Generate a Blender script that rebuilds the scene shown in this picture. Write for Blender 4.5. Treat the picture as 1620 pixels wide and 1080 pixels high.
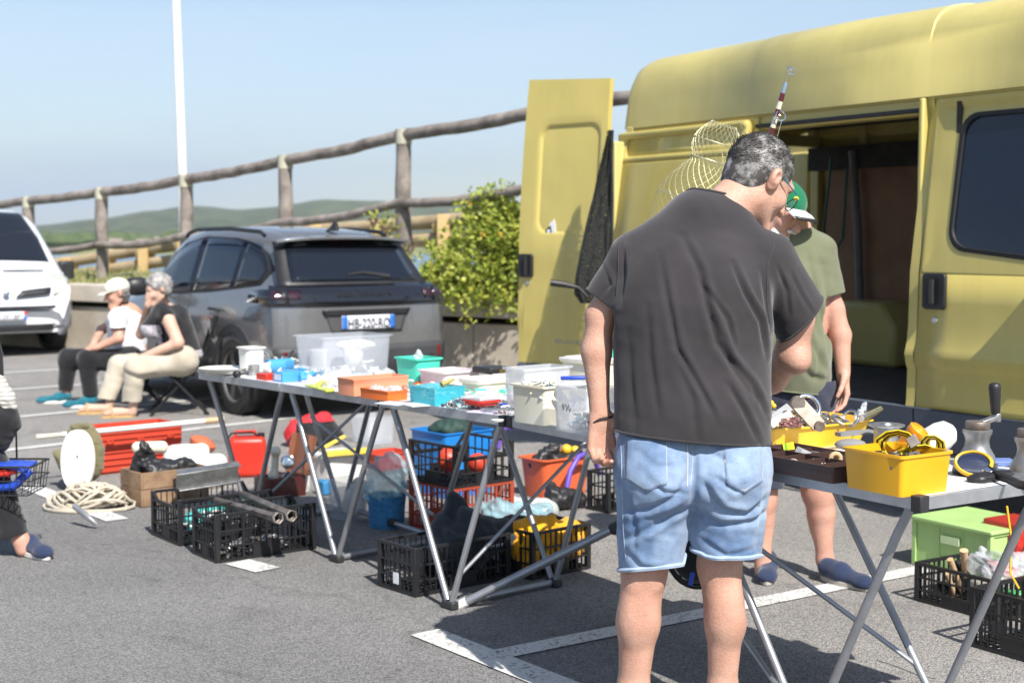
import bpy, bmesh, math, random
import numpy as np
from mathutils import Vector, Matrix, Quaternion
for _o in list(bpy.data.objects): bpy.data.objects.remove(_o)
SC = bpy.context.scene
COL = SC.collection
R = math.radians
# ------------------------------------------------------------ camera
CAMH, PITCH, FPX = 1.42, R(4.12), 2250.0
cam_d = bpy.data.cameras.new('camera'); cam = bpy.data.objects.new('camera', cam_d); COL.objects.link(cam)
cam.location = (0, 0, CAMH); cam.rotation_euler = (R(90) - PITCH, 0, 0)
cam_d.sensor_width = 36; cam_d.lens = 50; cam_d.clip_end = 20000; cam_d.clip_start = 0.05
cam_d.dof.use_dof = True; cam_d.dof.focus_distance = 4.1; cam_d.dof.aperture_fstop = 4.0
cam_d.dof.aperture_blades = 9
SC.camera = cam
# ------------------------------------------------------------ world, sun, exposure
SUN_AZ = Vector((0.42, -0.9075)); SUN_EL = R(47)
W = bpy.data.worlds.new("World"); SC.world = W; W.use_nodes = True
nt = W.node_tree; nt.nodes.clear()
o_ = nt.nodes.new('ShaderNodeOutputWorld'); bg = nt.nodes.new('ShaderNodeBackground')
sky = nt.nodes.new('ShaderNodeTexSky'); sky.sky_type = 'NISHITA'; sky.sun_disc = False
sky.sun_elevation = SUN_EL; sky.sun_rotation = math.atan2(SUN_AZ.x, SUN_AZ.y)
sky.air_density = 1.0; sky.dust_density = .6; sky.ozone_density = 1.4
bg.inputs[1].default_value = 0.10
tc = nt.nodes.new('ShaderNodeTexCoord'); mp = nt.nodes.new('ShaderNodeMapping')
mp.inputs['Rotation'].default_value = (0, R(-14), 0); mp.inputs['Scale'].default_value = (1.2, 1.2, 9)
ns = nt.nodes.new('ShaderNodeTexNoise'); ns.inputs['Scale'].default_value = 2.2; ns.inputs['Detail'].default_value = 5; ns.inputs['Roughness'].default_value = .5
cr = nt.nodes.new('ShaderNodeValToRGB'); cr.color_ramp.elements[0].position = .42; cr.color_ramp.elements[1].position = .72
cr.color_ramp.elements[0].color = (.36,)*3 + (1,); cr.color_ramp.elements[1].color = (1,)*3 + (1,)
mx = nt.nodes.new('ShaderNodeMix'); mx.data_type = 'RGBA'
mx.inputs[7].default_value = (5.1, 6.1, 7.3, 1)      # thin cirrus veil
L = nt.links.new
L(tc.outputs['Generated'], mp.inputs[0]); L(mp.outputs[0], ns.inputs[0]); L(ns.outputs[0], cr.inputs[0])
sx_ = nt.nodes.new('ShaderNodeSeparateXYZ'); L(tc.outputs['Generated'], sx_.inputs[0])          # the veil of haze and cirrus thins out overhead
zr = nt.nodes.new('ShaderNodeMapRange'); zr.inputs[1].default_value = .02; zr.inputs[2].default_value = .42; zr.inputs[3].default_value = 1; zr.inputs[4].default_value = .06; L(sx_.outputs[2], zr.inputs[0])
mv_ = nt.nodes.new('ShaderNodeMath'); mv_.operation = 'MULTIPLY'; L(cr.outputs[0], mv_.inputs[0]); L(zr.outputs[0], mv_.inputs[1]); L(mv_.outputs[0], mx.inputs[0]); L(sky.outputs[0], mx.inputs[6]); L(mx.outputs[2], bg.inputs[0]); L(bg.outputs[0], o_.inputs[0])
sun_d = bpy.data.lights.new('sun', 'SUN'); sun_d.energy = 5.0; sun_d.angle = R(.55); sun_d.color = (1, .955, .89)
sun = bpy.data.objects.new('sun', sun_d); COL.objects.link(sun); sun.location = (3, -5, 8)
_sd = Vector((-SUN_AZ.x * math.cos(SUN_EL), -SUN_AZ.y * math.cos(SUN_EL), -math.sin(SUN_EL)))
sun.rotation_euler = _sd.to_track_quat('-Z', 'Y').to_euler()
SC.view_settings.view_transform = 'Standard'; SC.view_settings.look = 'None'
SC.view_settings.exposure = 0.6; SC.view_settings.gamma = 1
SC.cycles.max_bounces = 8; SC.cycles.transparent_max_bounces = 24
SC.cycles.sample_clamp_indirect = 6
# ------------------------------------------------------------ pixel helpers: measure a place in the photograph -> a point in the world
_sp, _cp = math.sin(PITCH), math.cos(PITCH)
def ray(px, py):
    a, b = (px - 810) / FPX, (540 - py) / FPX
    return Vector((a, _cp + b * _sp, -_sp + b * _cp))
def G(px, py, z=0.0):
    d = ray(px, py); t = (z - CAMH) / d.z
    return Vector((0, 0, CAMH)) + d * t
def WY(px, py, Y):
    d = ray(px, py); return Vector((0, 0, CAMH)) + d * (Y / d.y)
# ------------------------------------------------------------ materials
def _n(nt, t, **k):
    n = nt.nodes.new(t)
    for a, b in k.items(): setattr(n, a, b)
    return n
MATS = {}
def mat(name, col, rough=.5, metal=0, var=.12, vscale=8, bump=0, bscale=60, alpha=1, spec=.5, coat=0, col2=None, sheen=0, trans=0, sub=0, detail=4):
    if name in MATS: return MATS[name]
    m = bpy.data.materials.new(name); m.use_nodes = True; MATS[name] = m
    nt = m.node_tree; p = nt.nodes['Principled BSDF']; l = nt.links.new
    tc = _n(nt, 'ShaderNodeTexCoord')
    nz = _n(nt, 'ShaderNodeTexNoise'); nz.inputs['Scale'].default_value = vscale; nz.inputs['Detail'].default_value = detail
    nz.inputs['Roughness'].default_value = .62
    l(tc.outputs['Object'], nz.inputs[0])
    rp = _n(nt, 'ShaderNodeValToRGB'); rp.color_ramp.elements[0].position = .33; rp.color_ramp.elements[1].position = .67
    if col2 is None:
        c0 = tuple(max(0, c * (1 - var)) for c in col); c1 = tuple(min(1, c * (1 + var)) for c in col)
    else: c0, c1 = col, col2
    rp.color_ramp.elements[0].color = (*c0, 1); rp.color_ramp.elements[1].color = (*c1, 1)
    l(nz.outputs[0], rp.inputs[0]); l(rp.outputs[0], p.inputs['Base Color'])
    rr = _n(nt, 'ShaderNodeMapRange'); rr.inputs[3].default_value = max(0, rough - .07); rr.inputs[4].default_value = min(1, rough + .09)
    nz2 = _n(nt, 'ShaderNodeTexNoise'); nz2.inputs['Scale'].default_value = vscale * 3.1; l(tc.outputs['Object'], nz2.inputs[0])
    l(nz2.outputs[0], rr.inputs[0]); l(rr.outputs[0], p.inputs['Roughness'])
    p.inputs['Metallic'].default_value = metal; p.inputs['Alpha'].default_value = alpha
    p.inputs['Specular IOR Level'].default_value = spec; p.inputs['Coat Weight'].default_value = coat
    p.inputs['Coat Roughness'].default_value = .06
    p.inputs['Sheen Weight'].default_value = sheen
    p.inputs['Transmission Weight'].default_value = trans
    if sub:
        p.inputs['Subsurface Weight'].default_value = sub; p.inputs['Subsurface Radius'].default_value = (.9, .35, .2)
        p.inputs['Subsurface Scale'].default_value = .012
    if bump:
        bz = _n(nt, 'ShaderNodeTexNoise'); bz.inputs['Scale'].default_value = bscale; bz.inputs['Detail'].default_value = 3
        l(tc.outputs['Object'], bz.inputs[0])
        bp = _n(nt, 'ShaderNodeBump'); bp.inputs['Strength'].default_value = bump; bp.inputs['Distance'].default_value = .01
        l(bz.outputs[0], bp.inputs['Height']); l(bp.outputs[0], p.inputs['Normal'])
    return m
# ------------------------------------------------------------ mesh builder
class MB:
    def __init__(s): s.v, s.f, s.m, s.M, s.mi = [], [], [], Matrix.Identity(4), 0
    def add(s, vs, fs, flip=False):
        b = len(s.v); M = s.M
        s.v += [tuple(M @ Vector(p)) for p in vs]
        for f in fs:
            s.f.append(tuple(b + i for i in (reversed(f) if flip else f))); s.m.append(s.mi)
    def box(s, c, d, rz=0, tx=1, ty=1, M=None):      # tx, ty: scale of the top face
        x, y, z = d[0] / 2, d[1] / 2, d[2] / 2
        vs = [(-x, -y, -z), (x, -y, -z), (x, y, -z), (-x, y, -z), (-x * tx, -y * ty, z), (x * tx, -y * ty, z), (x * tx, y * ty, z), (-x * tx, y * ty, z)]
        T = Matrix.Translation(c) @ (M if M is not None else Matrix.Rotation(rz, 4, 'Z'))
        s.add([T @ Vector(v) for v in vs], [(0, 3, 2, 1), (4, 5, 6, 7), (0, 1, 5, 4), (1, 2, 6, 5), (2, 3, 7, 6), (3, 0, 4, 7)])
        return s
    def bar(s, a, b, w, h, up=(0, 0, 1)):
        a, b = Vector(a), Vector(b); d = b - a; L_ = d.length; d.normalize()
        u = Vector(up); sd = d.cross(u)
        if sd.length < 1e-4: sd = d.cross(Vector((1, 0, 0)))
        sd.normalize(); u = sd.cross(d)
        M = Matrix((sd, d, u)).transposed().to_4x4()
        return s.box((a + b) / 2, (w, L_, h), M=M)
    def tube(s, pts, r, n=8, cap=True, closed=False):
        pts = [Vector(p) for p in pts]; N = len(pts)
        rs = r if hasattr(r, '__len__') else [r] * N
        t0 = (pts[1] - pts[0]).normalized()
        nrm = t0.orthogonal().normalized(); vs = []
        for i, p in enumerate(pts):
            if closed: t = (pts[(i + 1) % N] - pts[i - 1])
            else: t = pts[min(i + 1, N - 1)] - pts[max(i - 1, 0)]
            if t.length < 1e-9: t = t0
            t.normalize(); nrm = (nrm - t * nrm.dot(t))
            if nrm.length < 1e-6: nrm = t.orthogonal()
            nrm.normalize(); bn = t.cross(nrm)
            for k in range(n):
                a = 2 * math.pi * k / n
                vs.append(p + (nrm * math.cos(a) + bn * math.sin(a)) * rs[i])
        fs = []
        for i in range(N if closed else N - 1):
            j = (i + 1) % N
            for k in range(n):
                q = (k + 1) % n
                fs.append((i * n + k, i * n + q, j * n + q, j * n + k))
        if cap and not closed:
            fs.append(tuple(range(n - 1, -1, -1))); fs.append(tuple((N - 1) * n + k for k in range(n)))
        s.add(vs, fs); return s
    def lathe(s, prof, n=24, T=None, cap=True):      # prof [(r, z)...]
        T = T if T is not None else Matrix.Identity(4)
        vs = []; fs = []
        for r, z in prof:
            for k in range(n):
                a = 2 * math.pi * k / n; vs.append(T @ Vector((r * math.cos(a), r * math.sin(a), z)))
        for i in range(len(prof) - 1):
            for k in range(n):
                q = (k + 1) % n; fs.append((i * n + k, i * n + q, (i + 1) * n + q, (i + 1) * n + k))
        if cap:
            if prof[0][0] > 1e-5: fs.append(tuple(range(n - 1, -1, -1)))
            if prof[-1][0] > 1e-5: fs.append(tuple((len(prof) - 1) * n + k for k in range(n)))
        s.add(vs, fs); return s
    def ell(s, c, r, n=16, M=None, e=1.0):
        c = Vector(c); r = (r, r, r) if not hasattr(r, '__len__') else r
        M = M if M is not None else Matrix.Identity(4); vs = []; fs = []; m = max(4, n // 2)
        sg = lambda v: math.copysign(abs(v) ** e, v)
        for i in range(m + 1):
            ph = math.pi * i / m
            for k in range(n):
                a = 2 * math.pi * k / n
                vs.append(c + (M @ Vector((r[0] * sg(math.sin(ph)) * sg(math.cos(a)), r[1] * sg(math.sin(ph)) * sg(math.sin(a)), -r[2] * sg(math.cos(ph))))))
        for i in range(m):
            for k in range(n):
                q = (k + 1) % n; fs.append((i * n + k, i * n + q, (i + 1) * n + q, (i + 1) * n + k))
        s.add(vs, fs); return s
    def loft(s, rings, closed=True, cap=True):
        n = len(rings[0]); vs = [p for r in rings for p in r]; fs = []
        for i in range(len(rings) - 1):
            for k in range(n if closed else n - 1):
                q = (k + 1) % n; fs.append((i * n + k, i * n + q, (i + 1) * n + q, (i + 1) * n + k))
        if cap and closed:
            fs.append(tuple(range(n - 1, -1, -1))); fs.append(tuple((len(rings) - 1) * n + k for k in range(n)))
        s.add(vs, fs); return s
    def prism(s, poly, a, b, fn=None):               # poly [(u,v)], extruded from a to b, fn(u,v,w)->point
        fn = fn or (lambda u, v, w: (u, v, w)); n = len(poly)
        vs = [fn(u, v, a) for u, v in poly] + [fn(u, v, b) for u, v in poly]
        fs = [tuple(range(n - 1, -1, -1)), tuple(range(n, 2 * n))] + [(k, (k + 1) % n, n + (k + 1) % n, n + k) for k in range(n)]
        s.add(vs, fs); return s
    def build(s, name, mats, parent=None, bevel=0, seg=2, smooth=38, recalc=True, local=False):
        me = bpy.data.meshes.new(name); me.from_pydata(s.v, [], s.f)
        mats = mats if isinstance(mats, (list, tuple)) else [mats]
        for m in mats: me.materials.append(m)
        if len(mats) > 1: me.polygons.foreach_set('material_index', s.m)
        if recalc:
            bm = bmesh.new(); bm.from_mesh(me); bmesh.ops.recalc_face_normals(bm, faces=bm.faces); bm.to_mesh(me); bm.free()
        if smooth:
            me.shade_smooth(); me.set_sharp_from_angle(angle=R(smooth))
        me.update()
        ob = bpy.data.objects.new(name, me); COL.objects.link(ob)
        if bevel:
            bv = ob.modifiers.new('bevel', 'BEVEL'); bv.width = bevel; bv.segments = seg; bv.limit_method = 'ANGLE'; bv.angle_limit = R(40); bv.harden_normals = False
        if parent is not None: attach(ob, parent, local)
        return ob
def mw(o):
    M = o.matrix_basis.copy()
    return (mw(o.parent) @ o.matrix_parent_inverse @ M) if o.parent else M
def attach(ob, parent, local=False):
    ob.parent = parent
    if not local: ob.matrix_parent_inverse = mw(parent).inverted()
def tag(o, label, cat, group=None):
    o['label'] = label; o['category'] = cat
    if group: o['group'] = group
    return o
def thing(name, label, cat, loc=(0, 0, 0), rz=0, group=None):
    o = bpy.data.objects.new(name, None); COL.objects.link(o); o.location = loc; o.rotation_euler = (0, 0, rz); o.empty_display_size = .1
    return tag(o, label, cat, group)
def struct(o, kind='structure'): o['kind'] = kind; return o
def dup(o, parent=None, loc=None, rz=None, label=None):
    c = o.copy(); COL.objects.link(c)
    if parent is not None: c.parent = parent
    if loc is not None: c.location = loc
    if rz is not None: c.rotation_euler = (0, 0, rz)
    if label: c['label'] = label
    for ch in list(o.children): dup(ch, c)
    return c
def rrect(x0, x1, z0, z1, r, n=5):                   # rounded rectangle outline, counter-clockwise
    rs = r if hasattr(r, '__len__') else (r,) * 4; out = []
    for (cx, cz, a0, rr) in ((x1 - rs[0], z0 + rs[0], -90, rs[0]), (x1 - rs[1], z1 - rs[1], 0, rs[1]), (x0 + rs[2], z1 - rs[2], 90, rs[2]), (x0 + rs[3], z0 + rs[3], 180, rs[3])):
        for k in range(n + 1):
            a = R(a0 + 90 * k / n); out.append((cx + rr * math.cos(a), cz + rr * math.sin(a)))
    return out
# ------------------------------------------------------------ organic shapes: smooth-union distance field -> one continuous skin
def _cap(P, a, b, ra, rb, ax=None, fac=1):
    a, b = np.array(a, float), np.array(b, float); ba = b - a; L2 = max(1e-9, ba.dot(ba))
    t = np.clip(((P - a) @ ba) / L2, 0, 1); D = P - a - t[..., None] * ba
    if ax is not None:
        ax = np.array(ax, float); ax /= np.linalg.norm(ax); c = D @ ax; D = D + (c * (1 / fac - 1))[..., None] * ax
    return np.linalg.norm(D, axis=-1) - (ra + (rb - ra) * t)
def _ell(P, c, r, M=None):
    D = P - np.array(c, float)
    if M is not None: D = D @ np.array([[M[i][j] for j in range(3)] for i in range(3)])
    r = np.array(r, float); k0 = np.linalg.norm(D / r, axis=-1); k1 = np.linalg.norm(D / (r * r), axis=-1) + 1e-9
    return k0 * (k0 - 1) / k1
def field(prims, h):
    lo, hi = np.full(3, 1e9), np.full(3, -1e9)
    for p in prims:
        if p.get('op') == 'sub': continue
        if p['t'] == 'c':
            r = max(p['ra'], p['rb']) * max(1, p.get('fac', 1))
            for q in (p['a'], p['b']): lo = np.minimum(lo, np.array(q) - r); hi = np.maximum(hi, np.array(q) + r)
        else:
            r = max(p['r']); lo = np.minimum(lo, np.array(p['c']) - r); hi = np.maximum(hi, np.array(p['c']) + r)
    lo -= 4 * h; hi += 4 * h; N = np.ceil((hi - lo) / h).astype(int) + 1
    D = np.full(N, .3); km = max(p.get('k', .02) for p in prims)
    for p in prims:
        k = p.get('k', .02); mg = max(km * 1.6, 4 * h)
        if p['t'] == 'c':
            r = max(p['ra'], p['rb']) * max(1, p.get('fac', 1)); a = np.minimum(p['a'], p['b']) - r - mg; b = np.maximum(p['a'], p['b']) + r + mg
        else: r = max(p['r']); a = np.array(p['c']) - r - mg; b = np.array(p['c']) + r + mg
        i0 = np.clip(np.floor((a - lo) / h).astype(int), 0, N); i1 = np.clip(np.ceil((b - lo) / h).astype(int) + 1, 0, N)
        if (i1 <= i0).any(): continue
        gr = np.stack(np.meshgrid(*[lo[q] + h * np.arange(i0[q], i1[q]) for q in range(3)], indexing='ij'), -1)
        d = _cap(gr, p['a'], p['b'], p['ra'], p['rb'], p.get('ax'), p.get('fac', 1)) if p['t'] == 'c' else _ell(gr, p['c'], p['r'], p.get('M'))
        sl = tuple(slice(i0[q], i1[q]) for q in range(3)); A = D[sl]
        if p.get('op') == 'sub':
            hh = np.maximum(k - np.abs(A + d), 0) / k; D[sl] = np.maximum(A, -d) + hh * hh * k / 4
        else:
            hh = np.maximum(k - np.abs(A - d), 0) / k; D[sl] = np.minimum(A, d) - hh * hh * k / 4
    return D, lo
def nets(D, lo, h):
    S = D < 0; c = [slice(None, -1), slice(1, None)]
    cnt = np.zeros(tuple(n - 1 for n in D.shape)); acc = np.zeros(cnt.shape + (3,))
    cor = [(i, j, k) for i in (0, 1) for j in (0, 1) for k in (0, 1)]
    for a in cor:
        for ax in range(3):
            if a[ax]: continue
            b = list(a); b[ax] = 1
            da, db = D[c[a[0]], c[a[1]], c[a[2]]], D[c[b[0]], c[b[1]], c[b[2]]]
            m = (da < 0) != (db < 0); t = np.where(m, da / np.where(m, da - db, 1), 0)
            cnt += m
            for q in range(3): acc[..., q] += m * (a[q] + (t if q == ax else 0))
    act = cnt > 0; idx = np.full(cnt.shape, -1); idx[act] = np.arange(act.sum())
    ii = np.argwhere(act); V = lo + h * (ii + acc[act] / cnt[act][:, None])
    F = []
    for ax in range(3):
        a, b = [slice(None)] * 3, [slice(None)] * 3; a[ax] = slice(None, -1); b[ax] = slice(1, None)
        m = S[tuple(a)] != S[tuple(b)]; e = np.argwhere(m); sg = S[tuple(a)][m]
        u, w = (ax + 1) % 3, (ax + 2) % 3
        ok = (e[:, u] > 0) & (e[:, w] > 0) & (e[:, u] < D.shape[u] - 1) & (e[:, w] < D.shape[w] - 1); e, sg = e[ok], sg[ok]
        def g(du, dw): q = e.copy(); q[:, u] -= du; q[:, w] -= dw; return idx[q[:, 0], q[:, 1], q[:, 2]]
        Q = np.stack([g(1, 1), g(0, 1), g(0, 0), g(1, 0)], 1); Q[~sg] = Q[~sg][:, ::-1]; F.append(Q)
    return V, np.concatenate(F)
def C(a, b, ra, rb=None, k=.02, ax=None, fac=1): return dict(t='c', a=tuple(a), b=tuple(b), ra=ra, rb=ra if rb is None else rb, k=k, ax=ax, fac=fac)
def E(c, r, k=.02, M=None, op=None): return dict(t='e', c=tuple(c), r=tuple(r) if hasattr(r, '__len__') else (r,) * 3, k=k, M=M, op=op)
def skin(name, prims, h, m, parent=None, disp=None, cuts=(), solid=0, relax=2, local=False, mats=None, mfn=None):
    D, lo = field(prims, h); V, F = nets(D, lo, h)
    for _ in range(relax):                            # light Laplacian smoothing
        A = np.zeros_like(V); n = np.zeros(len(V))
        for q in range(4):
            for w in (1, 3): np.add.at(A, F[:, q], V[F[:, (q + w) % 4]]); np.add.at(n, F[:, q], 1)
        V = V * .5 + .5 * A / np.maximum(n, 1)[:, None]
    if disp is not None:
        fn = np.cross(V[F[:, 2]] - V[F[:, 0]], V[F[:, 3]] - V[F[:, 1]]); N = np.zeros_like(V)
        for q in range(4): np.add.at(N, F[:, q], fn)
        N /= np.linalg.norm(N, axis=1)[:, None] + 1e-12
        V = V + N * disp(V, N)[:, None]
    me = bpy.data.meshes.new(name); me.from_pydata(V.tolist(), [], F.tolist())
    for q in (mats or [m]): me.materials.append(q)
    if mfn is not None:
        cc = V[F].mean(1); me.polygons.foreach_set('material_index', mfn(cc).astype(np.int32))
    if cuts:
        bm = bmesh.new(); bm.from_mesh(me)
        for co, no, ctr, rad in cuts:                 # cut away what lies beyond a plane, within a radius
            ctr = Vector(ctr); fs = [f for f in bm.faces if (f.calc_center_median() - ctr).length < rad]
            ge = set(fs)
            for f in fs: ge.update(f.edges); ge.update(f.verts)
            bmesh.ops.bisect_plane(bm, geom=list(ge), plane_co=co, plane_no=no, clear_outer=False)
            no_ = Vector(no).normalized(); co_ = Vector(co)
            kill = [f for f in bm.faces if (f.calc_center_median() - ctr).length < rad * 1.02 and (f.calc_center_median() - co_).dot(no_) > 1e-5]
            bmesh.ops.delete(bm, geom=kill, context='FACES')
        bm.to_mesh(me); bm.free()
    me.shade_smooth(); me.update()
    ob = bpy.data.objects.new(name, me); COL.objects.link(ob)
    if solid:
        s = ob.modifiers.new('solid', 'SOLIDIFY'); s.thickness = solid; s.offset = -1
    if parent is not None: attach(ob, parent, local)
    return ob
# ============================================================ SETTING
rnd = random.Random(7)
def asphalt():
    m = bpy.data.materials.new('asphalt'); m.use_nodes = True; nt = m.node_tree; p = nt.nodes['Principled BSDF']; l = nt.links.new
    g = _n(nt, 'ShaderNodeNewGeometry')
    vo = _n(nt, 'ShaderNodeTexVoronoi'); vo.inputs['Scale'].default_value = 190
    n1 = _n(nt, 'ShaderNodeTexNoise'); n1.inputs['Scale'].default_value = .7; n1.inputs['Detail'].default_value = 6
    n2 = _n(nt, 'ShaderNodeTexNoise'); n2.inputs['Scale'].default_value = 180; n2.inputs['Detail'].default_value = 2
    n3 = _n(nt, 'ShaderNodeTexNoise'); n3.inputs['Scale'].default_value = 7; n3.inputs['Detail'].default_value = 5
    for n in (vo, n1, n2, n3): l(g.outputs['Position'], n.inputs['Vector'])
    # older pale bays behind, darker lane in front of the long painted line
    sep = _n(nt, 'ShaderNodeSeparateXYZ'); l(g.outputs['Position'], sep.inputs[0])
    A, B = G(60, 748), G(1560, 1120)
    d = (B - A).normalized(); nx, ny = -d.y, d.x
    mu = _n(nt, 'ShaderNodeMath', operation='MULTIPLY'); mu.inputs[1].default_value = nx; l(sep.outputs[0], mu.inputs[0])
    mv = _n(nt, 'ShaderNodeMath', operation='MULTIPLY_ADD'); mv.inputs[1].default_value = ny; l(sep.outputs[1], mv.inputs[0]); l(mu.outputs[0], mv.inputs[2])
    sb = _n(nt, 'ShaderNodeMath', operation='SUBTRACT'); sb.inputs[1].default_value = nx * A.x + ny * A.y; l(mv.outputs[0], sb.inputs[0])
    ad = _n(nt, 'ShaderNodeMath', operation='MULTIPLY_ADD'); ad.inputs[1].default_value = .25; l(n3.outputs[0], ad.inputs[0]); l(sb.outputs[0], ad.inputs[2])
    st = _n(nt, 'ShaderNodeMapRange'); st.inputs[1].default_value = .02; st.inputs[2].default_value = .3; l(ad.outputs[0], st.inputs[0])
    cb = _n(nt, 'ShaderNodeMix', data_type='RGBA'); cb.inputs[6].default_value = (.19, .187, .183, 1); cb.inputs[7].default_value = (.255, .244, .23, 1)
    l(st.outputs[0], cb.inputs[0])
    # stones
    rs = _n(nt, 'ShaderNodeValToRGB'); rs.color_ramp.elements[0].color = (.64, .64, .65, 1); rs.color_ramp.elements[1].color = (1.36, 1.34, 1.32, 1)
    rs.color_ramp.elements[0].position = .2; rs.color_ramp.elements[1].position = .8
    sepc = _n(nt, 'ShaderNodeSeparateColor'); l(vo.outputs['Color'], sepc.inputs[0]); l(sepc.outputs[0], rs.inputs[0])
    mm = _n(nt, 'ShaderNodeMix', data_type='RGBA', blend_type='MULTIPLY'); mm.inputs[0].default_value = 1; l(cb.outputs[2], mm.inputs[6]); l(rs.outputs[0], mm.inputs[7])
    r1 = _n(nt, 'ShaderNodeMapRange'); r1.inputs[1].default_value = .3; r1.inputs[2].default_value = .7; r1.inputs[3].default_value = .85; r1.inputs[4].default_value = 1.14; l(n1.outputs[0], r1.inputs[0])
    m2 = _n(nt, 'ShaderNodeMix', data_type='RGBA', blend_type='MULTIPLY'); m2.inputs[0].default_value = 1; l(mm.outputs[2], m2.inputs[6]); l(r1.outputs[0], m2.inputs[7])
    n4 = _n(nt, 'ShaderNodeTexNoise'); n4.inputs['Scale'].default_value = 2.3; n4.inputs['Detail'].default_value = 3; n4.inputs['Distortion'].default_value = 1.2; l(g.outputs['Position'], n4.inputs['Vector'])
    r4 = _n(nt, 'ShaderNodeMapRange'); r4.inputs[1].default_value = .60; r4.inputs[2].default_value = .70; r4.inputs[3].default_value = 1; r4.inputs[4].default_value = .8; l(n4.outputs[0], r4.inputs[0])
    m3 = _n(nt, 'ShaderNodeMix', data_type='RGBA', blend_type='MULTIPLY'); m3.inputs[0].default_value = 1; l(m2.outputs[2], m3.inputs[6]); l(r4.outputs[0], m3.inputs[7])
    cv = _n(nt, 'ShaderNodeTexVoronoi'); cv.feature = 'DISTANCE_TO_EDGE'; cv.inputs['Scale'].default_value = .55; nd = _n(nt, 'ShaderNodeTexNoise'); nd.inputs['Scale'].default_value = 3; nd.inputs['Detail'].default_value = 6
    va = _n(nt, 'ShaderNodeVectorMath', operation='MULTIPLY_ADD'); va.inputs[1].default_value = (.5, .5, 0); l(g.outputs['Position'], nd.inputs[0]); l(nd.outputs['Color'], va.inputs[0]); l(g.outputs['Position'], va.inputs[2]); l(va.outputs[0], cv.inputs[0])
    rc = _n(nt, 'ShaderNodeMapRange'); rc.inputs[1].default_value = .002; rc.inputs[2].default_value = .007; rc.inputs[3].default_value = .86; rc.inputs[4].default_value = 1; l(cv.outputs[0], rc.inputs[0])
    m5 = _n(nt, 'ShaderNodeMix', data_type='RGBA', blend_type='MULTIPLY'); m5.inputs[0].default_value = 1; l(m3.outputs[2], m5.inputs[6]); l(rc.outputs[0], m5.inputs[7]); m3 = m5
    l(m3.outputs[2], p.inputs['Base Color']); p.inputs['Roughness'].default_value = .9; p.inputs['Specular IOR Level'].default_value = .3
    bp = _n(nt, 'ShaderNodeBump'); bp.inputs['Strength'].default_value = .8; bp.inputs['Distance'].default_value = .004
    l(vo.outputs['Distance'], bp.inputs['Height']); l(bp.outputs[0], p.inputs['Normal'])
    return m
M_asph = asphalt()
def paint():
    m = bpy.data.materials.new('road_paint'); m.use_nodes = True; nt = m.node_tree; p = nt.nodes['Principled BSDF']; l = nt.links.new
    g = _n(nt, 'ShaderNodeNewGeometry')
    vo = _n(nt, 'ShaderNodeTexVoronoi'); vo.inputs['Scale'].default_value = 115
    n1 = _n(nt, 'ShaderNodeTexNoise'); n1.inputs['Scale'].default_value = 9; n1.inputs['Detail'].default_value = 6
    for n in (vo, n1): l(g.outputs['Position'], n.inputs['Vector'])
    sepc = _n(nt, 'ShaderNodeSeparateColor'); l(vo.outputs['Color'], sepc.inputs[0])
    a = _n(nt, 'ShaderNodeMath', operation='ADD'); l(sepc.outputs[0], a.inputs[0]); l(n1.outputs[0], a.inputs[1])
    r = _n(nt, 'ShaderNodeValToRGB'); e = r.color_ramp.elements; e[0].position = .44; e[1].position = .80; e[0].color = (.19, .185, .18, 1); e[1].color = (.60, .59, .56, 1)
    l(a.outputs[0], r.inputs[0]); l(r.outputs[0], p.inputs['Base Color']); p.inputs['Roughness'].default_value = .75
    bp = _n(nt, 'ShaderNodeBump'); bp.inputs['Strength'].default_value = .6; bp.inputs['Distance'].default_value = .003
    l(vo.outputs['Distance'], bp.inputs['Height']); l(bp.outputs[0], p.inputs['Normal'])
    return m
M_paint = paint()
M_grass = mat('grass_land', (.10, .13, .04), .95, col2=(.26, .24, .10), vscale=.9, detail=8)
M_field = mat('far_field', (.13, .17, .05), .95, col2=(.30, .29, .12), vscale=.02, detail=8)
# ground: one sheet, flat car park, then the bank falling to the low land and out to the horizon
def ground_z(x, y):
    d = (x * .719 - 0) * 0 + ((x + 1.15) * .695 + (y - 15.2) * .719)   # distance beyond the fence line
    if d < 1.2: return 0.0
    if d < 14: return -3.3 * ((d - 1.2) / 12.8) ** 1.0
    return -3.3
g = MB(); xs = [-4000, -1500, -500, -200, -90, -40] + [-30 + 1.5 * i for i in range(41)] + [40, 90, 200, 500, 1500, 4000]
ys = [-60, -20, 0] + [4 + 1.5 * i for i in range(40)] + [70, 90, 130, 200, 350, 600, 1200, 2500, 4700]
vs = [(x, y, ground_z(x, y) - .001 if y < 8000 else 0) for y in ys for x in xs]; nx_ = len(xs); fs = []; mi = []
for j in range(len(ys) - 1):
    for i in range(nx_ - 1):
        fs.append((j * nx_ + i, j * nx_ + i + 1, (j + 1) * nx_ + i + 1, (j + 1) * nx_ + i))
g.add(vs, fs)
for k, f in enumerate(fs):
    zz = min(vs[i][2] for i in f); yy = min(vs[i][1] for i in f)
    g.m[k] = 0 if zz > -.05 else (1 if yy < 120 else 2)
struct(g.build('ground', [M_asph, M_grass, M_field], smooth=0, recalc=False))
# water of the lagoon
M_water = mat('lagoon_water', (.06, .14, .24), .18, var=.1, vscale=.05, bump=.12, bscale=1.5)
w = MB(); w.box((0, 285, -3.16), (3000, 250, .1)); struct(w.build('lagoon_water', M_water))
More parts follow.
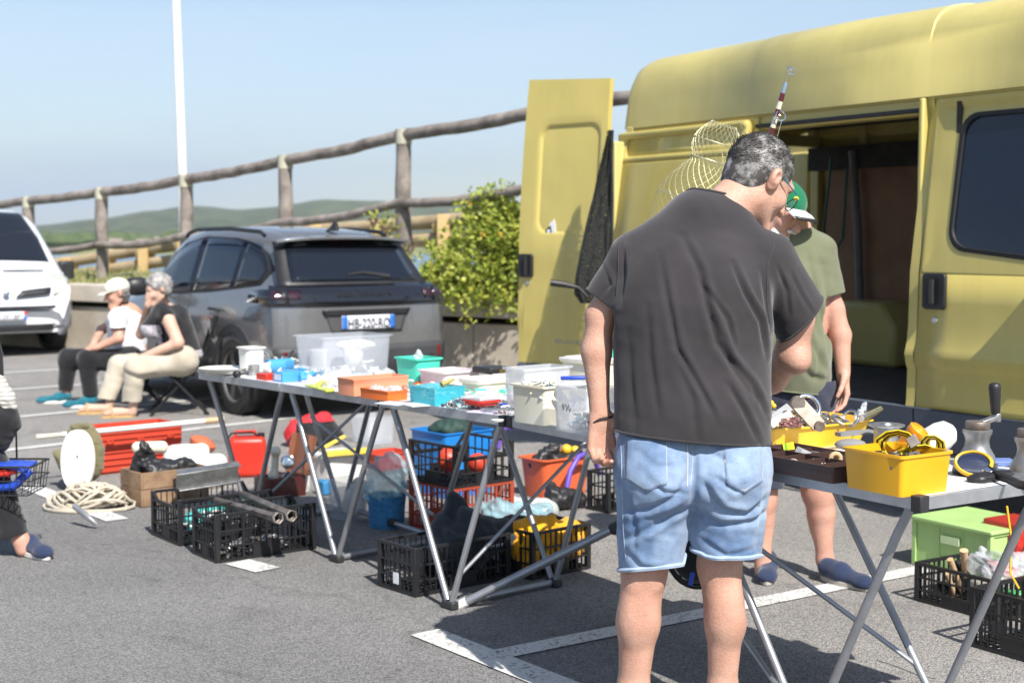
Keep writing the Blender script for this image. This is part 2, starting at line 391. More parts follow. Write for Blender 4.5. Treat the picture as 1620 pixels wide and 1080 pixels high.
# painted parking lines
def line(pts, wd, name='parking_line'):
    a, b = pts; d = (b - a); d.z = 0; d.normalize(); s = Vector((-d.y, d.x, 0)) * wd / 2
    m = MB(); n = 12; rows = [a + (b - a) * i / n for i in range(n + 1)]
    vs = []
    for r_ in rows: vs += [(r_ - s), (r_ + s)]
    for v_ in vs: v_.z = .004
    m.add(vs, [(2 * i, 2 * i + 1, 2 * i + 3, 2 * i + 2) for i in range(n)])
    return struct(m.build(name, M_paint, smooth=0))
line((G(45, 769), G(186, 823)), .12)
line((G(375, 889), G(424, 902)), .13)
line((G(672, 1000), G(1010, 1133)), .13)
line((G(796, 1034), G(1462, 900)), .105)
line((G(-120, 727), G(640, 641)), .10)
line((G(-60, 668), G(420, 622)), .10)
line((G(-60, 622), G(260, 599)), .10)
line((G(-60, 594), G(200, 578)), .10)
line((G(1500, 893), G(1800, 835)), .105)
# hills across the lagoon
def hills():
    m = MB(); n = 170; rows = 14
    def ridge(px):
        pts = [(-900, 372), (-200, 360), (20, 362), (75, 357), (160, 347), (240, 335), (300, 327), (380, 334), (430, 330), (520, 317), (590, 320), (680, 326), (760, 319), (860, 322), (1000, 330), (1250, 322), (1600, 330), (2200, 345), (2800, 372)]
        for (a, b), (c, d) in zip(pts, pts[1:]):
            if a <= px <= c:
                t = (px - a) / (c - a); t = t * t * (3 - 2 * t); return b + (d - b) * t
        return 372
    vs = []
    for j in range(rows + 1):
        t = j / rows
        for i in range(n + 1):
            px = -900 + 3700 * i / n; Y = 1750 + 1500 * t
            top = (378 - ridge(px)) / FPX * 3250 + 1.5
            z = -3.3 + (top + 3.3) * (math.sin(t * math.pi / 2) ** 1.4)
            z += (math.sin(px * .021 + t * 7) + math.sin(px * .05 - t * 11) * .6 + math.sin(px*.113+t*23)*.3) * 3.0 * t * (1 - t * .75)
            vs.append(((px - 810) / FPX * Y, Y, z))
    back = [((-900 + 3700 * i / n - 810) / FPX * 4600, 4600, -4) for i in range(n + 1)]; vs += back
    fs = []
    for j in range(rows + 1):
        for i in range(n): fs.append((j * (n + 1) + i, j * (n + 1) + i + 1, (j + 1) * (n + 1) + i + 1, (j + 1) * (n + 1) + i))
    m.add(vs, fs)
    mh = bpy.data.materials.new('hill_scrub'); mh.use_nodes = True; nt = mh.node_tree; p = nt.nodes['Principled BSDF']; l = nt.links.new
    gg = _n(nt, 'ShaderNodeNewGeometry'); a = _n(nt, 'ShaderNodeTexNoise'); a.inputs['Scale'].default_value = .02; a.inputs['Detail'].default_value = 9; a.inputs['Roughness'].default_value = .7
    l(gg.outputs['Position'], a.inputs[0]); r = _n(nt, 'ShaderNodeValToRGB'); e = r.color_ramp.elements
    e[0].position = .38; e[0].color = (.04, .06, .03, 1); e[1].position = .66; e[1].color = (.17, .18, .09, 1)
    q = e.new(.74); q.color = (.33, .24, .16, 1)
    l(a.outputs[0], r.inputs[0]); l(r.outputs[0], p.inputs['Base Color']); p.inputs['Roughness'].default_value = 1; p.inputs['Specular IOR Level'].default_value = 0
    return struct(m.build('hills', mh, smooth=60, recalc=False))
hills()
# far shore: scrub belt and small houses
def shore():
    r_ = random.Random(3); m = MB()
    for i in range(420):
        x = r_.uniform(-700, 900); y = r_.uniform(600, 1200); s = r_.uniform(3, 10)
        m.ell((x, y, -3.3 + s * .45), (s * 1.5, s, s * .62), n=7)
    mm = mat('far_scrub', (.04, .07, .022), 1, col2=(.10, .13, .05), vscale=.2)
    return struct(m.build('far_woodland', mm), 'stuff')
shore()
M_hw = mat('house_wall', (.75, .70, .62), .9, vscale=.3); M_hr = mat('house_roof', (.26, .21, .18), .9, vscale=.4)
def far_house(px, w_, h_, Y, lab):
    p = G(px, 378 + FPX * (CAMH + 3.3) / Y, -3.3); p.z = -3.3
    t = thing('far_house', lab, 'house', p, group='small houses on the far shore')
    m = MB(); w_ *= .6; h_ *= .55; m.box((0, 0, h_ / 2), (w_, w_ * .7, h_)); m.build('wall', M_hw, t, local=True)
    m = MB(); m.prism([(-w_ * .4, 0), (w_ * .4, 0), (0, w_ * .22)], -w_ * .54, w_ * .54, lambda u, v, q: (q, u, h_ + v)); m.build('roof', M_hr, t, local=True)
for px, w_, h_, Y, lab in ((180, 13, 6, 640, 'pale house beyond the lagoon, just right of the second fence post'), (228, 11, 6, 700, 'pale house beyond the lagoon, directly over the cap of the seated man'),
    (262, 15, 7, 650, 'wide pale house on the far shore, left of the white lamp post'), (277, 10, 8, 760, 'tall pale house on the far shore beside the white lamp post'), (398, 14, 7, 700, 'small pale house on the far shore above the roof of the grey car')):
    far_house(px, w_, h_, Y, lab)
# ------------------------------------------------------------ concrete retaining wall
M_conc = mat('concrete', (.36, .31, .25), .92, col2=(.52, .46, .38), vscale=2.2, bump=.35, bscale=30, detail=8)
M_conc2 = mat('concrete_cap', (.44, .39, .32), .9, col2=(.58, .52, .44), vscale=2.5, bump=.25, bscale=30, detail=8)
wa = Vector((-9.6, 21.0, 0)); wb = Vector((4.2, 11.18, 0)); wd = (wb - wa).normalized(); wn = Vector((-wd.y, wd.x, 0))
t = thing('retaining_wall', 'low beige concrete wall with a projecting capstone behind the parked cars', 'wall', wa)
m = MB(); L_ = (wb - wa).length; k = 6
for i in range(k):
    a = wa + wd * (L_ * i / k + .006); b = wa + wd * (L_ * (i + 1) / k - .006)
    c = (a + b) / 2 + wn * .12; m.box((c.x, c.y, .28), ((b - a).length, .22, .56), math.atan2(wd.y, wd.x))
m.build('wall_face', M_conc, t, bevel=.008)
m = MB()
for i in range(k):
    a = wa + wd * (L_ * i / k + .004); b = wa + wd * (L_ * (i + 1) / k - .004)
    c = (a + b) / 2 + wn * .12; m.box((c.x, c.y, .74), ((b - a).length, .34, .22), math.atan2(wd.y, wd.x))
m.build('capstone', M_conc2, t, bevel=.012)
# soil bank between wall and fence
m = MB(); pts = []
for i in range(41):
    a = wa + (wb - wa) * i / 40
    for j in range(7):
        q = a + wn * (.22 + j * .45); z = .80 + .06 * math.sin(i * 1.7 + j) + (.10 if j in (2, 3, 4) else 0) - (0 if j < 5 else (j - 4) * .55)
        pts.append((q.x, q.y, z))
m.add(pts, [(i * 7 + j, i * 7 + j + 1, (i + 1) * 7 + j + 1, (i + 1) * 7 + j) for i in range(40) for j in range(6)])
struct(m.build('soil_bank', M_grass, recalc=False))
# ------------------------------------------------------------ log fence
M_log = mat('weathered_log', (.125, .105, .09), .9, col2=(.33, .285, .25), vscale=5, bump=.5, bscale=18, detail=9)
M_logc = mat('log_top', (.45, .43, .33), .9, vscale=8)
F0 = Vector((-1.15, 15.2)); FD = Vector((-.719, .695)) * 2.065
pz = {-3: 2.93, -2: 2.80, -1: 2.655, 0: 2.52, 1: 2.33, 2: 2.17, 3: 2.06, 4: 1.98, 5: 1.92, 6: 1.87}
fence = thing('log_fence', 'rustic fence of round weathered logs climbing above the cars', 'fence', (F0.x, F0.y, .8))
def fp(i, z): q = F0 + FD * i; return Vector((q.x, q.y, z))
def wob(a, b, r0, n=9, amp=.02, sag=.03, sd=0):
    r_ = random.Random(sd); out = []; rs = []
    for i in range(n):
        t = i / (n - 1); p = a.lerp(b, t); e = math.sin(t * math.pi)
        out.append(p + Vector((r_.uniform(-1, 1) * amp * e, 0, r_.uniform(-1, 1) * amp * e - sag * e))); rs.append(r0 * (1 + r_.uniform(-.05, .05)))
    return out, rs
for i in range(-3, 7):
    z1 = pz[i]; m = MB(); p, rs = wob(fp(i, .72), fp(i, z1 + .05), .083, 7, .014, 0, i + 20); rs[-1] *= .96
    m.tube(p, rs, 12); m.mi = 1; q = fp(i, z1); m.tube([q + Vector((0, 0, -.10)), q + Vector((0, 0, .058))], .089, 12)
    m.build('post', [M_log, M_logc], fence)
    if i < 6:
        for nm, dz, rr, sg_ in (('top_rail', 0, .064, .02), ('lower_rail', -.72, .05, .05)):
            a, b = fp(i, pz[i] + dz), fp(i + 1, pz[i + 1] + dz); off = Vector((-.05, -.05, 0)) if dz else Vector((0, 0, 0))
            m = MB(); p, rs = wob(a + off, b + off, rr, 11, .007, sg_, i * 7 + (3 if dz else 1)); m.tube(p, rs, 12); m.build(nm, M_log, fence)
# ------------------------------------------------------------ timber and steel guard rail on the road behind
M_tim = mat('treated_timber', (.30, .22, .13), .8, col2=(.46, .36, .22), vscale=3, bump=.3, bscale=20)
M_tim2 = mat('treated_timber_post', (.46, .32, .14), .75, col2=(.56, .40, .19), vscale=3)
gr = [(-260, 470, 26), (-60, 447, 25.2), (108, 424, 24.2), (229, 405, 23.2), (355, 388, 22), (500, 376, 20.6), (700, 362, 18.8), (900, 342, 17)]
GP = [WY(a, b, c) for a, b, c in gr]
t = thing('guard_rail', 'yellowish timber guard rail with two round beams beyond the log fence', 'guard rail', GP[2] - Vector((0, 0, .8)))
for a, b in zip(GP, GP[1:]):
    for dz, nm in ((.10, 'beam'), (-.13, 'beam')):
        m = MB(); m.tube([a + Vector((0, 0, dz)), b + Vector((0, 0, dz))], .095, 10); m.build(nm, M_tim, t)
    for q in (0, .5):
        p = a.lerp(b, q); m = MB(); m.box((p.x + .02, p.y - .16, p.z - .12), (.16, .14, .62)); m.box((p.x + .02, p.y - .03, p.z), (.3, .12, .12))
        m.build('post', M_tim2, t, bevel=.01)
# ------------------------------------------------------------ lamp post
M_white_metal = mat('white_painted_metal', (.78, .78, .76), .4, vscale=3, var=.05)
lp = WY(293, 378, 21.6); t = thing('lamp_post', 'tall slender white lamp post behind the log fence', 'lamp post', (lp.x, lp.y, -.6))
m = MB(); m.tube([(lp.x, lp.y, -.6), (lp.x - .03, lp.y, 2.5), (lp.x - .17, lp.y, 9.6)], [.075, .068, .05], 16); m.build('pole', M_white_metal, t)
m = MB(); m.tube([(lp.x - .17, lp.y, 9.55), (lp.x - .1, lp.y - .6, 9.85), (lp.x, lp.y - 1.3, 9.9)], .035, 8); m.build('arm', M_white_metal, t)
m = MB(); m.box((lp.x, lp.y - 1.6, 9.88), (.3, .7, .1)); m.build('lamp_head', M_white_metal, t, bevel=.03)
# ------------------------------------------------------------ flowering shrub on the wall
def leaf_mat(name, a, b, tr=.25):
    m = bpy.data.materials.new(name); m.use_nodes = True; nt = m.node_tree; p = nt.nodes['Principled BSDF']; l = nt.links.new
    oi = _n(nt, 'ShaderNodeNewGeometry'); n = _n(nt, 'ShaderNodeTexNoise'); n.inputs['Scale'].default_value = 9; n.inputs['Detail'].default_value = 2
    l(oi.outputs['Position'], n.inputs[0]); r = _n(nt, 'ShaderNodeValToRGB'); r.color_ramp.elements[0].position = .35; r.color_ramp.elements[1].position = .65
    r.color_ramp.elements[0].color = (*a, 1); r.color_ramp.elements[1].color = (*b, 1); l(n.outputs[0], r.inputs[0])
    l(r.outputs[0], p.inputs['Base Color']); p.inputs['Roughness'].default_value = .55
    tl = _n(nt, 'ShaderNodeBsdfTranslucent'); l(r.outputs[0], tl.inputs[0]); ms = _n(nt, 'ShaderNodeMixShader'); ms.inputs[0].default_value = tr
    l(p.outputs[0], ms.inputs[1]); l(tl.outputs[0], ms.inputs[2]); l(ms.outputs[0], nt.nodes['Material Output'].inputs[0])
    return m
M_leaf = leaf_mat('shrub_leaf', (.19, .27, .03), (.50, .52, .09)); M_flower = leaf_mat('shrub_flower', (.72, .42, .04), (.85, .62, .12), .3)
M_twig = mat('shrub_twig', (.14, .10, .06), .9)
def leaves(m, p, r_, n, sz, spread):
    for _ in range(n):
        c = p + Vector((r_.gauss(0, 1), r_.gauss(0, 1), r_.gauss(0, 1))) * spread
        a = Vector((r_.uniform(-1, 1), r_.uniform(-1, 1), r_.uniform(-.6, .8))).normalized(); b = a.cross(Vector((r_.uniform(-1, 1), r_.uniform(-1, 1), r_.uniform(-1, 1)))).normalized()
        s = sz * r_.uniform(.6, 1.3); m.add([c, c + a * s * .5 + b * s * .3, c + a * s, c + a * s * .5 - b * s * .3], [(0, 1, 2, 3)])
def shrub(name, lab, blobs, nleaf, flowers, hang=(), seed=1, sz=.055):
    r_ = random.Random(seed); c0 = Vector(blobs[0][0]); t = thing(name, lab, 'shrub', (c0.x, c0.y, .8))
    m = MB(); f = MB(); tw = MB()
    for c, rad in blobs:
        c = Vector(c); k = int(nleaf * rad[0] * rad[2] / .25)
        for i in range(8): 
            d = Vector((r_.gauss(0, 1), r_.gauss(0, 1), r_.gauss(0, 1))).normalized(); e = c + Vector((d.x * rad[0], d.y * rad[1], d.z * rad[2]))
            tw.tube([c + Vector((0, 0, -rad[2] * .7)), (c + e) / 2 + Vector((0, 0, .04)), e], [.012, .008, .003], 5)
        for i in range(k):
            d = Vector((r_.gauss(0, 1), r_.gauss(0, 1), r_.gauss(0, 1))).normalized(); q = r_.uniform(.55, 1.06) * (1 + .16 * math.sin(d.x * 9 + d.z * 7 + c.x * 3))
            p = c + Vector((d.x * rad[0], d.y * rad[1], d.z * rad[2])) * q
            leaves(m, p, r_, 6, sz, .03)
            if flowers and d.y < .3 and r_.random() < flowers * (1.8 if d.z > .2 else .6):
                for u in range(7):
                    o = p * 1 + Vector((d.x, d.y, d.z)) * .03 + Vector((r_.gauss(0, 1), r_.gauss(0, 1), r_.gauss(0, 1))) * .014
                    f.ell(o, .011, n=5)
    for a, b in hang:
        a, b = Vector(a), Vector(b); pts = [a, a.lerp(b, .5) + Vector((-.05, -.06, .08)), b]; tw.tube(pts, [.006, .005, .003], 5)
        for i in range(14): leaves(m, a.lerp(b, i / 13) + Vector((-.03, -.04, .04)) * math.sin(i / 13 * 3.1), r_, 5, sz * .9, .03)
    tw.build('stem', M_twig, t); m.build('foliage', M_leaf, t, smooth=0, recalc=False)
    if f.v: f.build('blossom', M_flower, t, recalc=False)
    return t
sy = 14.2
shrub('flowering_shrub', 'bright green shrub with yellow blossom spilling over the concrete wall beside the open van door', [(WY(735, 425, sy), (.42, .4, .38)), (WY(790, 375, sy), (.36, .38, .42)), (WY(712, 440, sy - .1), (.32, .3, .2)), (WY(800, 430, sy), (.32, .4, .42)), (WY(770, 345, sy + .2), (.3, .3, .28)), (WY(850, 400, sy), (.5, .5, .55)), (WY(960, 430, sy - .6), (.5, .4, .4))],
    620, .025, [(WY(715, 430, 14.0), WY(690, 470, 13.9)), (WY(700, 420, 14.0), WY(676, 440, 13.95)), (WY(775, 330, 14.1), WY(770, 298, 14.1)), (WY(728, 455, 13.9), WY(715, 485, 13.85)), (WY(795, 330, 14.1), WY(806, 300, 14.1)), (WY(745, 385, 14), WY(722, 362, 14)), (WY(745, 460, 13.9), WY(738, 512, 13.85)), (WY(760, 455, 13.9), WY(752, 490, 13.85)), (WY(808, 460, 13.8), WY(814, 498, 13.8)), (WY(790, 465, 13.8), WY(783, 486, 13.8))])
shrub('wispy_shrub', 'thin yellowish shrub growing between the grey car and the fence post', [(WY(612, 365, 15.0), (.2, .2, .22)), (WY(640, 395, 14.9), (.25, .2, .2)), (WY(590, 350, 15.1), (.12, .14, .12))], 90, .02, seed=5, sz=.05)
shrub('hedge', 'green leafy bushes seen through the open rear of the van', [(WY(1300, 330, 13.5), (.5, .5, .95)), (WY(1370, 350, 13.8), (.6, .5, .8)), (WY(1230, 400, 13.3), (.6, .5, .5))], 160, 0, seed=9, sz=.08)
# white car roof and bank vegetation behind the shrub
r_ = random.Random(12); m = MB()
for i in range(2600):
    a = r_.uniform(0, 1); q = wa.lerp(wb, a) + wn * r_.uniform(.3, 2.9); z = .80 + r_.uniform(0, .05); h = r_.uniform(.06, .22)
    dx, dy = r_.uniform(-.05, .05), r_.uniform(-.05, .05); m.add([(q.x - .012, q.y, z), (q.x + .012, q.y, z), (q.x + dx, q.y + dy, z + h)], [(0, 1, 2)])
struct(tag(m.build('grass', leaf_mat('dry_grass', (.16, .19, .05), (.42, .38, .16)), smooth=0, recalc=False), 'dry grass on the bank behind the concrete wall', 'grass'), 'stuff')
# ============================================================ VEHICLES
M_yel = mat('yellow_van_paint', (.535, .44, .125), .42, var=.05, vscale=1.2, coat=.35, detail=7)
M_yel2 = mat('faded_yellow_paint', (.565, .48, .17), .5, var=.06, vscale=1.5, coat=.2, detail=7)
def weather(m, dx=(5, 5, .5)):                        # dust streaks and soft dents on the old paint
    nt = m.node_tree; l = nt.links.new; p = nt.nodes['Principled BSDF']; tc = nt.nodes['Texture Coordinate']; mp = _n(nt, 'ShaderNodeMapping'); mp.inputs['Scale'].default_value = dx; l(tc.outputs['Object'], mp.inputs[0])
    a = _n(nt, 'ShaderNodeTexNoise'); a.inputs['Scale'].default_value = 1.6; a.inputs['Detail'].default_value = 9; a.inputs['Roughness'].default_value = .7; l(mp.outputs[0], a.inputs[0])
    r = _n(nt, 'ShaderNodeValToRGB'); e = r.color_ramp.elements; e[0].position = .36; e[0].color = (.80, .77, .70, 1); e[1].position = .56; e[1].color = (1, 1, 1, 1); l(a.outputs[0], r.inputs[0])
    x = _n(nt, 'ShaderNodeMix', data_type='RGBA', blend_type='MULTIPLY'); x.inputs[0].default_value = .25; l(nt.nodes['Color Ramp'].outputs[0], x.inputs[6]); l(r.outputs[0], x.inputs[7]); l(x.outputs[2], p.inputs['Base Color'])
    b = _n(nt, 'ShaderNodeTexNoise'); b.inputs['Scale'].default_value = 3.2; b.inputs['Detail'].default_value = 1; l(tc.outputs['Object'], b.inputs[0]); bp = _n(nt, 'ShaderNodeBump'); bp.inputs['Strength'].default_value = .25; bp.inputs['Distance'].default_value = .03; l(b.outputs[0], bp.inputs['Height']); l(bp.outputs[0], p.inputs['Normal'])
weather(M_yel); weather(M_yel2)
M_rub = mat('black_rubber', (.012, .012, .013), .6, var=.2)
M_blk = mat('black_plastic', (.018, .018, .020), .45, var=.2)
M_grp = mat('grey_bumper_plastic', (.075, .09, .12), .6, var=.1)
M_inner = mat('dark_van_lining', (.035, .03, .028), .85, var=.3)
M_ply = mat('plywood_lining', (.22, .12, .07), .8, col2=(.31, .18, .11), vscale=4, detail=9)
M_tyre = mat('tyre_rubber', (.025, .024, .023), .85, var=.25, vscale=20)
M_alu = mat('aluminium', (.58, .59, .60), .38, metal=.9, var=.1, vscale=12)
M_chrome = mat('chrome', (.75, .75, .76), .12, metal=1, var=.05)
def glass(name, tint, alpha=.75, rough=.03):
    m = bpy.data.materials.new(name); m.use_nodes = True; p = m.node_tree.nodes['Principled BSDF']
    p.inputs['Base Color'].default_value = (*tint, 1); p.inputs['Roughness'].default_value = rough; p.inputs['Alpha'].default_value = alpha
    p.inputs['Specular IOR Level'].default_value = .5; p.inputs['Coat Weight'].default_value = .2; p.inputs['Coat Roughness'].default_value = .02
    return m
M_glass = glass('tinted_glass', (.008, .014, .03), .86)
M_glass2 = glass('dark_window_glass', (.01, .013, .02), .93)
def text_mesh(name, s, size, M, m, parent, ext=.002, font_scale=(1, 1)):
    cu = bpy.data.curves.new(name, 'FONT'); cu.body = s; cu.size = size; cu.extrude = ext; cu.align_x = 'CENTER'; cu.align_y = 'CENTER'
    tmp = bpy.data.objects.new('tmp_text', cu); COL.objects.link(tmp)
    me = bpy.data.meshes.new_from_object(tmp.evaluated_get(bpy.context.evaluated_depsgraph_get()))
    bpy.data.objects.remove(tmp); bpy.data.curves.remove(cu)
    me.transform(Matrix.Diagonal((font_scale[0], font_scale[1], 1, 1))); me.name = name
    me.materials.clear(); me.materials.append(m); me.transform(M)
    ob = bpy.data.objects.new(name, me); COL.objects.link(ob); attach(ob, parent, True); return ob
def wheel(parent, M, r=.33, w=.22, spokes=5, mrim=None, hub=True):
    """M: local frame with z pointing out of the wheel's visible side"""
    m = MB(); m.M = M
    m.lathe([(r * .62, -w), (r * .9, -w), (r * .985, -w * .9), (r, -w * .75), (r, -w * .25), (r * .985, -w * .08), (r * .93, 0), (r * .70, .005), (r * .66, -.01), (r * .62, -.04)], 40, cap=False)
    ty = m.build('wheel', M_tyre, parent, local=True)
    m = MB(); m.M = M
    m.lathe([(r * .63, -w * .8), (r * .64, -.03), (r * .67, .0), (r * .63, -.012), (r * .59, -.05)], 40, cap=False)
    for i in range(spokes):
        a = 2 * math.pi * i / spokes
        for da in (-.14, .14):
            p = Vector((math.cos(a + da) * r * .12, math.sin(a + da) * r * .12, -.025)); q = Vector((math.cos(a + da * .8) * r * .62, math.sin(a + da * .8) * r * .62, -.03)); m.bar(p, q, r * .1, .03, (0, 0, 1))
    m.lathe([(r * .22, -.09), (r * .2, -.02), (r * .13, -.005), (0, -.003)], 20)
    m.lathe([(r * .6, -.10), (0, -.10)], 30)
    m.build('rim', mrim or M_alu, ty, local=True)
    return ty
# ---------------------------------------- yellow van
P0 = Vector((2.14, 7.0, 0)); VR = math.atan2(-.844, .536)
van = thing('cargo_van', 'mustard yellow high-roof panel van with sliding door and rear doors open, behind the stall', 'van', P0, VR)
def prof(z):       # lateral offset of the body side (0 = outermost, + = inwards)
    pts = [(.30, .06), (.40, .015), (.565, .0), (.572, .012), (.60, .016), (.76, .020), (.79, .006), (.84, -.004), (.90, .012), (.98, .02), (1.25, .026), (1.40, .045), (1.90, .115), (2.06, .135), (2.10, .12), (2.13, .12), (2.135, .10), (2.15, .10), (2.40, .125), (2.50, .155), (2.57, .215), (2.61, .33), (2.63, .56), (2.64, .92)]
    if z <= pts[0][0]: return pts[0][1]
    for (a, b), (c, d) in zip(pts, pts[1:]):
        if z <= c: return b + (d - b) * (z - a) / (c - a)
    return pts[-1][1]
ZS = [.42, .50, .565, .572, .60, .68, .76, .775, .79, .815, .84, .87, .90, .94, .98, 1.1, 1.25, 1.33, 1.40, 1.55, 1.7, 1.8, 1.9, 1.98, 2.06, 2.10, 2.13]
def panel(m, x0, x1, z0, z1, off=0, side=1, nx=6):
    zs = [z for z in ZS if z0 < z < z1]; zs = [z0] + zs + [z1]
    vs = [(x0 + (x1 - x0) * i / nx, (prof(z) + off) if side > 0 else 1.9 - prof(z) - off, z) for z in zs for i in range(nx + 1)]
    m.add(vs, [(j * (nx + 1) + i, j * (nx + 1) + i + 1, (j + 1) * (nx + 1) + i + 1, (j + 1) * (nx + 1) + i) for j in range(len(zs) - 1) for i in range(nx)])
def panel_hole(m, x0, x1, z0, z1, hx0, hx1, hz0, hz1, r, off=0, skew=0, nr=8, side=1, ro=.03):
    inn = rrect(hx0, hx1, hz0, hz1, r, 6); out = rrect(x0, x1, z0, z1, ro, 6); n = len(inn); vs = []
    inn = [(x, z - skew * (x - hx0) * (1 - (z - hz0) / (hz1 - hz0))) for x, z in inn]
    for k in range(nr + 1):
        t = k / nr
        for (a, b), (c, d) in zip(out, inn):
            x, z = a + (c - a) * t, b + (d - b) * t; vs.append((x, prof(z) + off if side > 0 else 1.9 - prof(z) - off, z))
    m.add(vs, [(k * n + i, k * n + (i + 1) % n, (k + 1) * n + (i + 1) % n, (k + 1) * n + i) for k in range(nr) for i in range(n)])
    return inn
def solid(ob, th=.03, off=1): s = ob.modifiers.new('thickness', 'SOLIDIFY'); s.thickness = th; s.offset = off; return ob
XR, XO0, XO1, XD0, XD1 = -2.75, -1.52, -.26, -.20, .98
m = MB()
panel(m, XR, XO0, .572, 2.13); m.build('rear_side_panel', M_yel, van, local=True, smooth=30)
m = MB(); panel(m, XO1, XD0 - .004, .572, 2.13, nx=2); m.build('door_pillar', M_yel, van, local=True, smooth=30)
m = MB(); m.box((XO1 + .0, .16, 1.35), (.03, .16, 1.56)); m.box((XO0, .19, 1.35), (.04, .16, 1.56)); m.box(((XO0 + XO1) / 2, .19, 2.10), (XO1 - XO0 + .04, .12, .10)); m.build('door_frame', M_yel, van, local=True, bevel=.01)
m = MB(); m.box(((XO0 + XO1) / 2, .112, 2.072), (XO1 - XO0, .02, .022)); m.box((XO1 - .012, .10, 1.33), (.014, .03, 1.5)); m.build('door_seal', M_rub, van, local=True, bevel=.004)
# far side, floor, roof lining, interior
m = MB(); panel(m, XR, 1.0, .572, 2.13, side=-1); m.build('far_side_panel', M_yel, van, local=True)
m = MB(); m.box(((XR - .2) / 2 + .1, .95, .56), (2.6, 1.78, .06)); m.build('load_floor', M_inner, van, local=True)
m = MB(); m.box((-1.35, 1.72, 1.32), (2.4, .025, 1.30)); m.build('plywood_lining', M_ply, van, local=True, bevel=.003)
m = MB(); m.box((-1.40, .95, 2.20), (2.7, 1.5, .02)); m.box((-.05, .95, 1.3), (.03, 1.66, 1.6)); m.box((-2.1, 1.70, 1.98), (1.2, .06, .16)); m.build('dark_lining', M_inner, van, local=True)
m = MB(); m.prism([(-.34, 0), (.34, 0), (.34, .26), (.22, .42), (-.22, .42), (-.34, .26)], 0, .34, lambda u, v, w: (-1.93 + u, 1.36 + w, .59 + v)); m.build('wheel_arch_box', M_yel2, van, local=True, bevel=.04)
m = MB(); m.box((-1.93, 1.34, .50), (.6, .02, .2)); m.build('floor_edge', M_inner, van, local=True)
for x in (-2.70, -2.25, -1.62, -.9): m = MB(); m.box((x, 1.765, 1.4), (.07, .05, 1.6)); m.build('pillar_rib', M_yel2, van, local=True, bevel=.01)
# roof
def roofring(x, s=1, drop=0):
    L_ = [(prof(z) * 1 + 0, z - drop * ((z - 2.13) / .5) ** 1.3) for z in (2.135, 2.15, 2.24, 2.33, 2.40, 2.46, 2.51, 2.55, 2.58, 2.60, 2.615, 2.63)]
    return [(x, y, z) for y, z in L_] + [(x, 1.9 - y, z) for y, z in reversed(L_)]
m = MB(); rings = []
for x, d, ins in ((-2.80, .49, .03), (-2.79, .22, .018), (-2.77, .09, .01), (-2.73, .03, .004), (-2.64, .005, 0), (-2.2, 0, 0), (-1.56, -.004, 0), (-1.55, -.012, -.006), (-.9, -.02, -.006), (-.25, -.012, -.006), (-.245, 0, 0), (.3, 0, 0), (.6, .015, .005), (.8, .05, .02), (1.0, .13, .05), (1.15, .26, .09), (1.22, .39, .14)):
    rg = roofring(x, drop=d); rings.append([(p[0], .95 + (p[1] - .95) * (1 - ins), p[2]) for p in rg])
m.loft(rings, closed=False, cap=False); m.build('high_roof', M_yel2, van, local=True, smooth=50)
m = MB()
for y_ in (0, 1): m.tube([(x, (.118 if y_ == 0 else 1.782), 2.131) for x in (-2.74, -1, .95)], .007, 6)
m.build('roof_gutter', M_yel, van, local=True)
# sliding door, run back over the rear panel
sd = MB(); x0, x1 = -2.78, -1.535
panel_hole(sd, x0, x1, 1.915, 2.10, x0 + .09, x1 - .09, 1.95, 2.06, .03, off=-.075, nr=2)
b = len(sd.v)
panel(sd, x0 + .085, x1 - .085, 1.945, 2.065, off=-.066, nx=2)
panel(sd, x0, x1, .572, 1.905, off=-.075); panel(sd, x0 + .002, x1 - .002, 1.902, 1.918, off=-.066, nx=2)
sdo = solid(sd.build('sliding_door', M_yel, van, local=True, smooth=30, recalc=False), .04, -1)
m = MB(); m.bar((x1 - .02, .05, 2.00), (x1 + .12, .07, 2.01), .025, .012); m.build('door_arm', M_alu, sdo, local=True, bevel=.003)
m = MB(); m.box(((XR - .1 + XO0) / 2, -.0, 1.14), (1.25, .02, .035)); m.build('slide_rail', M_blk, van, local=True)
# front door
m = MB(); panel(m, XD0 + .004, XD1, .572, 1.245)
inn = panel_hole(m, XD0 + .004, XD1, 1.245, 2.125, -.03, .90, 1.375, 2.03, .10, skew=.10, nr=10, ro=.004)
fd = solid(m.build('front_door', M_yel, van, local=True, smooth=30, recalc=False), .03, -1)
m = MB(); n = len(inn); cx = sum(p[0] for p in inn) / n; cz = sum(p[1] for p in inn) / n
def ringz(f, o): return [(cx + (x - cx) * (1 - f / .45), prof(z) + o, cz + (z - cz) * (1 - f / .33)) for x, z in inn]
m.loft([ringz(-.008, .012), ringz(-.008, -.006), ringz(.012, -.008), ringz(.016, .014)], closed=True, cap=False); m.build('window_seal', M_rub, fd, local=True, smooth=50)
m = MB(); rr = ringz(.012, .006); m.add(rr + [(cx, prof(cz) + .006, cz)], [(i, (i + 1) % n, n) for i in range(n)]); m.build('window', M_glass, fd, local=True)
m = MB(); y = prof(1.16); m.prism(rrect(-.165, -.02, 1.07, 1.25, .02), y - .018, y + .01, lambda u, v, w: (u, w, v)); m.build('handle', M_blk, fd, local=True, bevel=.006)
m = MB(); m.prism(rrect(-.145, -.05, 1.09, 1.23, .015), y - .0195, y - .015, lambda u, v, w: (u, w, v)); m.build('handle_recess', M_rub, fd, local=True)
m = MB(); m.tube([(-.085, y - .035, 1.10), (-.085, y - .038, 1.16), (-.085, y - .035, 1.22)], .014, 8); m.build('handle_grip', M_blk, fd, local=True)
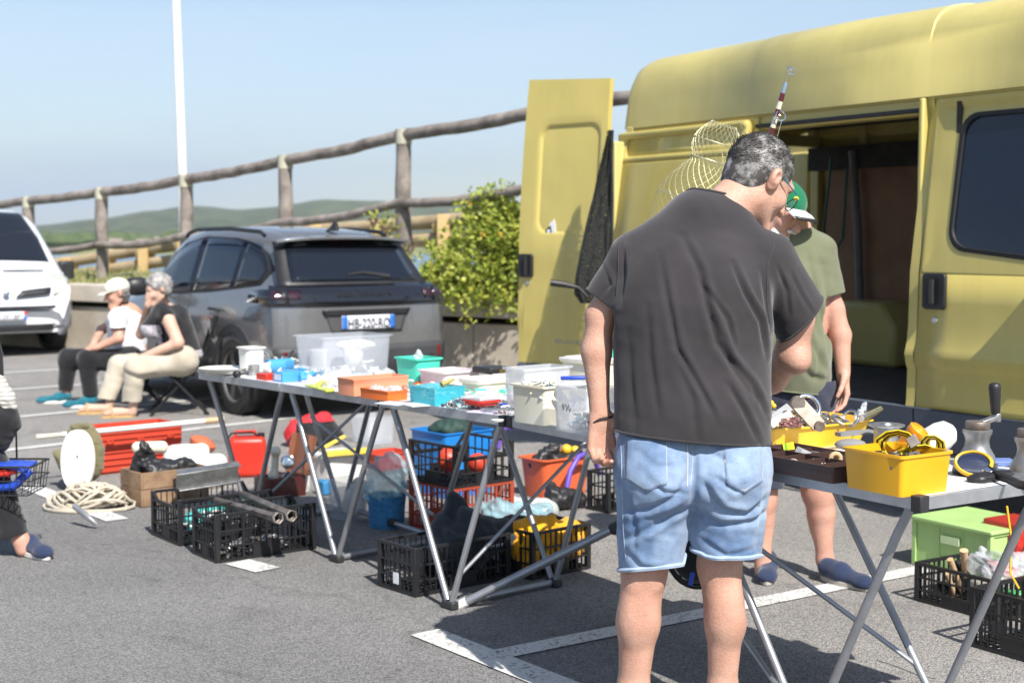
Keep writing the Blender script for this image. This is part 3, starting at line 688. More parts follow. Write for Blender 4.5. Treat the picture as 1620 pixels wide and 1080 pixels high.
m = MB(); m.M = Matrix.Translation((-.09, prof(1.02), 1.015)) @ Matrix.Rotation(R(90), 4, 'X'); m.lathe([(.017, -.01), (.017, .004), (.012, .008), (0, .008)], 16); m.build('lock', M_alu, fd, local=True)
# grey sill, bumper, front end
m = MB(); panel(m, XR + .45, XD0 - .004, .30, .565); panel(m, XD0 + .004, XD1, .36, .565); m.add([(x, y, z) for x in (XR + .45, XD1) for y, z in ((.0, .567), (.03, .573))], [(0, 1, 3, 2)]); m.build('sill', M_grp, van, local=True, smooth=30)
m = MB()
for sgn in (0, 1):
    for x in (-1.93, 1.5):
        yy = .05 if sgn == 0 else 1.85
        Mw = Matrix.Translation((x, yy, .33)) @ Matrix.Rotation(R(90 if sgn == 0 else -90), 4, 'X'); wheel(van, Mw, .33, .2, 6)
# bonnet, windscreen, nose
f = MB(); rg = []
for x, z1, ins in ((.98, 2.10, 0), (1.3, 1.95, .01), (1.75, 1.45, .03), (1.85, 1.30, .04), (2.15, 1.12, .08), (2.3, .95, .14), (2.36, .6, .18), (2.3, .34, .2)):
    pts = []
    for z in (.42, .6, .8, 1.0, 1.2, 1.4, 1.6, 1.8, 2.0, 2.12):
        zz = min(z, z1); pts.append((x, prof(zz) + ins, zz))
    rg.append(pts + [(p[0], 1.9 - p[1], p[2]) for p in reversed(pts)])
f.loft(rg, closed=False, cap=False); f.build('front_body', M_yel, van, local=True, smooth=40)
m = MB(); m.add([(1.34, .2, 1.93), (1.34, 1.7, 1.93), (1.77, 1.76, 1.45), (1.77, .14, 1.45)], [(0, 1, 2, 3)]); w_ = m.build('windscreen', M_glass, van, local=True); w_.location = (.012, 0, .012)
m = MB(); m.box((2.3, .95, .5), (.25, 1.86, .34)); m.build('front_bumper', M_grp, van, local=True, bevel=.06)
for yy in (.2, 1.7): m = MB(); m.box((2.3, yy, .88), (.12, .3, .2)); m.build('headlight', M_glass2, van, local=True, bevel=.04)
# wing mirror
m = MB(); m.box((.95, -.06, 1.50), (.09, .30, .34)); mir = m.build('wing_mirror', M_blk, van, local=True, bevel=.03)
m = MB(); m.tube([(.95, .03, 1.30), (.95, -.06, 1.36)], .022, 8); m.build('mirror_arm', M_blk, mir, local=True)
# steering-side seat seen through the glass
m = MB(); m.box((.25, .5, 1.25), (.14, .5, .66)); m.box((.22, .5, 1.72), (.1, .26, .22)); m.build('front_seat', M_inner, van, local=True, bevel=.05)
# hanging hose and pipes on the far wall
m = MB(); m.tube([(-2.42, 1.62, 1.98), (-2.46, 1.6, 1.5), (-2.44, 1.6, 1.38), (-2.36, 1.6, 1.33), (-2.28, 1.6, 1.42), (-2.27, 1.62, 1.9)], .009, 6); tag(m.build('hose', mat('green_hose', (.01, .12, .09), .5), smooth=60), 'thin green hose hanging in a loop inside the van', 'hose')
bpy.data.objects['hose'].matrix_basis = Matrix.Translation(P0) @ Matrix.Rotation(VR, 4, 'Z')
m = MB(); m.tube([(-2.26, 1.66, 2.02), (-2.2, 1.66, 1.5), (-2.17, 1.66, 1.0)], .028, 10); o = m.build('pipe', mat('dull_grey_pipe', (.16, .16, .17), .5)); tag(o, 'grey pipe hung upright on the dark inner wall of the van', 'pipe'); o.matrix_basis = Matrix.Translation(P0) @ Matrix.Rotation(VR, 4, 'Z')
# open rear door, right-hand leaf: seen from outside
hinge = Matrix.Translation(P0) @ Matrix.Rotation(VR, 4, 'Z') @ Vector((-2.76, -.02, 0))
dd = Vector((-.75, .66, 0)).normalized(); dn = Vector((-.66, -.75, 0)).normalized()
def DQ(px, py):                                       # photo measure on the plane of the door -> (distance from hinge, height)
    r_ = ray(px, py); o = Vector((0, 0, CAMH)); t = (hinge - o).dot(dn) / r_.dot(dn); p = o + r_ * t
    return ((p - hinge).dot(dd), p.z)
def dprof(z): return -.10 * max(0, (z - 1.3) / 1.2) ** 1.6 + (0 if z > 1.0 else 0)
def DP(u, z, w=0): return hinge + dd * u + dn * (w + dprof(z) + (.012 if .83 < z < .93 else 0)) + Vector((0, 0, z - hinge.z))
c = {k: DQ(*v) for k, v in dict(bl=(820, 548), br=(985, 574), tl=(839, 123), tr=(961, 121)).items()}
U1 = c['bl'][0]; zb = .57; zt_l, zt_r = c['tl'][1], c['tr'][1]
inset = [DQ(845, 365), DQ(943, 385), DQ(948, 190), DQ(852, 186)]
iu0, iu1 = inset[1][0], inset[0][0]; iz0, iz1 = (inset[0][1] + inset[1][1]) / 2 + .01, (inset[2][1] + inset[3][1]) / 2 - .02
m = MB(); ou = []
def dout(k, n=12):
    out = []
    for j in range(4 * n):
        s, t = divmod(j, n); t /= n
        P_ = [(.03, zb), (U1, zb), (U1 * .985, zt_l), (.08, zt_r)]
        a, b = P_[s], P_[(s + 1) % 4]; out.append((a[0] + (b[0] - a[0]) * t, a[1] + (b[1] - a[1]) * t))
    return out
out = dout(0); q = rrect(iu0, iu1, iz0, iz1, .09, 11)       # 48 points, starts at the lower side of the larger-u corner
# order the inset to start at its lower small-u corner, going the same way
q = q[42:] + q[:42]
def lerp2(A, B, t): return [(a[0] + (b[0] - a[0]) * t, a[1] + (b[1] - a[1]) * t) for a, b in zip(A, B)]
rings = [[DP(u, z, -.04) for u, z in out], [DP(u, z, 0) for u, z in out]]
for t in (.15, .35, .6, .8, 1): rings.append([DP(u, z, 0) for u, z in lerp2(out, q, t)])
def shrink(Q, s):
    cu = sum(a for a, b in Q) / len(Q); cz = sum(b for a, b in Q) / len(Q)
    w_ = (iu1 - iu0) / 2
    if s > .05: return [(cu + (a - cu) * (1 - s), cz + (b - cz) * (1 - s)) for a, b in Q]
    return [(cu + (a - cu) * (1 - s / (iu1 - iu0) * 2), cz + (b - cz) * (1 - s / (iz1 - iz0) * 2)) for a, b in Q]
rings.append([DP(u, z, -.004) for u, z in shrink(q, .012)]); rings.append([DP(u, z, -.016) for u, z in shrink(q, .026)])
for s in (.2, .4, .6, .8, .95): rings.append([DP(u, z, -.016) for u, z in shrink(q, s)])
m.loft(rings, cap=False); m.add([DP(u, z, -.016) for u, z in shrink(q, .95)], [tuple(range(len(q)))])
m.add([DP(u, z, -.04) for u, z in out], [tuple(range(len(out)))])
rd = m.build('rear_door', M_yel, van, smooth=32)
for hh in (.66, .90):
    pass
m = MB(); m.prism([(0.03, .42), (U1, .42), (U1, .565), (.03, .565)], -.04, .02, lambda u, v, w: DP(u, v, w)); m.build('door_bumper', M_grp, rd, bevel=.012)
a = DQ(833, 420); m = MB(); m.prism(rrect(a[0] - .065, a[0] + .065, a[1] - .08, a[1] + .08, .02), 0, .02, lambda u, v, w: DP(u, v, w)); m.build('handle', M_blk, rd, bevel=.005)
m = MB(); m.prism(rrect(a[0] - .045, a[0] + .04, a[1] - .06, a[1] + .06, .02), .0205, .022, lambda u, v, w: DP(u, v, w)); m.build('handle_recess', M_rub, rd)
m = MB(); m.tube([DP(a[0] - .02, a[1] - .065, .035), DP(a[0] - .02, a[1] + .065, .035)], .013, 8); m.build('handle_grip', M_blk, rd)
a = DQ(836, 447); m = MB(); m.tube([DP(a[0], a[1], 0), DP(a[0], a[1], .008)], .014, 12); m.build('lock', M_alu, rd)
# small lettering and badges on the door
Md = Matrix((-dd, Vector((0, 0, 1)), dn)).transposed().to_4x4()
def door_text(s, px, py, size, m_, fs=(1, 1)):
    a = DQ(px, py); P_ = DP(a[0], a[1], .002); Ml = (mw(rd)).inverted() @ Matrix.Translation(P_) @ Md
    return text_mesh('lettering', s, size, Ml, m_, rd, .001, fs)
M_badge = mat('badge_grey', (.30, .27, .28), .4); M_white_st = mat('white_sticker', (.75, .75, .78), .4, var=.03)
door_text('BOXER', 903, 539, .065, M_badge, (1.35, 1))
a = DQ(872, 362); m = MB(); P_ = a; m.prism([(P_[0] + x * .05, P_[1] + z * .055) for x, z in ((-.1, 1.2), (-.45, .5), (-.5, -.4), (-.8, -1), (-.35, -.9), (-.1, -.2), (.1, -.9), (.45, -1), (.2, -.3), (.3, .4), (.7, .35), (.45, .8), (.1, .9))], 0, .004, lambda u, v, w: DP(u, v, w - .014)); m.build('badge', M_white_st, rd)
a = DQ(866, 366); m = MB(); P_ = a; m.mi = 0; m.tube([DP(a[0], a[1], -.016), DP(a[0], a[1], -.008)], .026, 16); m.mi = 1; m.tube([DP(a[0], a[1], -.009), DP(a[0], a[1], -.006)], .015, 14); m.build('round_badge', [M_blk, M_white_st], rd)
a = DQ(846, 525); m = MB(); m.prism(rrect(a[0] - .045, a[0] + .045, a[1] - .022, a[1] + .022, .004), 0, .002, lambda u, v, w: DP(u, v, w)); st = m.build('sticker', M_white_st, rd)
m = MB(); m.prism(rrect(a[0] + .01, a[0] + .042, a[1] - .01, a[1] + .018, .003), .002, .003, lambda u, v, w: DP(u, v, w)); m.build('sticker_mark', mat('red_print', (.5, .03, .05), .4), st)
# left-hand leaf, swung out on the far side
l0 = Matrix.Translation(P0) @ Matrix.Rotation(VR, 4, 'Z')
m = MB(); m.M = l0; m.box((-3.12, 1.86, 1.42), (.76, .05, 1.72)); m.box((-3.12, 1.84, 1.5), (.55, .05, 1.1)); m.build('left_rear_door', M_yel2, van, bevel=.02)
m = MB(); m.M = l0; m.box((-2.74, .03, 1.3), (.05, .1, 1.5)); m.box((-2.74, 1.84, 1.3), (.06, .12, 1.5)); m.box((-2.72, .95, 2.11), (.08, 1.7, .08)); m.build('rear_frame', M_yel2, van, bevel=.01)
m = MB(); m.M = l0; m.box((-2.74, .95, .48), (.16, 1.86, .2)); m.build('rear_bumper', M_grp, van, bevel=.03)
m = MB(); m.M = l0; m.box((-.6, .95, .4), (4.0, 1.5, .16)); m.build('chassis', M_inner, van)
# ---------------------------------------- grey car
M_gcar = mat('grey_car_paint', (.17, .172, .178), .28, metal=.35, var=.04, vscale=2, coat=.9)
M_clad = mat('dark_cladding', (.045, .046, .05), .6, var=.12)
fx, fy = -.60, .80; car_o = Vector((-2.23, 11.46, 0)) ; CR = math.atan2(fy, fx)      # origin: rear left wheel; local x forward, y left
car_o = car_o + Vector((.785, .62, 0)) * 0.0
car = thing('parked_hatchback', 'dark grey compact crossover parked with its tail towards the stall', 'car', (car_o.x, car_o.y, 0), CR); car.scale = (.90, .93, .98)
# local: rear axle x=0, left side y=0, right side y=-1.74 ; tail at x=-.82, nose x=3.35
CW = 1.62
def csec(x, roof, belt, ins_roof, ins_belt, zb=.26, bulge=0, ins=0):
    half = CW / 2 - ins
    pts = [(half * .86, zb), (half - .03, zb + .04), (half - .005, .42), (half + bulge, .62), (half + bulge * .6 - .01, .80), (half - .035 - ins_belt * .3, belt - .05), (half - .05 - ins_belt, belt)]
    top = []
    if roof > belt + .03:
        for k in range(1, 5):
            t = k / 5; top.append((half - .05 - ins_belt - (ins_roof - ins_belt) * t, belt + (roof - .06 - belt) * t))
        top += [(half - .05 - ins_roof - .01, roof - .05), (half - .05 - ins_roof - .07, roof - .012), (half * .5, roof + .012), (0, roof + .022)]
    else:
        for k in range(1, 5): top.append((half - .05 - ins_belt - .02 * k, belt + .006 * k))
        top += [(half * .8, roof), (half * .7, roof + .003), (half * .4, roof + .008), (0, roof + .01)]
    pts += top
    left = [(x, -CW / 2 + y, z) for y, z in pts]; right = [(x, -CW / 2 - y, z) for y, z in reversed(pts[:-1])]
    return left + right
S = []
for x, roof, belt, ir, ib, zb, bu, ins in (
    (-.75, .70, .66, 0, 0, .42, -.10, .10), (-.745, .95, .90, 0, .03, .36, -.05, .06), (-.73, 1.03, .985, .04, .04, .30, -.01, .03), (-.72, 1.08, 1.03, .10, .06, .27, .0, .01), (-.60, 1.22, 1.05, .16, .05, .26, .01, 0),
    (-.46, 1.40, 1.04, .19, .04, .26, .02, 0), (-.36, 1.465, 1.03, .20, .03, .26, .025, 0), (-.15, 1.50, 1.015, .20, .02, .26, .03, 0), (.2, 1.525, 1.00, .195, .01, .26, .03, 0), (.7, 1.54, .975, .19, .005, .26, .01, 0),
    (1.2, 1.54, .95, .19, 0, .26, 0, 0), (1.6, 1.50, .935, .195, 0, .26, 0, 0), (1.95, 1.38, .93, .21, 0, .26, 0, 0), (2.25, 1.17, .925, .20, .01, .26, .01, 0), (2.45, 1.0, .92, .15, .03, .26, .02, 0),
    (2.6, .965, .91, .10, .06, .26, .03, .0), (3.0, .92, .86, .05, .06, .26, .01, .03), (3.25, .85, .78, 0, .05, .28, -.03, .09), (3.38, .66, .60, 0, .03, .32, -.08, .18)):
    S.append(csec(x, roof, belt, ir, ib, zb, bu, ins))
m = MB(); m.loft(S, closed=False, cap=True)
n_ = len(S[0]); m.add(S[0], [tuple(range(n_))]); m.add(S[-1], [tuple(range(n_))])
cb = m.build('body', M_gcar, car, local=True, smooth=45)
def quadsurf(m, ring_i, k0, k1, push=.006, side=1):
    pass
# side glass: patches standing 3 mm proud of the body sides
def sidepatch(name, poly, mt, push=.004, par=cb):
    """poly in (x,z) on the left side; also mirrored to the right"""
    for sgn in (1, -1):
        vs = []
        def ysurf(x, z):
            for a, b in zip(S, S[1:]):
                if a[0][0] <= x <= b[0][0]:
                    t = (x - a[0][0]) / (b[0][0] - a[0][0]); sec = [(a[i][1] + (b[i][1] - a[i][1]) * t, a[i][2] + (b[i][2] - a[i][2]) * t) for i in range(len(a) // 2 + 1)]
                    for (y0, z0), (y1, z1) in zip(sec, sec[1:]):
                        if z0 <= z <= z1 and z1 > z0: return y0 + (y1 - y0) * (z - z0) / (z1 - z0)
                    return sec[-3][0]
            return 0
        # subdivide polygon edges and fan it in strips
        (top, bot) = poly; n = 14; L_ = []
        for k in range(n + 1):
            t = k / n
            def along(P_):
                d = t * (len(P_) - 1); i = min(int(d), len(P_) - 2); u = d - i; return (P_[i][0] + (P_[i + 1][0] - P_[i][0]) * u, P_[i][1] + (P_[i + 1][1] - P_[i][1]) * u)
            a, b = along(top), along(bot); col_ = []
            for j in range(5):
                q = j / 4; x = a[0] + (b[0] - a[0]) * q; z = a[1] + (b[1] - a[1]) * q; y = ysurf(x, z) + push
                col_.append((x, y if sgn > 0 else -CW - y, z))
            L_.append(col_)
        mm = MB(); mm.loft(L_, closed=False, cap=False); o = mm.build(name, mt, par, local=True, smooth=60, recalc=False)
        solid(o, .003, 0)
sidepatch('window_frame', ([(-.44, 1.20), (-.2, 1.36), (.3, 1.455), (1.1, 1.475), (1.65, 1.40), (2.05, 1.19), (2.33, .97)], [(-.30, 1.075), (.1, 1.04), (.6, 1.0), (1.1, .975), (1.6, .955), (2.0, .945), (2.33, .945)]), M_blk, .003)
sidepatch('side_window', ([(-.33, 1.20), (-.18, 1.33), (.10, 1.40), (.17, 1.41)], [(-.25, 1.10), (-.1, 1.085), (.06, 1.07), (.17, 1.06)]), M_glass2, .007)
sidepatch('side_window', ([(.24, 1.42), (.5, 1.445), (.9, 1.455), (1.03, 1.45)], [(.22, 1.055), (.5, 1.03), (.8, 1.01), (1.03, 1.0)]), M_glass, .007)
sidepatch('side_window', ([(1.10, 1.45), (1.4, 1.42), (1.7, 1.33), (2.0, 1.17), (2.18, 1.03)], [(1.10, .995), (1.4, .98), (1.7, .97), (2.0, .965), (2.18, .965)]), M_glass, .007)
sidepatch('sill_cladding', ([(-.80, .50), (-.40, .44), (.4, .42), (2.2, .42), (2.8, .44)], [(-.80, .33), (-.3, .30), (.4, .29), (2.2, .29), (2.8, .31)]), M_clad, .006)
# wheel arches, wheels
for sgn in (1, -1):
    for x in (0.0, 2.6):
        y = 0 if sgn > 0 else -CW
        m = MB(); pts = []
        for rr, dy in ((.42, .012), (.425, .034), (.355, .036), (.345, -.1)):
            pts.append([(x + rr * math.cos(R(a)), y + sgn * (dy), .33 + rr * math.sin(R(a))) for a in range(-10, 191, 8)])
        m.loft(pts, closed=False, cap=False); m.build('wheel_arch', M_clad, cb, local=True)
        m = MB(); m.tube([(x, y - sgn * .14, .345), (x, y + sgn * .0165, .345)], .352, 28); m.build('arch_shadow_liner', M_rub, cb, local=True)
        wheel(car, Matrix.Translation((x, y + sgn * .032, .325)) @ Matrix.Rotation(R(-90 * sgn), 4, 'X'), .325, .2, 5, mrim=mat('dusty_rim', (.16, .155, .15), .5, metal=.5, var=.15, vscale=9))
# tail: rear window, light band, plate, bumper, spoiler. rear surface helper: y in [-1,1] across, z height -> point
def tail(v, z, push=0):
    zz = [(.30, -.80), (.42, -.86), (.66, -.865), (.90, -.850), (1.0, -.815), (1.07, -.735), (1.22, -.60), (1.40, -.46), (1.47, -.36)]
    x = zz[-1][1]
    for (a, b), (c, d) in zip(zz, zz[1:]):
        if a <= z <= c: x = b + (d - b) * (z - a) / (c - a)
    x += .10 * abs(v) ** 3.5
    half = .82 if z < 1.0 else .82 - (z - 1.0) * .42
    return (x - push, -CW / 2 + v * half, z + push * .2)
def tailpatch(name, poly, mt, push=.012, par=cb, nz=6, nv=16):
    """poly: list of rows (z_left..., ) as (v0,z0,v1,z1) bottom -> top"""
    L_ = []
    for (a, b, c, d), (e, f_, g_, h) in zip(poly, poly[1:]):
        for j in range(nz + (1 if (e, f_) == (poly[-1][0], poly[-1][1]) else 0)):
            t = j / nz; A = (a + (e - a) * t, b + (f_ - b) * t); B = (c + (g_ - c) * t, d + (h - d) * t)
            L_.append([tail(A[0] + (B[0] - A[0]) * i / nv, A[1] + (B[1] - A[1]) * i / nv, push) for i in range(nv + 1)])
    mm = MB(); mm.loft(L_, closed=False, cap=False); o = mm.build(name, mt, par, local=True, smooth=60, recalc=False); return solid(o, .012, 0)
tailpatch('tailgate', [(-1.03, .52, 1.03, .52), (-1.03, 1.0, 1.03, 1.0), (-1.0, 1.06, 1.0, 1.06)], M_gcar, .022, nv=24)
tailpatch('rear_window_frame', [(-.93, 1.05, .93, 1.05), (-.98, 1.42, .98, 1.42)], M_blk, .02)
tailpatch('rear_window', [(-.80, 1.10, .80, 1.10), (-.84, 1.38, .84, 1.38)], M_glass2, .032)
tailpatch('light_bar', [(-1.06, .915, 1.06, .915), (-1.04, 1.07, 1.04, 1.07)], mat('gloss_black', (.010, .010, .013), .1, coat=1, var=.05), .045, nv=24)
for s in (-1, 1):
    tailpatch('tail_light', [(s * .74, .965, s * 1.05, .965), (s * .74, 1.03, s * 1.03, 1.03)], mat('smoked_lens', (.03, .008, .012), .08, coat=1), .052, nv=6)
for s in (1, -1):
    m = MB(); y0 = 0 if s > 0 else -CW
    m.loft([[(-.83, y0 - s * .10, .935), (-.80, y0 - s * .10, 1.055)], [(-.70, y0 - s * .0, .935), (-.70, y0 - s * .02, 1.05)], [(-.52, y0 + s * .02, .935), (-.50, y0 + s * .0, 1.045)], [(-.30, y0 + s * .022, .94), (-.34, y0 + s * .006, 1.035)]], closed=False, cap=False)
    o = m.build('light_bar_side', MATS['gloss_black'], cb, local=True); solid(o, .02, 1)
tailpatch('rear_bumper', [(-1.0, .30, 1.0, .30), (-1.04, .58, 1.04, .58)], M_clad, .05, nv=24)
tailpatch('plate_recess', [(-.42, .69, .42, .69), (-.50, .86, .50, .86)], mat('grey_recess', (.10, .10, .105), .35, metal=.3), .030)
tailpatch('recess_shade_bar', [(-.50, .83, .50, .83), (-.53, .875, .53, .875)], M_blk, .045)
M_plate = mat('plate_white', (.72, .73, .76), .4, var=.02); M_pblue = mat('plate_blue', (.03, .16, .55), .4, var=.05); M_ptext = mat('plate_text', (.04, .045, .06), .5)
pl = tailpatch('number_plate', [(-.315, .715, .315, .715), (-.315, .825, .315, .825)], M_plate, .048)
for s in (-1, 1): tailpatch('plate_band', [(s * .255, .717, s * .315, .717), (s * .255, .823, s * .315, .823)], M_pblue, .052, par=pl, nv=2)
Mt = Matrix.Translation((-.868 - .055, -CW / 2, .770)) @ Matrix(((0, 0, -1, 0), (-1, 0, 0, 0), (0, 1, 0, 0), (0, 0, 0, 1)))
text_mesh('plate_number', 'HB-220-RQ', .105, Mt, M_ptext, pl, .001, (.82, 1))
Mt2 = Matrix.Translation((-.85, -CW / 2, 1.0)) @ Matrix(((0, 0, -1, 0), (-1, 0, 0, 0), (0, 1, 0, 0), (0, 0, 0, 1)))
text_mesh('lettering', 'PEUGEOT', .05, Mt2 @ Matrix.Translation((0, 0, .030)), mat('dark_chrome', (.12, .12, .13), .3, metal=.8), cb, .001, (2.6, 1))
Mt3 = Matrix.Translation((-.895, -.35, .655)) @ Matrix(((0, 0, -1, 0), (-1, 0, 0, 0), (0, 1, 0, 0), (0, 0, 0, 1)))
text_mesh('lettering', 'e-2008', .035, Mt3, M_ptext, cb, .001, (1.6, 1))
m = MB(); m.loft([[(-.48, -CW / 2 + v * .64, 1.475 - .03 * abs(v) ** 3), (-.60 + .10 * abs(v) ** 3, -CW / 2 + v * .66, 1.468 - .03 * abs(v) ** 3), (-.60 + .10 * abs(v) ** 3, -CW / 2 + v * .66, 1.445 - .03 * abs(v) ** 3), (-.42, -CW / 2 + v * .64, 1.43 - .03 * abs(v) ** 3)] for v in [i / 8 - 1 for i in range(17)]]); m.build('spoiler', M_gcar, cb, local=True, bevel=.004)
tailpatch('brake_light', [(-.18, 1.425, .18, 1.425), (-.18, 1.437, .18, 1.437)], mat('red_lens', (.16, .01, .012), .3), .055, nv=4)
m = MB(); m.tube([tail(-.42, 1.13, .04), tail(-.1, 1.165, .045), tail(.12, 1.15, .045)], [.022, .016, .008], 8); m.build('wiper', M_blk, cb, local=True)
m = MB(); m.M = Matrix.Translation((-.28, -CW / 2, 1.515)); m.loft([[(x, y * w_, z_) for y, z_ in ((-1, 0), (-.5, h_), (.5, h_), (1, 0))] for x, w_, h_ in ((.12, .01, .005), (.02, .03, .03), (-.05, .03, .075), (-.09, .02, .065), (-.10, .012, 0))]); m.build('aerial_fin', M_blk, cb, local=True, bevel=.004)
for s in (1, -1):
    m = MB(); y = -CW / 2 + s * (.61); m.tube([(-.18, y, 1.475), (-.1, y, 1.507), (.5, y + s * .01, 1.537), (1.2, y + s * .01, 1.532), (1.42, y, 1.502), (1.48, y, 1.472)], .018, 8); m.build('roof_rail', M_blk, cb, local=True)
    m = MB(); m.ell((1.78, -CW / 2 + s * 1.0, 1.02), (.09, .12, .085), 12, e=.7); mi = m.build('wing_mirror', M_blk, cb, local=True)
    m = MB(); m.bar((1.80, -CW / 2 + s * .82, .98), (1.78, -CW / 2 + s * .95, .98), .05, .03); m.build('mirror_stalk', M_blk, mi, local=True)
    for x in (.42, 1.40):
        m = MB(); y = 0 if s > 0 else -CW
        m.tube([(x - .09, y + s * .0, .855), (x - .08, y + s * .028, .86), (x + .08, y + s * .028, .862), (x + .09, y, .86)], .013, 8); m.build('door_handle', M_gcar if x > 1 else M_blk, cb, local=True)
for x in (.24, 1.07):
    m = MB(); m.tube([(x, .008, .45), (x, .012, .62), (x, -.005, .80), (x, -.055, .97)], .004, 5)
    m.build('door_seam', M_rub, cb, local=True)
for s in (1, -1):
    m = MB(); m.box((-.868 + .03, -CW / 2 + s * .76, .52), (.02, .035, .09)); m.build('reflector', MATS['red_lens'], cb, local=True, bevel=.004)
m = MB(); m.box((1.3, -CW / 2, .3), (3.9, 1.3, .16)); m.build('underbody', M_inner, car, local=True)
# ---------------------------------------- white van, nose towards the camera
M_wv = mat('white_van_paint', (.76, .77, .78), .3, var=.03, coat=.7)
wvx = WY(0, 500, 17.6); wv = thing('minivan', 'white delivery van parked at the left edge, nose towards the stall', 'van', (wvx.x, wvx.y - .2, 0), math.atan2(-.80, .60))
def wsec(x, hw, pts): return [(x, hw * a, z) for a, z in pts] + [(x, -hw * a, z) for a, z in reversed(pts[:-1])]
# local: x forward (nose x=0.3), y across, half width .95
secs = []
for x, hw, zb, zt, cr_ in ((-4.2, .93, .35, 1.93, .16), (-4.0, .95, .30, 1.96, .12), (-1.2, .95, .30, 1.96, .12), (-.95, .95, .30, 1.88, .12), (-.55, .95, .30, 1.55, .14), (-.2, .94, .30, 1.20, .12), (.0, .92, .30, 1.12, .11), (.25, .88, .28, .99, .14), (.42, .80, .27, .86, .16), (.50, .70, .28, .62, .16), (.50, .66, .32, .5, .1)):
    top = min(zt, 99); beltz = min(1.12, zt - .1)
    P_ = [(.9, zb), (.985, zb + .1), (1.0, zb + (beltz - zb) * .5), (.985, beltz), (.985 - .13 * max(0, (zt - 1.12)), zt - cr_), (.92 - .16 * max(0, (zt - 1.12)), zt - cr_ * .35), (.78 - .12 * max(0, (zt - 1.12)), zt), (.4, zt + .02), (0, zt + .03)]
    secs.append(wsec(x, hw, P_))
m = MB(); m.loft(secs, closed=False, cap=False); n_ = len(secs[0]); m.add(secs[-1], [tuple(range(n_))]); m.add(secs[0], [tuple(range(n_))]); 
keep = [(f, all(m.v[i][0] > -1.3 for i in f) and sum(m.v[i][2] for i in f) / len(f) < .60 and len(f) < 9) for f in m.f]
mb2 = MB(); _f = [f for f, k in keep if k]; _u = sorted({i for f in _f for i in f}); _q = {i: n for n, i in enumerate(_u)}; mb2.v = [m.v[i] for i in _u]; mb2.f = [tuple(_q[i] for i in f) for f in _f]; mb2.m = [0] * len(mb2.f)
m.f = [f for f, k in keep if not k]; m.m = [0] * len(m.f)
wb_ = m.build('body', M_wv, wv, local=True, smooth=42)
m = MB()
def wsf(t, v):
    rows = [(-.25, 1.225, .775), (-.55, 1.565, .74), (-.95, 1.895, .66), (-1.05, 1.925, .62)]; d = t * 2.7; i = min(int(d), 2); u = d - i
    a, b = rows[i], rows[i + 1]; hw = a[2] + (b[2] - a[2]) * u; return (a[0] + (b[0] - a[0]) * u + .014, v * hw, a[1] + (b[1] - a[1]) * u + .03 - .02 * v * v + .008)
m.loft([[wsf(t / 8, v / 6 - 1) for v in range(13)] for t in range(9)], closed=False, cap=False); m.build('windscreen', M_glass2, wb_, local=True, recalc=False)
def nose(v, z, push=0):
    rows = [(.28, .50, .66), (.5, .51, .70), (.62, .505, .72), (.86, .43, .80), (.99, .26, .88), (1.12, .01, .92)]
    for (a, b, c_), (d, e, f_) in zip(rows, rows[1:]):
        if a <= z <= d: t = (z - a) / (d - a); x = b + (e - b) * t; hw = c_ + (f_ - c_) * t
    cv = max(0, abs(v) - .55) / .45
    return (x + push - .34 * cv ** 2, v * (hw + .10), z + push * .3)
def nosepatch(name, rows, mt, push, nv=12, nz=4, par=None):
    L_ = []
    for (a, b, c_, d), (e, f_, g_, h) in zip(rows, rows[1:]):
        for j in range(nz + 1):
            t = j / nz; A = (a + (e - a) * t, b + (f_ - b) * t); B = (c_ + (g_ - c_) * t, d + (h - d) * t); L_.append([nose(A[0] + (B[0] - A[0]) * i / nv, A[1] + (B[1] - A[1]) * i / nv, push) for i in range(nv + 1)])
    mm = MB(); mm.loft(L_, closed=False, cap=False); o = mm.build(name, mt, par or wb_, local=True, smooth=60, recalc=False); return solid(o, .02, 0)
M_wbump = mat('grey_bumper', (.17, .18, .20), .6, var=.08)
mb2.build('front_bumper', M_wbump, wb_, local=True, smooth=42)
wv.scale = (1, 1, .91)
nosepatch('lower_grille', [(-.78, .33, .78, .33), (-.80, .42, .80, .42)], M_blk, .045)
for s in (-1, 1):
    nosepatch('upper_grille', [(s * .12, .775, s * .60, .82), (s * .22, .865, s * .62, .90)], M_blk, .04, nv=6)
    nosepatch('headlight', [(s * .66, .80, s * .90, .82), (s * .64, 1.02, s * .93, .99), (s * .68, 1.08, s * .86, 1.06)], mat('headlight_lens', (.55, .56, .50), .12, coat=1), .035, nv=6)
    nosepatch('fog_light', [(s * .72, .36, s * .86, .36), (s * .72, .44, s * .86, .44)], mat('fog_lens', (.30, .32, .33), .15, coat=1), .05, nv=4)
    m = MB(); m.box((-.50, s * 1.08, 1.12), (.1, .2, .26)); m.build('wing_mirror', M_blk, wb_, local=True, bevel=.03)
    for x in (-.35, -3.4): wheel(wv, Matrix.Translation((x, s * .93, .32)) @ Matrix.Rotation(R(-90 * s), 4, 'X'), .32, .2, 5)
    m = MB(); m.add([(-1.25, s * .93, 1.16), (-.5, s * .952, 1.16), (-.75, s * .93, 1.45), (-1.05, s * .87, 1.78), (-1.25, s * .865, 1.80)], [(0, 1, 2, 3, 4)]); m.build('side_window', M_glass2, wb_, local=True)
nosepatch('lower_slot', [(-.70, .635, .70, .635), (-.72, .665, .72, .665)], M_blk, .035)
m = MB(); m.box((.06, .35, 1.135), (.02, .5, .02)); m.box((.06, -.35, 1.135), (.02, .5, .02)); m.build('bonnet_vent', M_blk, wb_, local=True)
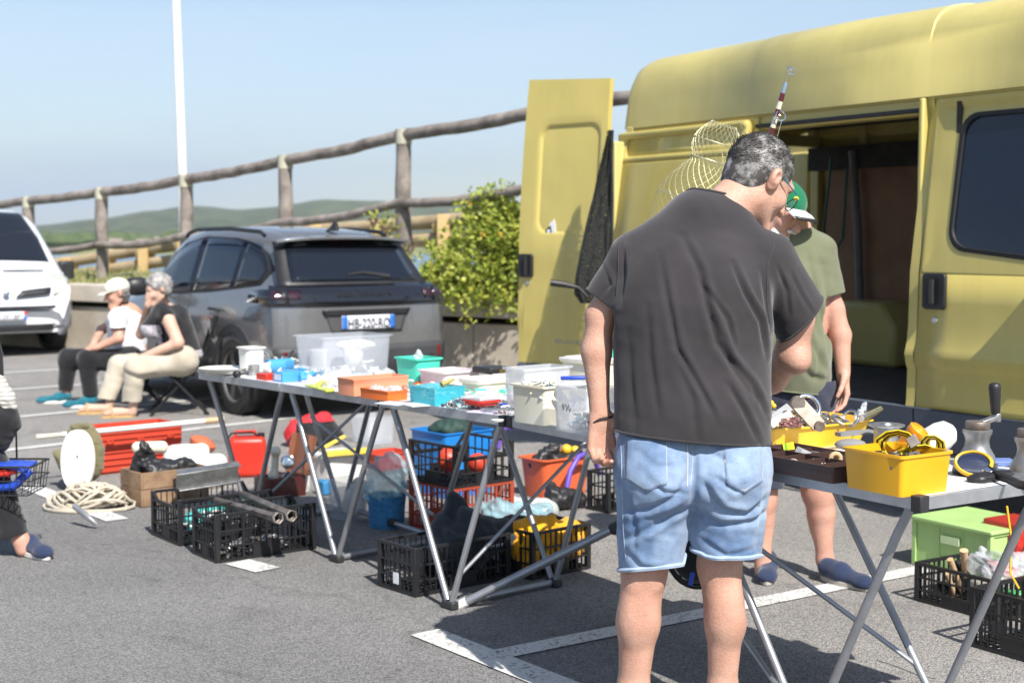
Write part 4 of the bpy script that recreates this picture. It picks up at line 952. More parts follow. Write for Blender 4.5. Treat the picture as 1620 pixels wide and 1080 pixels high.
m = MB(); m.add([(.49, 0, .905), (.50, .045, .845), (.50, 0, .785), (.50, -.045, .845)], [(0, 1, 2, 3)]); o = m.build('badge', mat('badge_steel', (.35, .4, .5), .3, metal=.6), wb_, local=True); solid(o, .03, 0)
wp = nosepatch('number_plate', [(-.27, .48, .27, .48), (-.27, .59, .27, .59)], M_plate, .05, nv=4)
nosepatch('plate_band', [(.225, .48, .27, .48), (.225, .53, .27, .53)], M_pblue, .055, nv=2, par=wp); nosepatch('plate_mark', [(.225, .545, .27, .545), (.225, .59, .27, .59)], mat('plate_red', (.5, .05, .06), .4), .055, nv=2, par=wp)
text_mesh('plate_number', 'BE-591-BP', .10, Matrix.Translation((.573, -.02, .535)) @ Matrix(((0, 0, 1, 0), (1, 0, 0, 0), (0, 1, 0, 0), (0, 0, 0, 1))), M_ptext, wp, .001, (.72, 1))
m = MB(); m.box((-1.8, 0, .38), (3.9, 1.5, .2)); m.build('underbody', M_inner, wv, local=True)
# ============================================================ PEOPLE
def skin_mat(name, col, col2):
    m = mat(name, col, .50, col2=col2, vscale=9, bump=.22, bscale=190, sub=.12, spec=.35, detail=9); nt = m.node_tree; l = nt.links.new; p = nt.nodes['Principled BSDF']
    a = _n(nt, 'ShaderNodeTexNoise'); a.inputs['Scale'].default_value = 130; a.inputs['Detail'].default_value = 3; c = nt.nodes['Texture Coordinate']; l(c.outputs['Object'], a.inputs[0])
    r = _n(nt, 'ShaderNodeMapRange'); r.inputs[1].default_value = .35; r.inputs[2].default_value = .7; r.inputs[3].default_value = 1.03; r.inputs[4].default_value = .90; l(a.outputs[0], r.inputs[0])
    x = _n(nt, 'ShaderNodeMix', data_type='RGBA', blend_type='MULTIPLY'); x.inputs[0].default_value = 1; l(nt.nodes['Color Ramp'].outputs[0], x.inputs[6]); l(r.outputs[0], x.inputs[7]); l(x.outputs[2], p.inputs['Base Color']); return m
M_skin = skin_mat('tanned_skin', (.48, .255, .18), (.60, .36, .265))
M_skin2 = skin_mat('ruddy_skin', (.52, .26, .19), (.62, .36, .27))
def cloth(name, c1, c2, vs=7, fine=700, b=.25, rough=.92, sheen=.25):
    m = mat(name, c1, rough, col2=c2, vscale=vs, bump=b, bscale=fine, sheen=sheen, spec=.15, detail=8); return m
M_tee = cloth('charcoal_jersey', (.031, .028, .030), (.047, .042, .045), 5)
M_denim = cloth('light_denim', (.10, .17, .30), (.35, .45, .60), 7, 420, .45)
M_denim2 = cloth('denim_cuff', (.28, .37, .51), (.45, .53, .64), 14, 420, .4)
M_thread = mat('pale_thread', (.55, .52, .45), .8)
M_olive = cloth('olive_jersey', (.135, .145, .085), (.17, .18, .11), 5)
M_navy = cloth('navy_cotton', (.028, .033, .055), (.045, .05, .075), 5)
M_shoe = cloth('navy_canvas', (.018, .028, .065), (.032, .048, .10), 12, 300)
M_sole = mat('shoe_sole', (.40, .37, .32), .8)
M_hairg = mat('grey_hair', (.055, .050, .046), .6, col2=(.42, .40, .38), vscale=26, detail=6)
M_hairg.node_tree.nodes['Color Ramp'].color_ramp.elements[0].position = .46
M_beard = mat('white_beard', (.55, .52, .48), .7, col2=(.80, .77, .72), vscale=40)
def V3(v): return Vector(v)
def basis(f, u=(0, 0, 1)):
    f = Vector(f).normalized(); u = Vector(u); u = (u - f * u.dot(f)).normalized(); r_ = f.cross(u)
    return Matrix((r_, f, u)).transposed()
def head(c, f, u=(0, 0, 1), s=1.0, ears=True):
    B = basis(f, u); c = Vector(c); T = lambda *p: c + B @ (Vector(p) * s)
    P_ = [E(T(0, -.018, .035), (.076 * s, .096 * s, .086 * s), M=B), E(T(0, .035, -.02), (.062 * s, .058 * s, .088 * s), M=B, k=.03),
          C(T(.044, .0, -.06), T(.012, .075, -.105), .024 * s, .02 * s), C(T(-.044, .0, -.06), T(-.012, .075, -.105), .024 * s, .02 * s),
          C(T(0, .088, .012), T(0, .116, -.030), .009 * s, .0145 * s, k=.012), E(T(.011, .102, -.034), .0095 * s, k=.008), E(T(-.011, .102, -.034), .0095 * s, k=.008),
          C(T(-.036, .078, .027), T(.036, .078, .027), .014 * s, k=.016), E(T(.033, .083, .004), (.017 * s, .012 * s, .011 * s), k=.01, M=B, op='sub'), E(T(-.033, .083, .004), (.017 * s, .012 * s, .011 * s), k=.01, M=B, op='sub'),
          E(T(.032, .074, .004), .0125 * s, k=.003), E(T(-.032, .074, .004), .0125 * s, k=.003),
          C(T(-.02, .084, -.060), T(.02, .084, -.060), .0075 * s, k=.006), C(T(-.017, .084, -.073), T(.017, .084, -.073), .008 * s, k=.006), E(T(0, .083, -.103), .018 * s),
          E(T(.04, .058, -.028), .025 * s), E(T(-.04, .058, -.028), .025 * s)]
    for q in (1, -1):
        P_ += [E(T(q * .080, -.008, -.002), (.010 * s, .020 * s, .034 * s), M=B, k=.008), E(T(q * .088, -.014, .004), (.011 * s, .017 * s, .026 * s), M=B, k=.006), E(T(q * .097, -.008, .003), (.010 * s, .010 * s, .017 * s), k=.004, M=B, op='sub')]
    return P_, T, B
def hand(w, d, n, curl=.9, s=1.0, th=1, spread=0):
    w, d, n = Vector(w), Vector(d).normalized(), Vector(n); n = (n - d * n.dot(d)).normalized(); sd = d.cross(n) * th; P_ = []
    offs = (.031, .011, -.010, -.029); le = (.92, 1.0, .95, .78)
    P_.append(C(w - d * .02, w + d * .03, .019 * s, .024 * s, k=.02, ax=n, fac=.8))
    for o, l_ in zip(offs, le):
        k0 = w + d * (.086 + .006 * l_ - abs(o) * .1) * s + sd * o * s
        P_.append(C(w + d * .015 * s + sd * o * .55 * s, k0, .0135 * s, .0115 * s, k=.012))
        p = k0; ang = 0
        for j, (ln, r0, r1) in enumerate(((.044, .0098, .0088), (.027, .0088, .008), (.021, .008, .0066))):
            ang += curl * (1.05, 1.25, .75)[j] * (1 + .08 * (o > 0)); dr = d * math.cos(ang) + n * math.sin(ang) + sd * spread * o * 6
            q = p + dr.normalized() * ln * l_ * s; P_.append(C(p, q, r0 * s, r1 * s, k=.003)); p = q
    t0 = w + d * .018 * s + sd * .026 * s + n * .008 * s; t1 = t0 + (d * .65 + sd * .55 + n * .45).normalized() * .042 * s
    t2 = t1 + (d * .85 + sd * (.25 - .3 * curl) + n * (.3 + .4 * curl)).normalized() * .032 * s; t3 = t2 + (d * .8 - sd * .3 * curl + n * (.2 + .5 * curl)).normalized() * .026 * s
    P_ += [C(t0, t1, .015 * s, .0115 * s, k=.012), C(t1, t2, .011 * s, .0098 * s, k=.003), C(t2, t3, .0098 * s, .0078 * s, k=.003)]
    return P_
def fold_disp(folds, Yc, amp=.008, w=.010, side=-1, noise=.0022, nsc=11):
    """sculpt cloth folds: each fold is a polyline (x, z) seen from the front or back"""
    def f(V, N):
        out = np.zeros(len(V)); msk = np.clip(N[:, 1] * side * 1.6 + .25, 0, 1)
        for pl in folds:
            a_, w_ = pl[0]; P_ = [(q.x, q.z) for q in pl[1:]]
            best = np.full(len(V), 9.); sg = np.zeros(len(V)); tt = np.zeros(len(V)); n = len(P_) - 1
            for i in range(n):
                a, b = np.array(P_[i]), np.array(P_[i + 1]); ba = b - a; p = V[:, [0, 2]] - a; t = np.clip(p @ ba / ba.dot(ba), 0, 1)
                dv = p - t[:, None] * ba; d = np.linalg.norm(dv, axis=1); cr_ = ba[0] * p[:, 1] - ba[1] * p[:, 0]; u = d < best
                best = np.where(u, d, best); sg = np.where(u, np.sign(cr_), sg); tt = np.where(u, (i + t) / n, tt)
            s_ = best * sg; env = np.sin(np.clip(tt, .02, .98) * np.pi) ** .5
            out += env * amp * a_ * (-np.exp(-(s_ / (w * w_)) ** 2) + .75 * np.exp(-((s_ - 1.8 * w * w_) / (w * w_ * 1.3)) ** 2) + .3 * np.exp(-((s_ + 2.0 * w * w_) / (w * w_ * 1.6)) ** 2))
        x, y, z = V.T; q = nsc
        nz = np.sin(x * q * 3.1 + np.sin(z * q * 2.3) * 1.7 + y * 5) * np.sin(z * q * 1.9 + x * q + 1.3) + .5 * np.sin(x * q * 7 + z * q * 5.1 + 2 * np.sin(z * q * 3)) * np.sin(z * q * 4.7 - x * q * 3)
        return out * msk + noise * nz
    return f
def strands(m, surf, n, ln, comb, r_, lift=.35, wd=.0012):
    for _ in range(n):
        p, nr = surf(r_); d = comb(p, nr); d = (d - nr * d.dot(nr)).normalized(); d = (d + nr * lift + Vector((r_.gauss(0, 1), r_.gauss(0, 1), r_.gauss(0, 1))) * .22).normalized()
        l_ = ln * r_.uniform(.6, 1.3); s_ = d.cross(nr).normalized() * wd; a = p; b = p + d * l_ * .55; c = p + (d - nr * .25).normalized() * l_
        m.add([a - s_, a + s_, b + s_ * .8, b - s_ * .8, c], [(0, 1, 2, 3), (3, 2, 4)])
def hairpiece(parent, T, B, s, m_, hairline=.045, down=-.055, n=3500, ln=.016, seed=1, name='hair', thick=.006, h=.004, wd=.0012):
    """short hair hugging the skull: shell plus strands"""
    r_ = random.Random(seed); Bi = B.transposed(); c0 = T(0, -.018, .035)
    prims = [E(c0, ((.076 + thick) * s, (.096 + thick) * s, (.086 + thick) * s), M=B), E(T(0, -.055, -.03), (.066 * s, .05 * s, .06 * s), M=B, k=.03),
             E(T(0, .115, -.03), (.12 * s, .085 * s, .125 * s), M=B, k=.006, op='sub')]
    for q in (1, -1): prims.append(E(T(q * .085, -.004, -.012), (.024 * s, .023 * s, .040 * s), M=B, k=.004, op='sub')); prims.append(E(T(q * .07, .03, -.055), (.06 * s, .05 * s, .075 * s), M=B, k=.004, op='sub'))
    o = skin(name, prims, h, m_, parent, relax=1)
    def surf(rr):
        while True:
            v = Vector((rr.gauss(0, 1), rr.gauss(0, 1), rr.gauss(0, 1))).normalized(); p = Vector((v.x * (.076 + thick * .8), v.y * (.096 + thick * .8) - .018, v.z * (.086 + thick * .8) + .035))
            if p.z < down: continue
            if p.y > hairline - max(0, .05 - p.z) * .9: continue
            if abs(p.x) > .06 and p.z < .02 and p.y > -.03: continue
            nr = Vector((v.x / .076, v.y / .096, v.z / .086)).normalized(); return T(*p), B @ nr
    mm = MB(); back = B @ Vector((.25, -1, -.35)); strands(mm, surf, n, ln * s, lambda p, nr: back, r_, wd=wd)
    me = bpy.data.meshes.new('s'); me.from_pydata(mm.v, [], mm.f); bm = bmesh.new(); bm.from_mesh(o.data); bm.from_mesh(me); bm.to_mesh(o.data); bm.free(); bpy.data.meshes.remove(me)
    o.data.shade_smooth(); return o
def shoe(parent, heel, fwd, L_=.28, m_=None, ms=None, roll=0, name='shoe', s=1, low=False, pitch=0):
    f = Vector((fwd[0], fwd[1], 0)).normalized(); B = basis(f); B = B @ Matrix.Rotation(pitch, 3, 'X'); h = Vector(heel); T = lambda *p: h + B @ Vector(p)
    up = .062 if low else .068
    P_ = [C(T(0, .03, .054), T(0, .10, .056), .037, .040, k=.03), C(T(0, .10, .042), T(0, L_ - .06, .034), .042, .036, k=.03, ax=T(0, 0, 1) - h, fac=.8), E(T(0, .035, up), (.034, .042, .035), k=.02, M=B), E(T(0, L_ - .05, .030), (.044, .05, .028), k=.02, M=B)]
    o = skin(name, P_, .005, m_, parent, relax=2, cuts=[(T(0, 0, .012), -(T(0, 0, 1) - h), T(0, L_ / 2, 0), 1)])
    m = MB(); rg = []
    for z in (.0, .004, .020, .024):
        g_ = -.004 if z in (.0, .024) else 0
        rg.append([T((.041 + g_) * math.sin(a) * (1 - .12 * math.cos(a)) * (.88 if math.cos(a) < -.2 else 1), L_ / 2 - .005 - (L_ / 2 + g_) * math.cos(a), z) for a in [2 * math.pi * k / 28 for k in range(28)]])
    m.loft(rg); m.build('sole', ms or M_sole, o); return o
# ---------------------------------------- the browsing man, seen from behind
Y0 = 4.0
def K(x, y, Y=Y0): return WY(x, y, Y)
man = thing('person', 'man in charcoal T-shirt and rolled denim shorts, standing with his back to us', 'person', (K(1090, 900).x, Y0, 0))
mf = Vector((.74, .40, -.56)); mc = K(1201, 287, 4.13); PR, T, B = head(mc, mf, (.30, .15, 1), 1.02)
leftw = K(949, 652, 4.03)
bodyp = PR + [C(K(1138, 352, 4.07), K(1180, 306, 4.11), .066, .060, k=.04), C(K(1120, 356, 4.05), K(1160, 315, 4.09), .058, .055, k=.04),
    C(K(1095, 700), K(1098, 470, 4.02), .16, .17, ax=(0, 1, 0), fac=.62), C(K(1030, 405, 4.04), K(1205, 410, 4.04), .052, .052, k=.04), C(K(1112, 350, 4.07), K(1050, 382, 4.06), .046, .038, k=.03), C(K(1112, 350, 4.07), K(1188, 386, 4.06), .046, .04, k=.03),
    # left arm hanging
    C(K(1006, 405, 4.06), K(950, 500, 4.07), .050, .041), C(K(950, 500, 4.07), K(944, 555, 4.06), .041, .0415), C(K(943, 555, 4.06), leftw, .0415, .0265),
    # right arm bent forward over the table
    C(K(1228, 412, 4.06), K(1258, 505, 4.09), .056, .052), C(K(1258, 505, 4.09), K(1254, 565, 4.10), .052, .047), E(K(1262, 570, 4.07), .036, k=.03), C(K(1252, 560, 4.11), K(1222, 598, 4.20), .048, .042), C(K(1222, 598, 4.20), K(1170, 640, 4.40), .042, .029),
    # legs
    C(K(1040, 760), K(1019, 905), .085, .060), C(K(1019, 905), K(1010, 985, 3.99), .060, .057, k=.03), C(K(1010, 985, 3.99), K(1002, 1085), .056, .043, k=.03), C(K(1002, 1085), K(1003, 1150), .044, .036),
    C(K(1150, 760), K(1138, 895), .085, .058), C(K(1138, 895), K(1147, 985, 3.99), .058, .053, k=.03), C(K(1147, 985, 3.99), K(1143, 1085), .052, .040, k=.03), C(K(1143, 1085), K(1142, 1150), .042, .036),
    E(K(1000, 972, 3.972), (.034, .04, .085), k=.03), E(K(1155, 968, 3.972), (.034, .04, .085), k=.03), E(K(1022, 958, 3.972), (.026, .036, .07), k=.03), E(K(1136, 958, 3.972), (.026, .036, .07), k=.03), C(K(1004, 925, 3.955), K(1010, 900, 3.95), .012, .012, k=.03), C(K(1034, 925, 3.955), K(1030, 900, 3.95), .012, .012, k=.03), C(K(1003, 1150), K(1003, 1160), .034, .034), C(K(1142, 1150), K(1142, 1160), .034, .034)]
bodyp += hand(leftw, (.05, -.05, -1), (.40, -.92, 0), .66, 1.15, th=-1, spread=.12) + hand(K(1170, 640, 4.40), (-.55, .7, -.3), (-.2, -.2, -1), .5, .98, th=1)
skin('body', bodyp, .0045, M_skin, man, relax=1)
hairpiece(man, T, B, 1.02, M_hairg, n=5200, ln=.017, seed=4, thick=.007)
# T-shirt
tee = [C(K(1096, 720, 3.985), K(1094, 480, 4.01), .222, .222, ax=(0, 1, 0), fac=.66), C(K(1096, 500, 4.01), K(1104, 415, 4.045), .213, .140, k=.05, ax=(0, 1, 0), fac=.66),
    C(K(1004, 402, 4.045), K(1098, 358, 4.06), .062, .080, k=.05), C(K(1214, 412, 4.045), K(1110, 358, 4.06), .074, .082, k=.07), C(K(1108, 352, 4.075), K(1140, 350, 4.08), .078, .078, k=.06),
    C(K(998, 408, 4.06), K(956, 482, 4.075), .060, .068, k=.03), C(K(1222, 412, 4.065), K(1275, 520, 4.095), .066, .088, k=.035)]
def F(a, w_, *pts): return [(a, w_)] + [K(x, y) for x, y in pts]
folds = [F(1.0, 1.0, (1038, 400), (1048, 470), (1062, 544), (1101, 614), (1120, 650)), F(1.5, 1.1, (1076, 375), (1097, 425), (1110, 484), (1123, 535), (1152, 582), (1186, 625)), F(1.3, .9, (1150, 415), (1170, 463), (1195, 505), (1206, 560)),
    F(.8, .9, (1200, 430), (1207, 480), (1210, 520)), F(.8, 1.2, (1018, 480), (1022, 560), (1034, 650)), F(1.1, 1, (1118, 500), (1144, 561), (1180, 603), (1208, 655)), F(.9, .9, (985, 380), (986, 430), (978, 480)), F(1.0, 1, (1140, 600), (1165, 640), (1190, 690)),
    F(.6, 1.3, (1060, 560), (1085, 620), (1092, 690)), F(.6, 1.2, (990, 520), (994, 600), (1000, 680)), F(.7, .8, (1095, 440), (1140, 500), (1150, 540)), F(.6, .7, (1225, 420), (1245, 460), (1250, 500)), F(.5, .7, (1250, 430), (1270, 470), (1290, 500)), F(.5, .7, (955, 420), (965, 450), (950, 470))]
fd_ = fold_disp(folds, Y0, .0080, .0080, noise=.0012, nsc=9)
ax_l = (K(955, 482, 4.075) - K(1006, 395, 4.06)).normalized(); ax_r = (K(1275, 520, 4.095) - K(1222, 412, 4.065)).normalized()
cuts = [(K(1095, 688), (-.085, 0, -1), K(1095, 730), .34), (K(951, 473, 4.07), ax_l + Vector((-.15, 0, .0)), K(948, 495, 4.08), .115), (K(1266, 503, 4.09), ax_r + Vector((.32, 0, .15)), K(1285, 545, 4.10), .145)]
# open neck: cut with a tilted plane round the collar
cuts.append((K(1122, 311, 4.08), (.20, .25, 1), K(1138, 282, 4.10), .098))
ts = skin('t_shirt', tee, .0062, M_tee, man, disp=fd_, cuts=cuts, solid=.004, relax=3)
def rim(ob, test, r, name, m_, parent, off=0):
    """a piped edge laid along the open border of a mesh"""
    me = ob.data; bm = bmesh.new(); bm.from_mesh(me); es = [e for e in bm.edges if len(e.link_faces) == 1 and test((e.verts[0].co + e.verts[1].co) / 2)]
    adj = {}
    for e in es:
        a, b = e.verts; adj.setdefault(a, []).append(b); adj.setdefault(b, []).append(a)
    seen = set(); best = []
    for v in adj:
        if v in seen: continue
        ch = [v]; seen.add(v); cur = v
        while True:
            nx = [q for q in adj[cur] if q not in seen]
            if not nx: break
            cur = nx[0]; seen.add(cur); ch.append(cur)
        if len(ch) > len(best): best = ch
    cur = best[0]
    while True:
        nx = [q for q in adj[cur] if q not in seen]
        if not nx: break
        cur = nx[0]; seen.add(cur); best.insert(0, cur)
    pts = [v.co.copy() for v in best]; bm.free()
    if len(pts) > 8 and (pts[0] - pts[-1]).length > .05: pts = pts + pts[::-1][1:-1]
    if len(pts) < 8: return None
    n = len(pts); 
    for _ in range(3): pts = [(pts[i - 1] + pts[i] * 2 + pts[(i + 1) % n]) / 4 for i in range(n)]
    m = MB(); m.tube(pts, r, 6, closed=True); return m.build(name, m_, parent)
rim(ts, lambda p: (p - K(1122, 315, 4.08)).length < .13, .0052, 'collar', M_tee, ts)
rim(ts, lambda p: (p - K(1095, 690)).length < .26 and p.z < K(0, 650).z, .0036, 'hem', M_tee, ts)
rim(ts, lambda p: (p - K(1266, 503, 4.09)).length < .12, .0032, 'sleeve_hem', M_tee, ts)
rim(ts, lambda p: (p - K(951, 473, 4.07)).length < .10, .0032, 'sleeve_hem', M_tee, ts)
# denim shorts
sh = [C(K(1042, 706, 3.99), K(1150, 708, 3.99), .118, .118, k=.05, ax=(0, 1, 0), fac=.95), E(K(1045, 752, 3.955), (.115, .125, .12), k=.05), E(K(1148, 752, 3.955), (.118, .125, .12), k=.05),
    C(K(1036, 750, 3.98), K(1026, 960, 3.995), .113, .082, k=.03), C(K(1155, 750, 3.98), K(1146, 950, 3.995), .113, .090, k=.03)]
folds2 = [F(1.3, 1.0, (1080, 735), (1060, 770), (1020, 790), (985, 800)), F(1.3, 1.0, (1098, 745), (1130, 790), (1170, 800), (1205, 775)), F(1.0, 1, (1090, 790), (1060, 800), (1010, 830), (980, 850)), F(1.1, 1, (1096, 800), (1130, 815), (1180, 812), (1208, 800)), F(1.2, 1.2, (1088, 690), (1087, 740), (1088, 790)), F(.8, .8, (1010, 735), (1040, 762), (1075, 765)), F(.8, .8, (1120, 740), (1150, 760), (1190, 740)),
    F(.8, 1.0, (985, 860), (1010, 885), (1050, 890)), F(.7, .9, (1100, 840), (1140, 865), (1190, 855)), F(.8, .8, (1000, 700), (1030, 725), (1060, 722)), F(.5, .8, (1105, 700), (1150, 722), (1200, 705)), F(.6, .8, (985, 770), (1000, 810), (1000, 870)), F(.6, .8, (1200, 760), (1195, 810), (1190, 860))]
c2 = [(K(1095, 676), (0, 0, 1), K(1095, 655), .3), (K(1024, 897, 3.99), (.10, -.2, -1), K(1026, 935), .16), (K(1145, 872, 3.99), (-.12, -.2, -1), K(1148, 935), .16)]
shorts = skin('denim_shorts', sh, .0055, M_denim, man, disp=fold_disp(folds2, Y0, .0075, .0088, noise=.0016, nsc=14), cuts=c2, solid=.004, relax=2)
for cx, cy, nm in ((1024, 895, .13), (1145, 872, .13)):
    rim(shorts, lambda p: (p - K(cx, cy, 3.99)).length < .13 and p.z < K(0, 840).z, .0072, 'rolled_cuff', M_denim2, shorts)
def on_surf(ob, x, y, back=.006):
    """point on the back of a garment for a photo position"""
    me = ob.data; r_ = ray(x, y); o = Vector((0, 0, CAMH)); 
    from mathutils.bvhtree import BVHTree
    key = ob.name
    if key not in BVH: BVH[key] = BVHTree.FromPolygons([v.co for v in me.vertices], [tuple(p.vertices) for p in me.polygons])
    hit = BVH[key].ray_cast(o, r_.normalized())[0]
    return (hit - r_.normalized() * back) if hit else WY(x, y, Y0 - .14)
BVH = {}
def seam(ob, pts, r=.0011, name='seam', m_=None, n=10):
    P_ = []
    for (a, b), (c, d) in zip(pts, pts[1:]):
        for i in range(n): P_.append(on_surf(ob, a + (c - a) * i / n, b + (d - b) * i / n, .0012))
    m = MB(); m.tube(P_, r, 5); return m.build(name, m_ or M_thread, ob)
def patch(ob, quad, name, m_, n=12, th=.0022, back=.002, point=0):
    """cloth patch sewn on: corners in photo order tl, tr, br, bl"""
    rows = []
    for j in range(n + 1):
        t = j / n; a = [quad[0][q] + (quad[3][q] - quad[0][q]) * t for q in (0, 1)]; b = [quad[1][q] + (quad[2][q] - quad[1][q]) * t for q in (0, 1)]
        rows.append([on_surf(ob, a[0] + (b[0] - a[0]) * i / n, a[1] + (b[1] - a[1]) * i / n + t * point * (1 - abs(2 * i / n - 1)), back) for i in range(n + 1)])
    m = MB(); m.loft(rows, closed=False, cap=False); o = m.build(name, m_, ob, smooth=80); s_ = o.modifiers.new('t', 'SOLIDIFY'); s_.thickness = th; s_.offset = 0; return o
pk1 = [(990, 688), (1054, 700), (1055, 766), (988, 758)]; pk2 = [(1144, 702), (1204, 695), (1206, 762), (1150, 768)]
for pk in (pk1, pk2):
    o = patch(shorts, pk, 'back_pocket', M_denim, back=.0015, point=16)
    (a, b), (c, d), (e, f_), (g_, h_) = pk; mid = ((e + g_) / 2, (f_ + h_) / 2 + 11)
    sm = seam(shorts, [(a, b), (c, d), (e, f_ - 6), mid, (g_, h_ - 6), (a, b)], .0013, 'pocket_stitching', n=8)
    seam(shorts, [(a, b + 14), (c, d + 14)], .0010, 'pocket_stitching', n=8)
seam(shorts, [(1088, 692), (1088, 730), (1087, 775)], .0016, 'centre_seam', n=8)
seam(shorts, [(1096, 692), (1096, 730), (1092, 772)], .0010, 'centre_seam', n=8)
seam(shorts, [(982, 700), (984, 760), (986, 840), (990, 885)], .0010, 'side_seam', M_denim2)
seam(shorts, [(1209, 700), (1206, 760), (1198, 840)], .0010, 'side_seam', M_denim2)
seam(ts, [(978, 385), (978, 430), (974, 470)], .0014, 'armhole_seam', M_tee)
seam(ts, [(1225, 385), (1214, 420), (1213, 470), (1218, 515)], .0014, 'armhole_seam', M_tee)
# glasses, bracelet, shoes
M_gfr = mat('teal_metal', (.03, .22, .28), .3, metal=.5); M_gfd = mat('dark_frame', (.02, .02, .025), .3); M_lens = glass('spectacle_lens', (.25, .3, .3), .25)
gl = thing('glasses', 'x', 'x'); bpy.data.objects.remove(gl)
m = MB()
for q in (1, -1):
    m.tube([T(q * .080, -.012, .018), T(q * .083, .02, .016), T(q * .074, .085, .010)], .0019, 6)
gf = m.build('glasses', M_gfr, man)
for q in (1, -1):
    m = MB(); m.tube([T(q * (.036 + .026 * math.cos(a)), .112 - .3 * abs(.026 * math.cos(a)) * (1 if math.cos(a) > 0 else 0), -.004 + .020 * math.sin(a)) for a in [2 * math.pi * k / 20 for k in range(20)]], .0017, 5, closed=True); m.build('frame', M_gfd, gf)
    m = MB(); m.add([T(q * (.036 + .026 * math.cos(a)), .112 - .3 * abs(.026 * math.cos(a)) * (1 if math.cos(a) > 0 else 0), -.004 + .020 * math.sin(a)) for a in [2 * math.pi * k / 20 for k in range(20)]], [tuple(range(20))]); m.build('lens', M_lens, gf)
m = MB(); wq = K(950, 662, 4.03); m.tube([wq + Vector((.034 * math.cos(a), .030 * math.sin(a), .012 * math.cos(a) + .003 * math.sin(3 * a))) for a in [2 * math.pi * k / 28 for k in range(28)]], .0032, 6, closed=True); m.build('bracelet', M_blk, man)
shoe(man, K(1003, 1176, 3.93) * Vector((1, 1, 0)) if 0 else (K(1003, 1150).x, 3.93, 0), (-.1, 1), m_=M_navy); shoe(man, (K(1142, 1150).x, 3.93, 0), (.18, 1), m_=M_navy)
# ---------------------------------------- the stall holder
YS = 5.9
def S_(x, y, Y=YS): return WY(x, y, Y)
sel = thing('person', 'bearded stall holder in olive T-shirt and green cap, standing beside the open van', 'person', (S_(1250, 900).x, YS, 0))
PR, T, B = head(S_(1234, 333, 5.86), (.66, -.60, -.50), (.25, -.05, 1), .98)
rw = S_(1334, 588, 5.86)
bp = PR + [C(S_(1262, 368, 5.93), S_(1252, 335, 5.90), .062, .058, k=.04), C(S_(1248, 600), S_(1248, 440), .15, .16, ax=(0, 1, 0), fac=.75), C(S_(1185, 392), S_(1290, 396), .055, .055, k=.05),
    C(S_(1296, 404), S_(1318, 490), .045, .045), C(S_(1318, 490), S_(1330, 530, 5.89), .045, .042), C(S_(1330, 530, 5.89), rw, .041, .029),
    C(S_(1180, 395), S_(1170, 500), .052, .045), C(S_(1170, 500), S_(1190, 600, 5.72), .042, .029),
    C(S_(1212, 680), S_(1204, 790), .085, .062), C(S_(1204, 790), S_(1204, 815), .055, .053, k=.04), C(S_(1204, 815), S_(1208, 895), .046, .033), E(S_(1206, 825, 5.93), (.042, .05, .08), k=.04),
    C(S_(1285, 680), S_(1294, 775), .088, .066), C(S_(1294, 775), S_(1299, 810), .060, .056, k=.04), C(S_(1299, 810), S_(1305, 885), .050, .034), E(S_(1298, 820, 5.93), (.046, .05, .08), k=.04), C(S_(1305, 885), S_(1309, 900), .036), C(S_(1208, 895), S_(1208, 905), .036)]
bp += hand(rw, (-.02, -.15, -1), (-.75, -.2, .1), .33, 1.08, th=-1, spread=.6) + hand(S_(1190, 600, 5.72), (.1, -.6, -.8), (0, .4, -.6), .4, 1.0, th=1)
skin('body', bp, .0055, M_skin2, sel, relax=1)
hairpiece(sel, T, B, .98, M_beard, n=900, ln=.014, seed=8, thick=.004, h=.005)
br = [C(T(.038, .046, -.078), T(.014, .074, -.104), .020, .024, k=.02), C(T(-.038, .046, -.078), T(-.014, .074, -.104), .020, .024, k=.02), C(T(.02, .08, -.10), T(-.02, .08, -.10), .022, .022, k=.02), C(T(0, .088, -.10), T(0, .082, -.122), .018, .013, k=.02), C(T(-.026, .099, -.049), T(.026, .099, -.049), .0085, k=.01), E(T(0, .095, -.066), (.024, .012, .008), M=B, k=.005, op='sub')]
bd = skin('beard', br, .004, M_beard, sel, relax=1)
mm = MB(); r_ = random.Random(5)
def bs(rr):
    a = rr.uniform(-1, 1); u = rr.uniform(0, 1); p = Vector((a * .05, .085 - abs(a) * .07, -.075 - .045 * u)); nr = Vector((a * .8, .6, -.5)).normalized(); return T(*(p + nr * .015)), B @ nr
strands(mm, bs, 900, .018, lambda p, nr: B @ Vector((0, .1, -1)), r_); mm.build('beard_hair', M_beard, bd, recalc=False)
M_capg = cloth('cap_green', (.006, .13, .06), (.012, .18, .08), 9); M_capw = cloth('cap_white', (.75, .75, .72), (.82, .82, .8), 9); M_capy = cloth('cap_yellow', (.7, .5, .03), (.8, .6, .05), 9); M_glg = mat('gold_metal', (.6, .45, .2), .3, metal=.8)
cp = skin('cap', [E(T(0, -.014, .044), (.087, .109, .086), M=B), E(T(0, 0, -.06), (.2, .2, .1), M=B, op='sub', k=.004)], .005, M_capg, sel)
def arc(y0, rr, a0, a1, n, z): return [T(rr * math.sin(a0 + (a1 - a0) * i / n), y0 + rr * math.cos(a0 + (a1 - a0) * i / n), z - .012 * (rr * math.sin(a0 + (a1 - a0) * i / n) / .08) ** 2 * 1.5) for i in range(n + 1)]
m = MB(); m.loft([arc(.0, .098, -1.05, 1.05, 16, .050), arc(.03, .10, -1.05, 1.05, 16, .048), arc(.068, .098, -1.0, 1.0, 16, .038)], closed=False, cap=False); o = m.build('visor', M_capw, cp, recalc=False); solid(o, .005, 0)
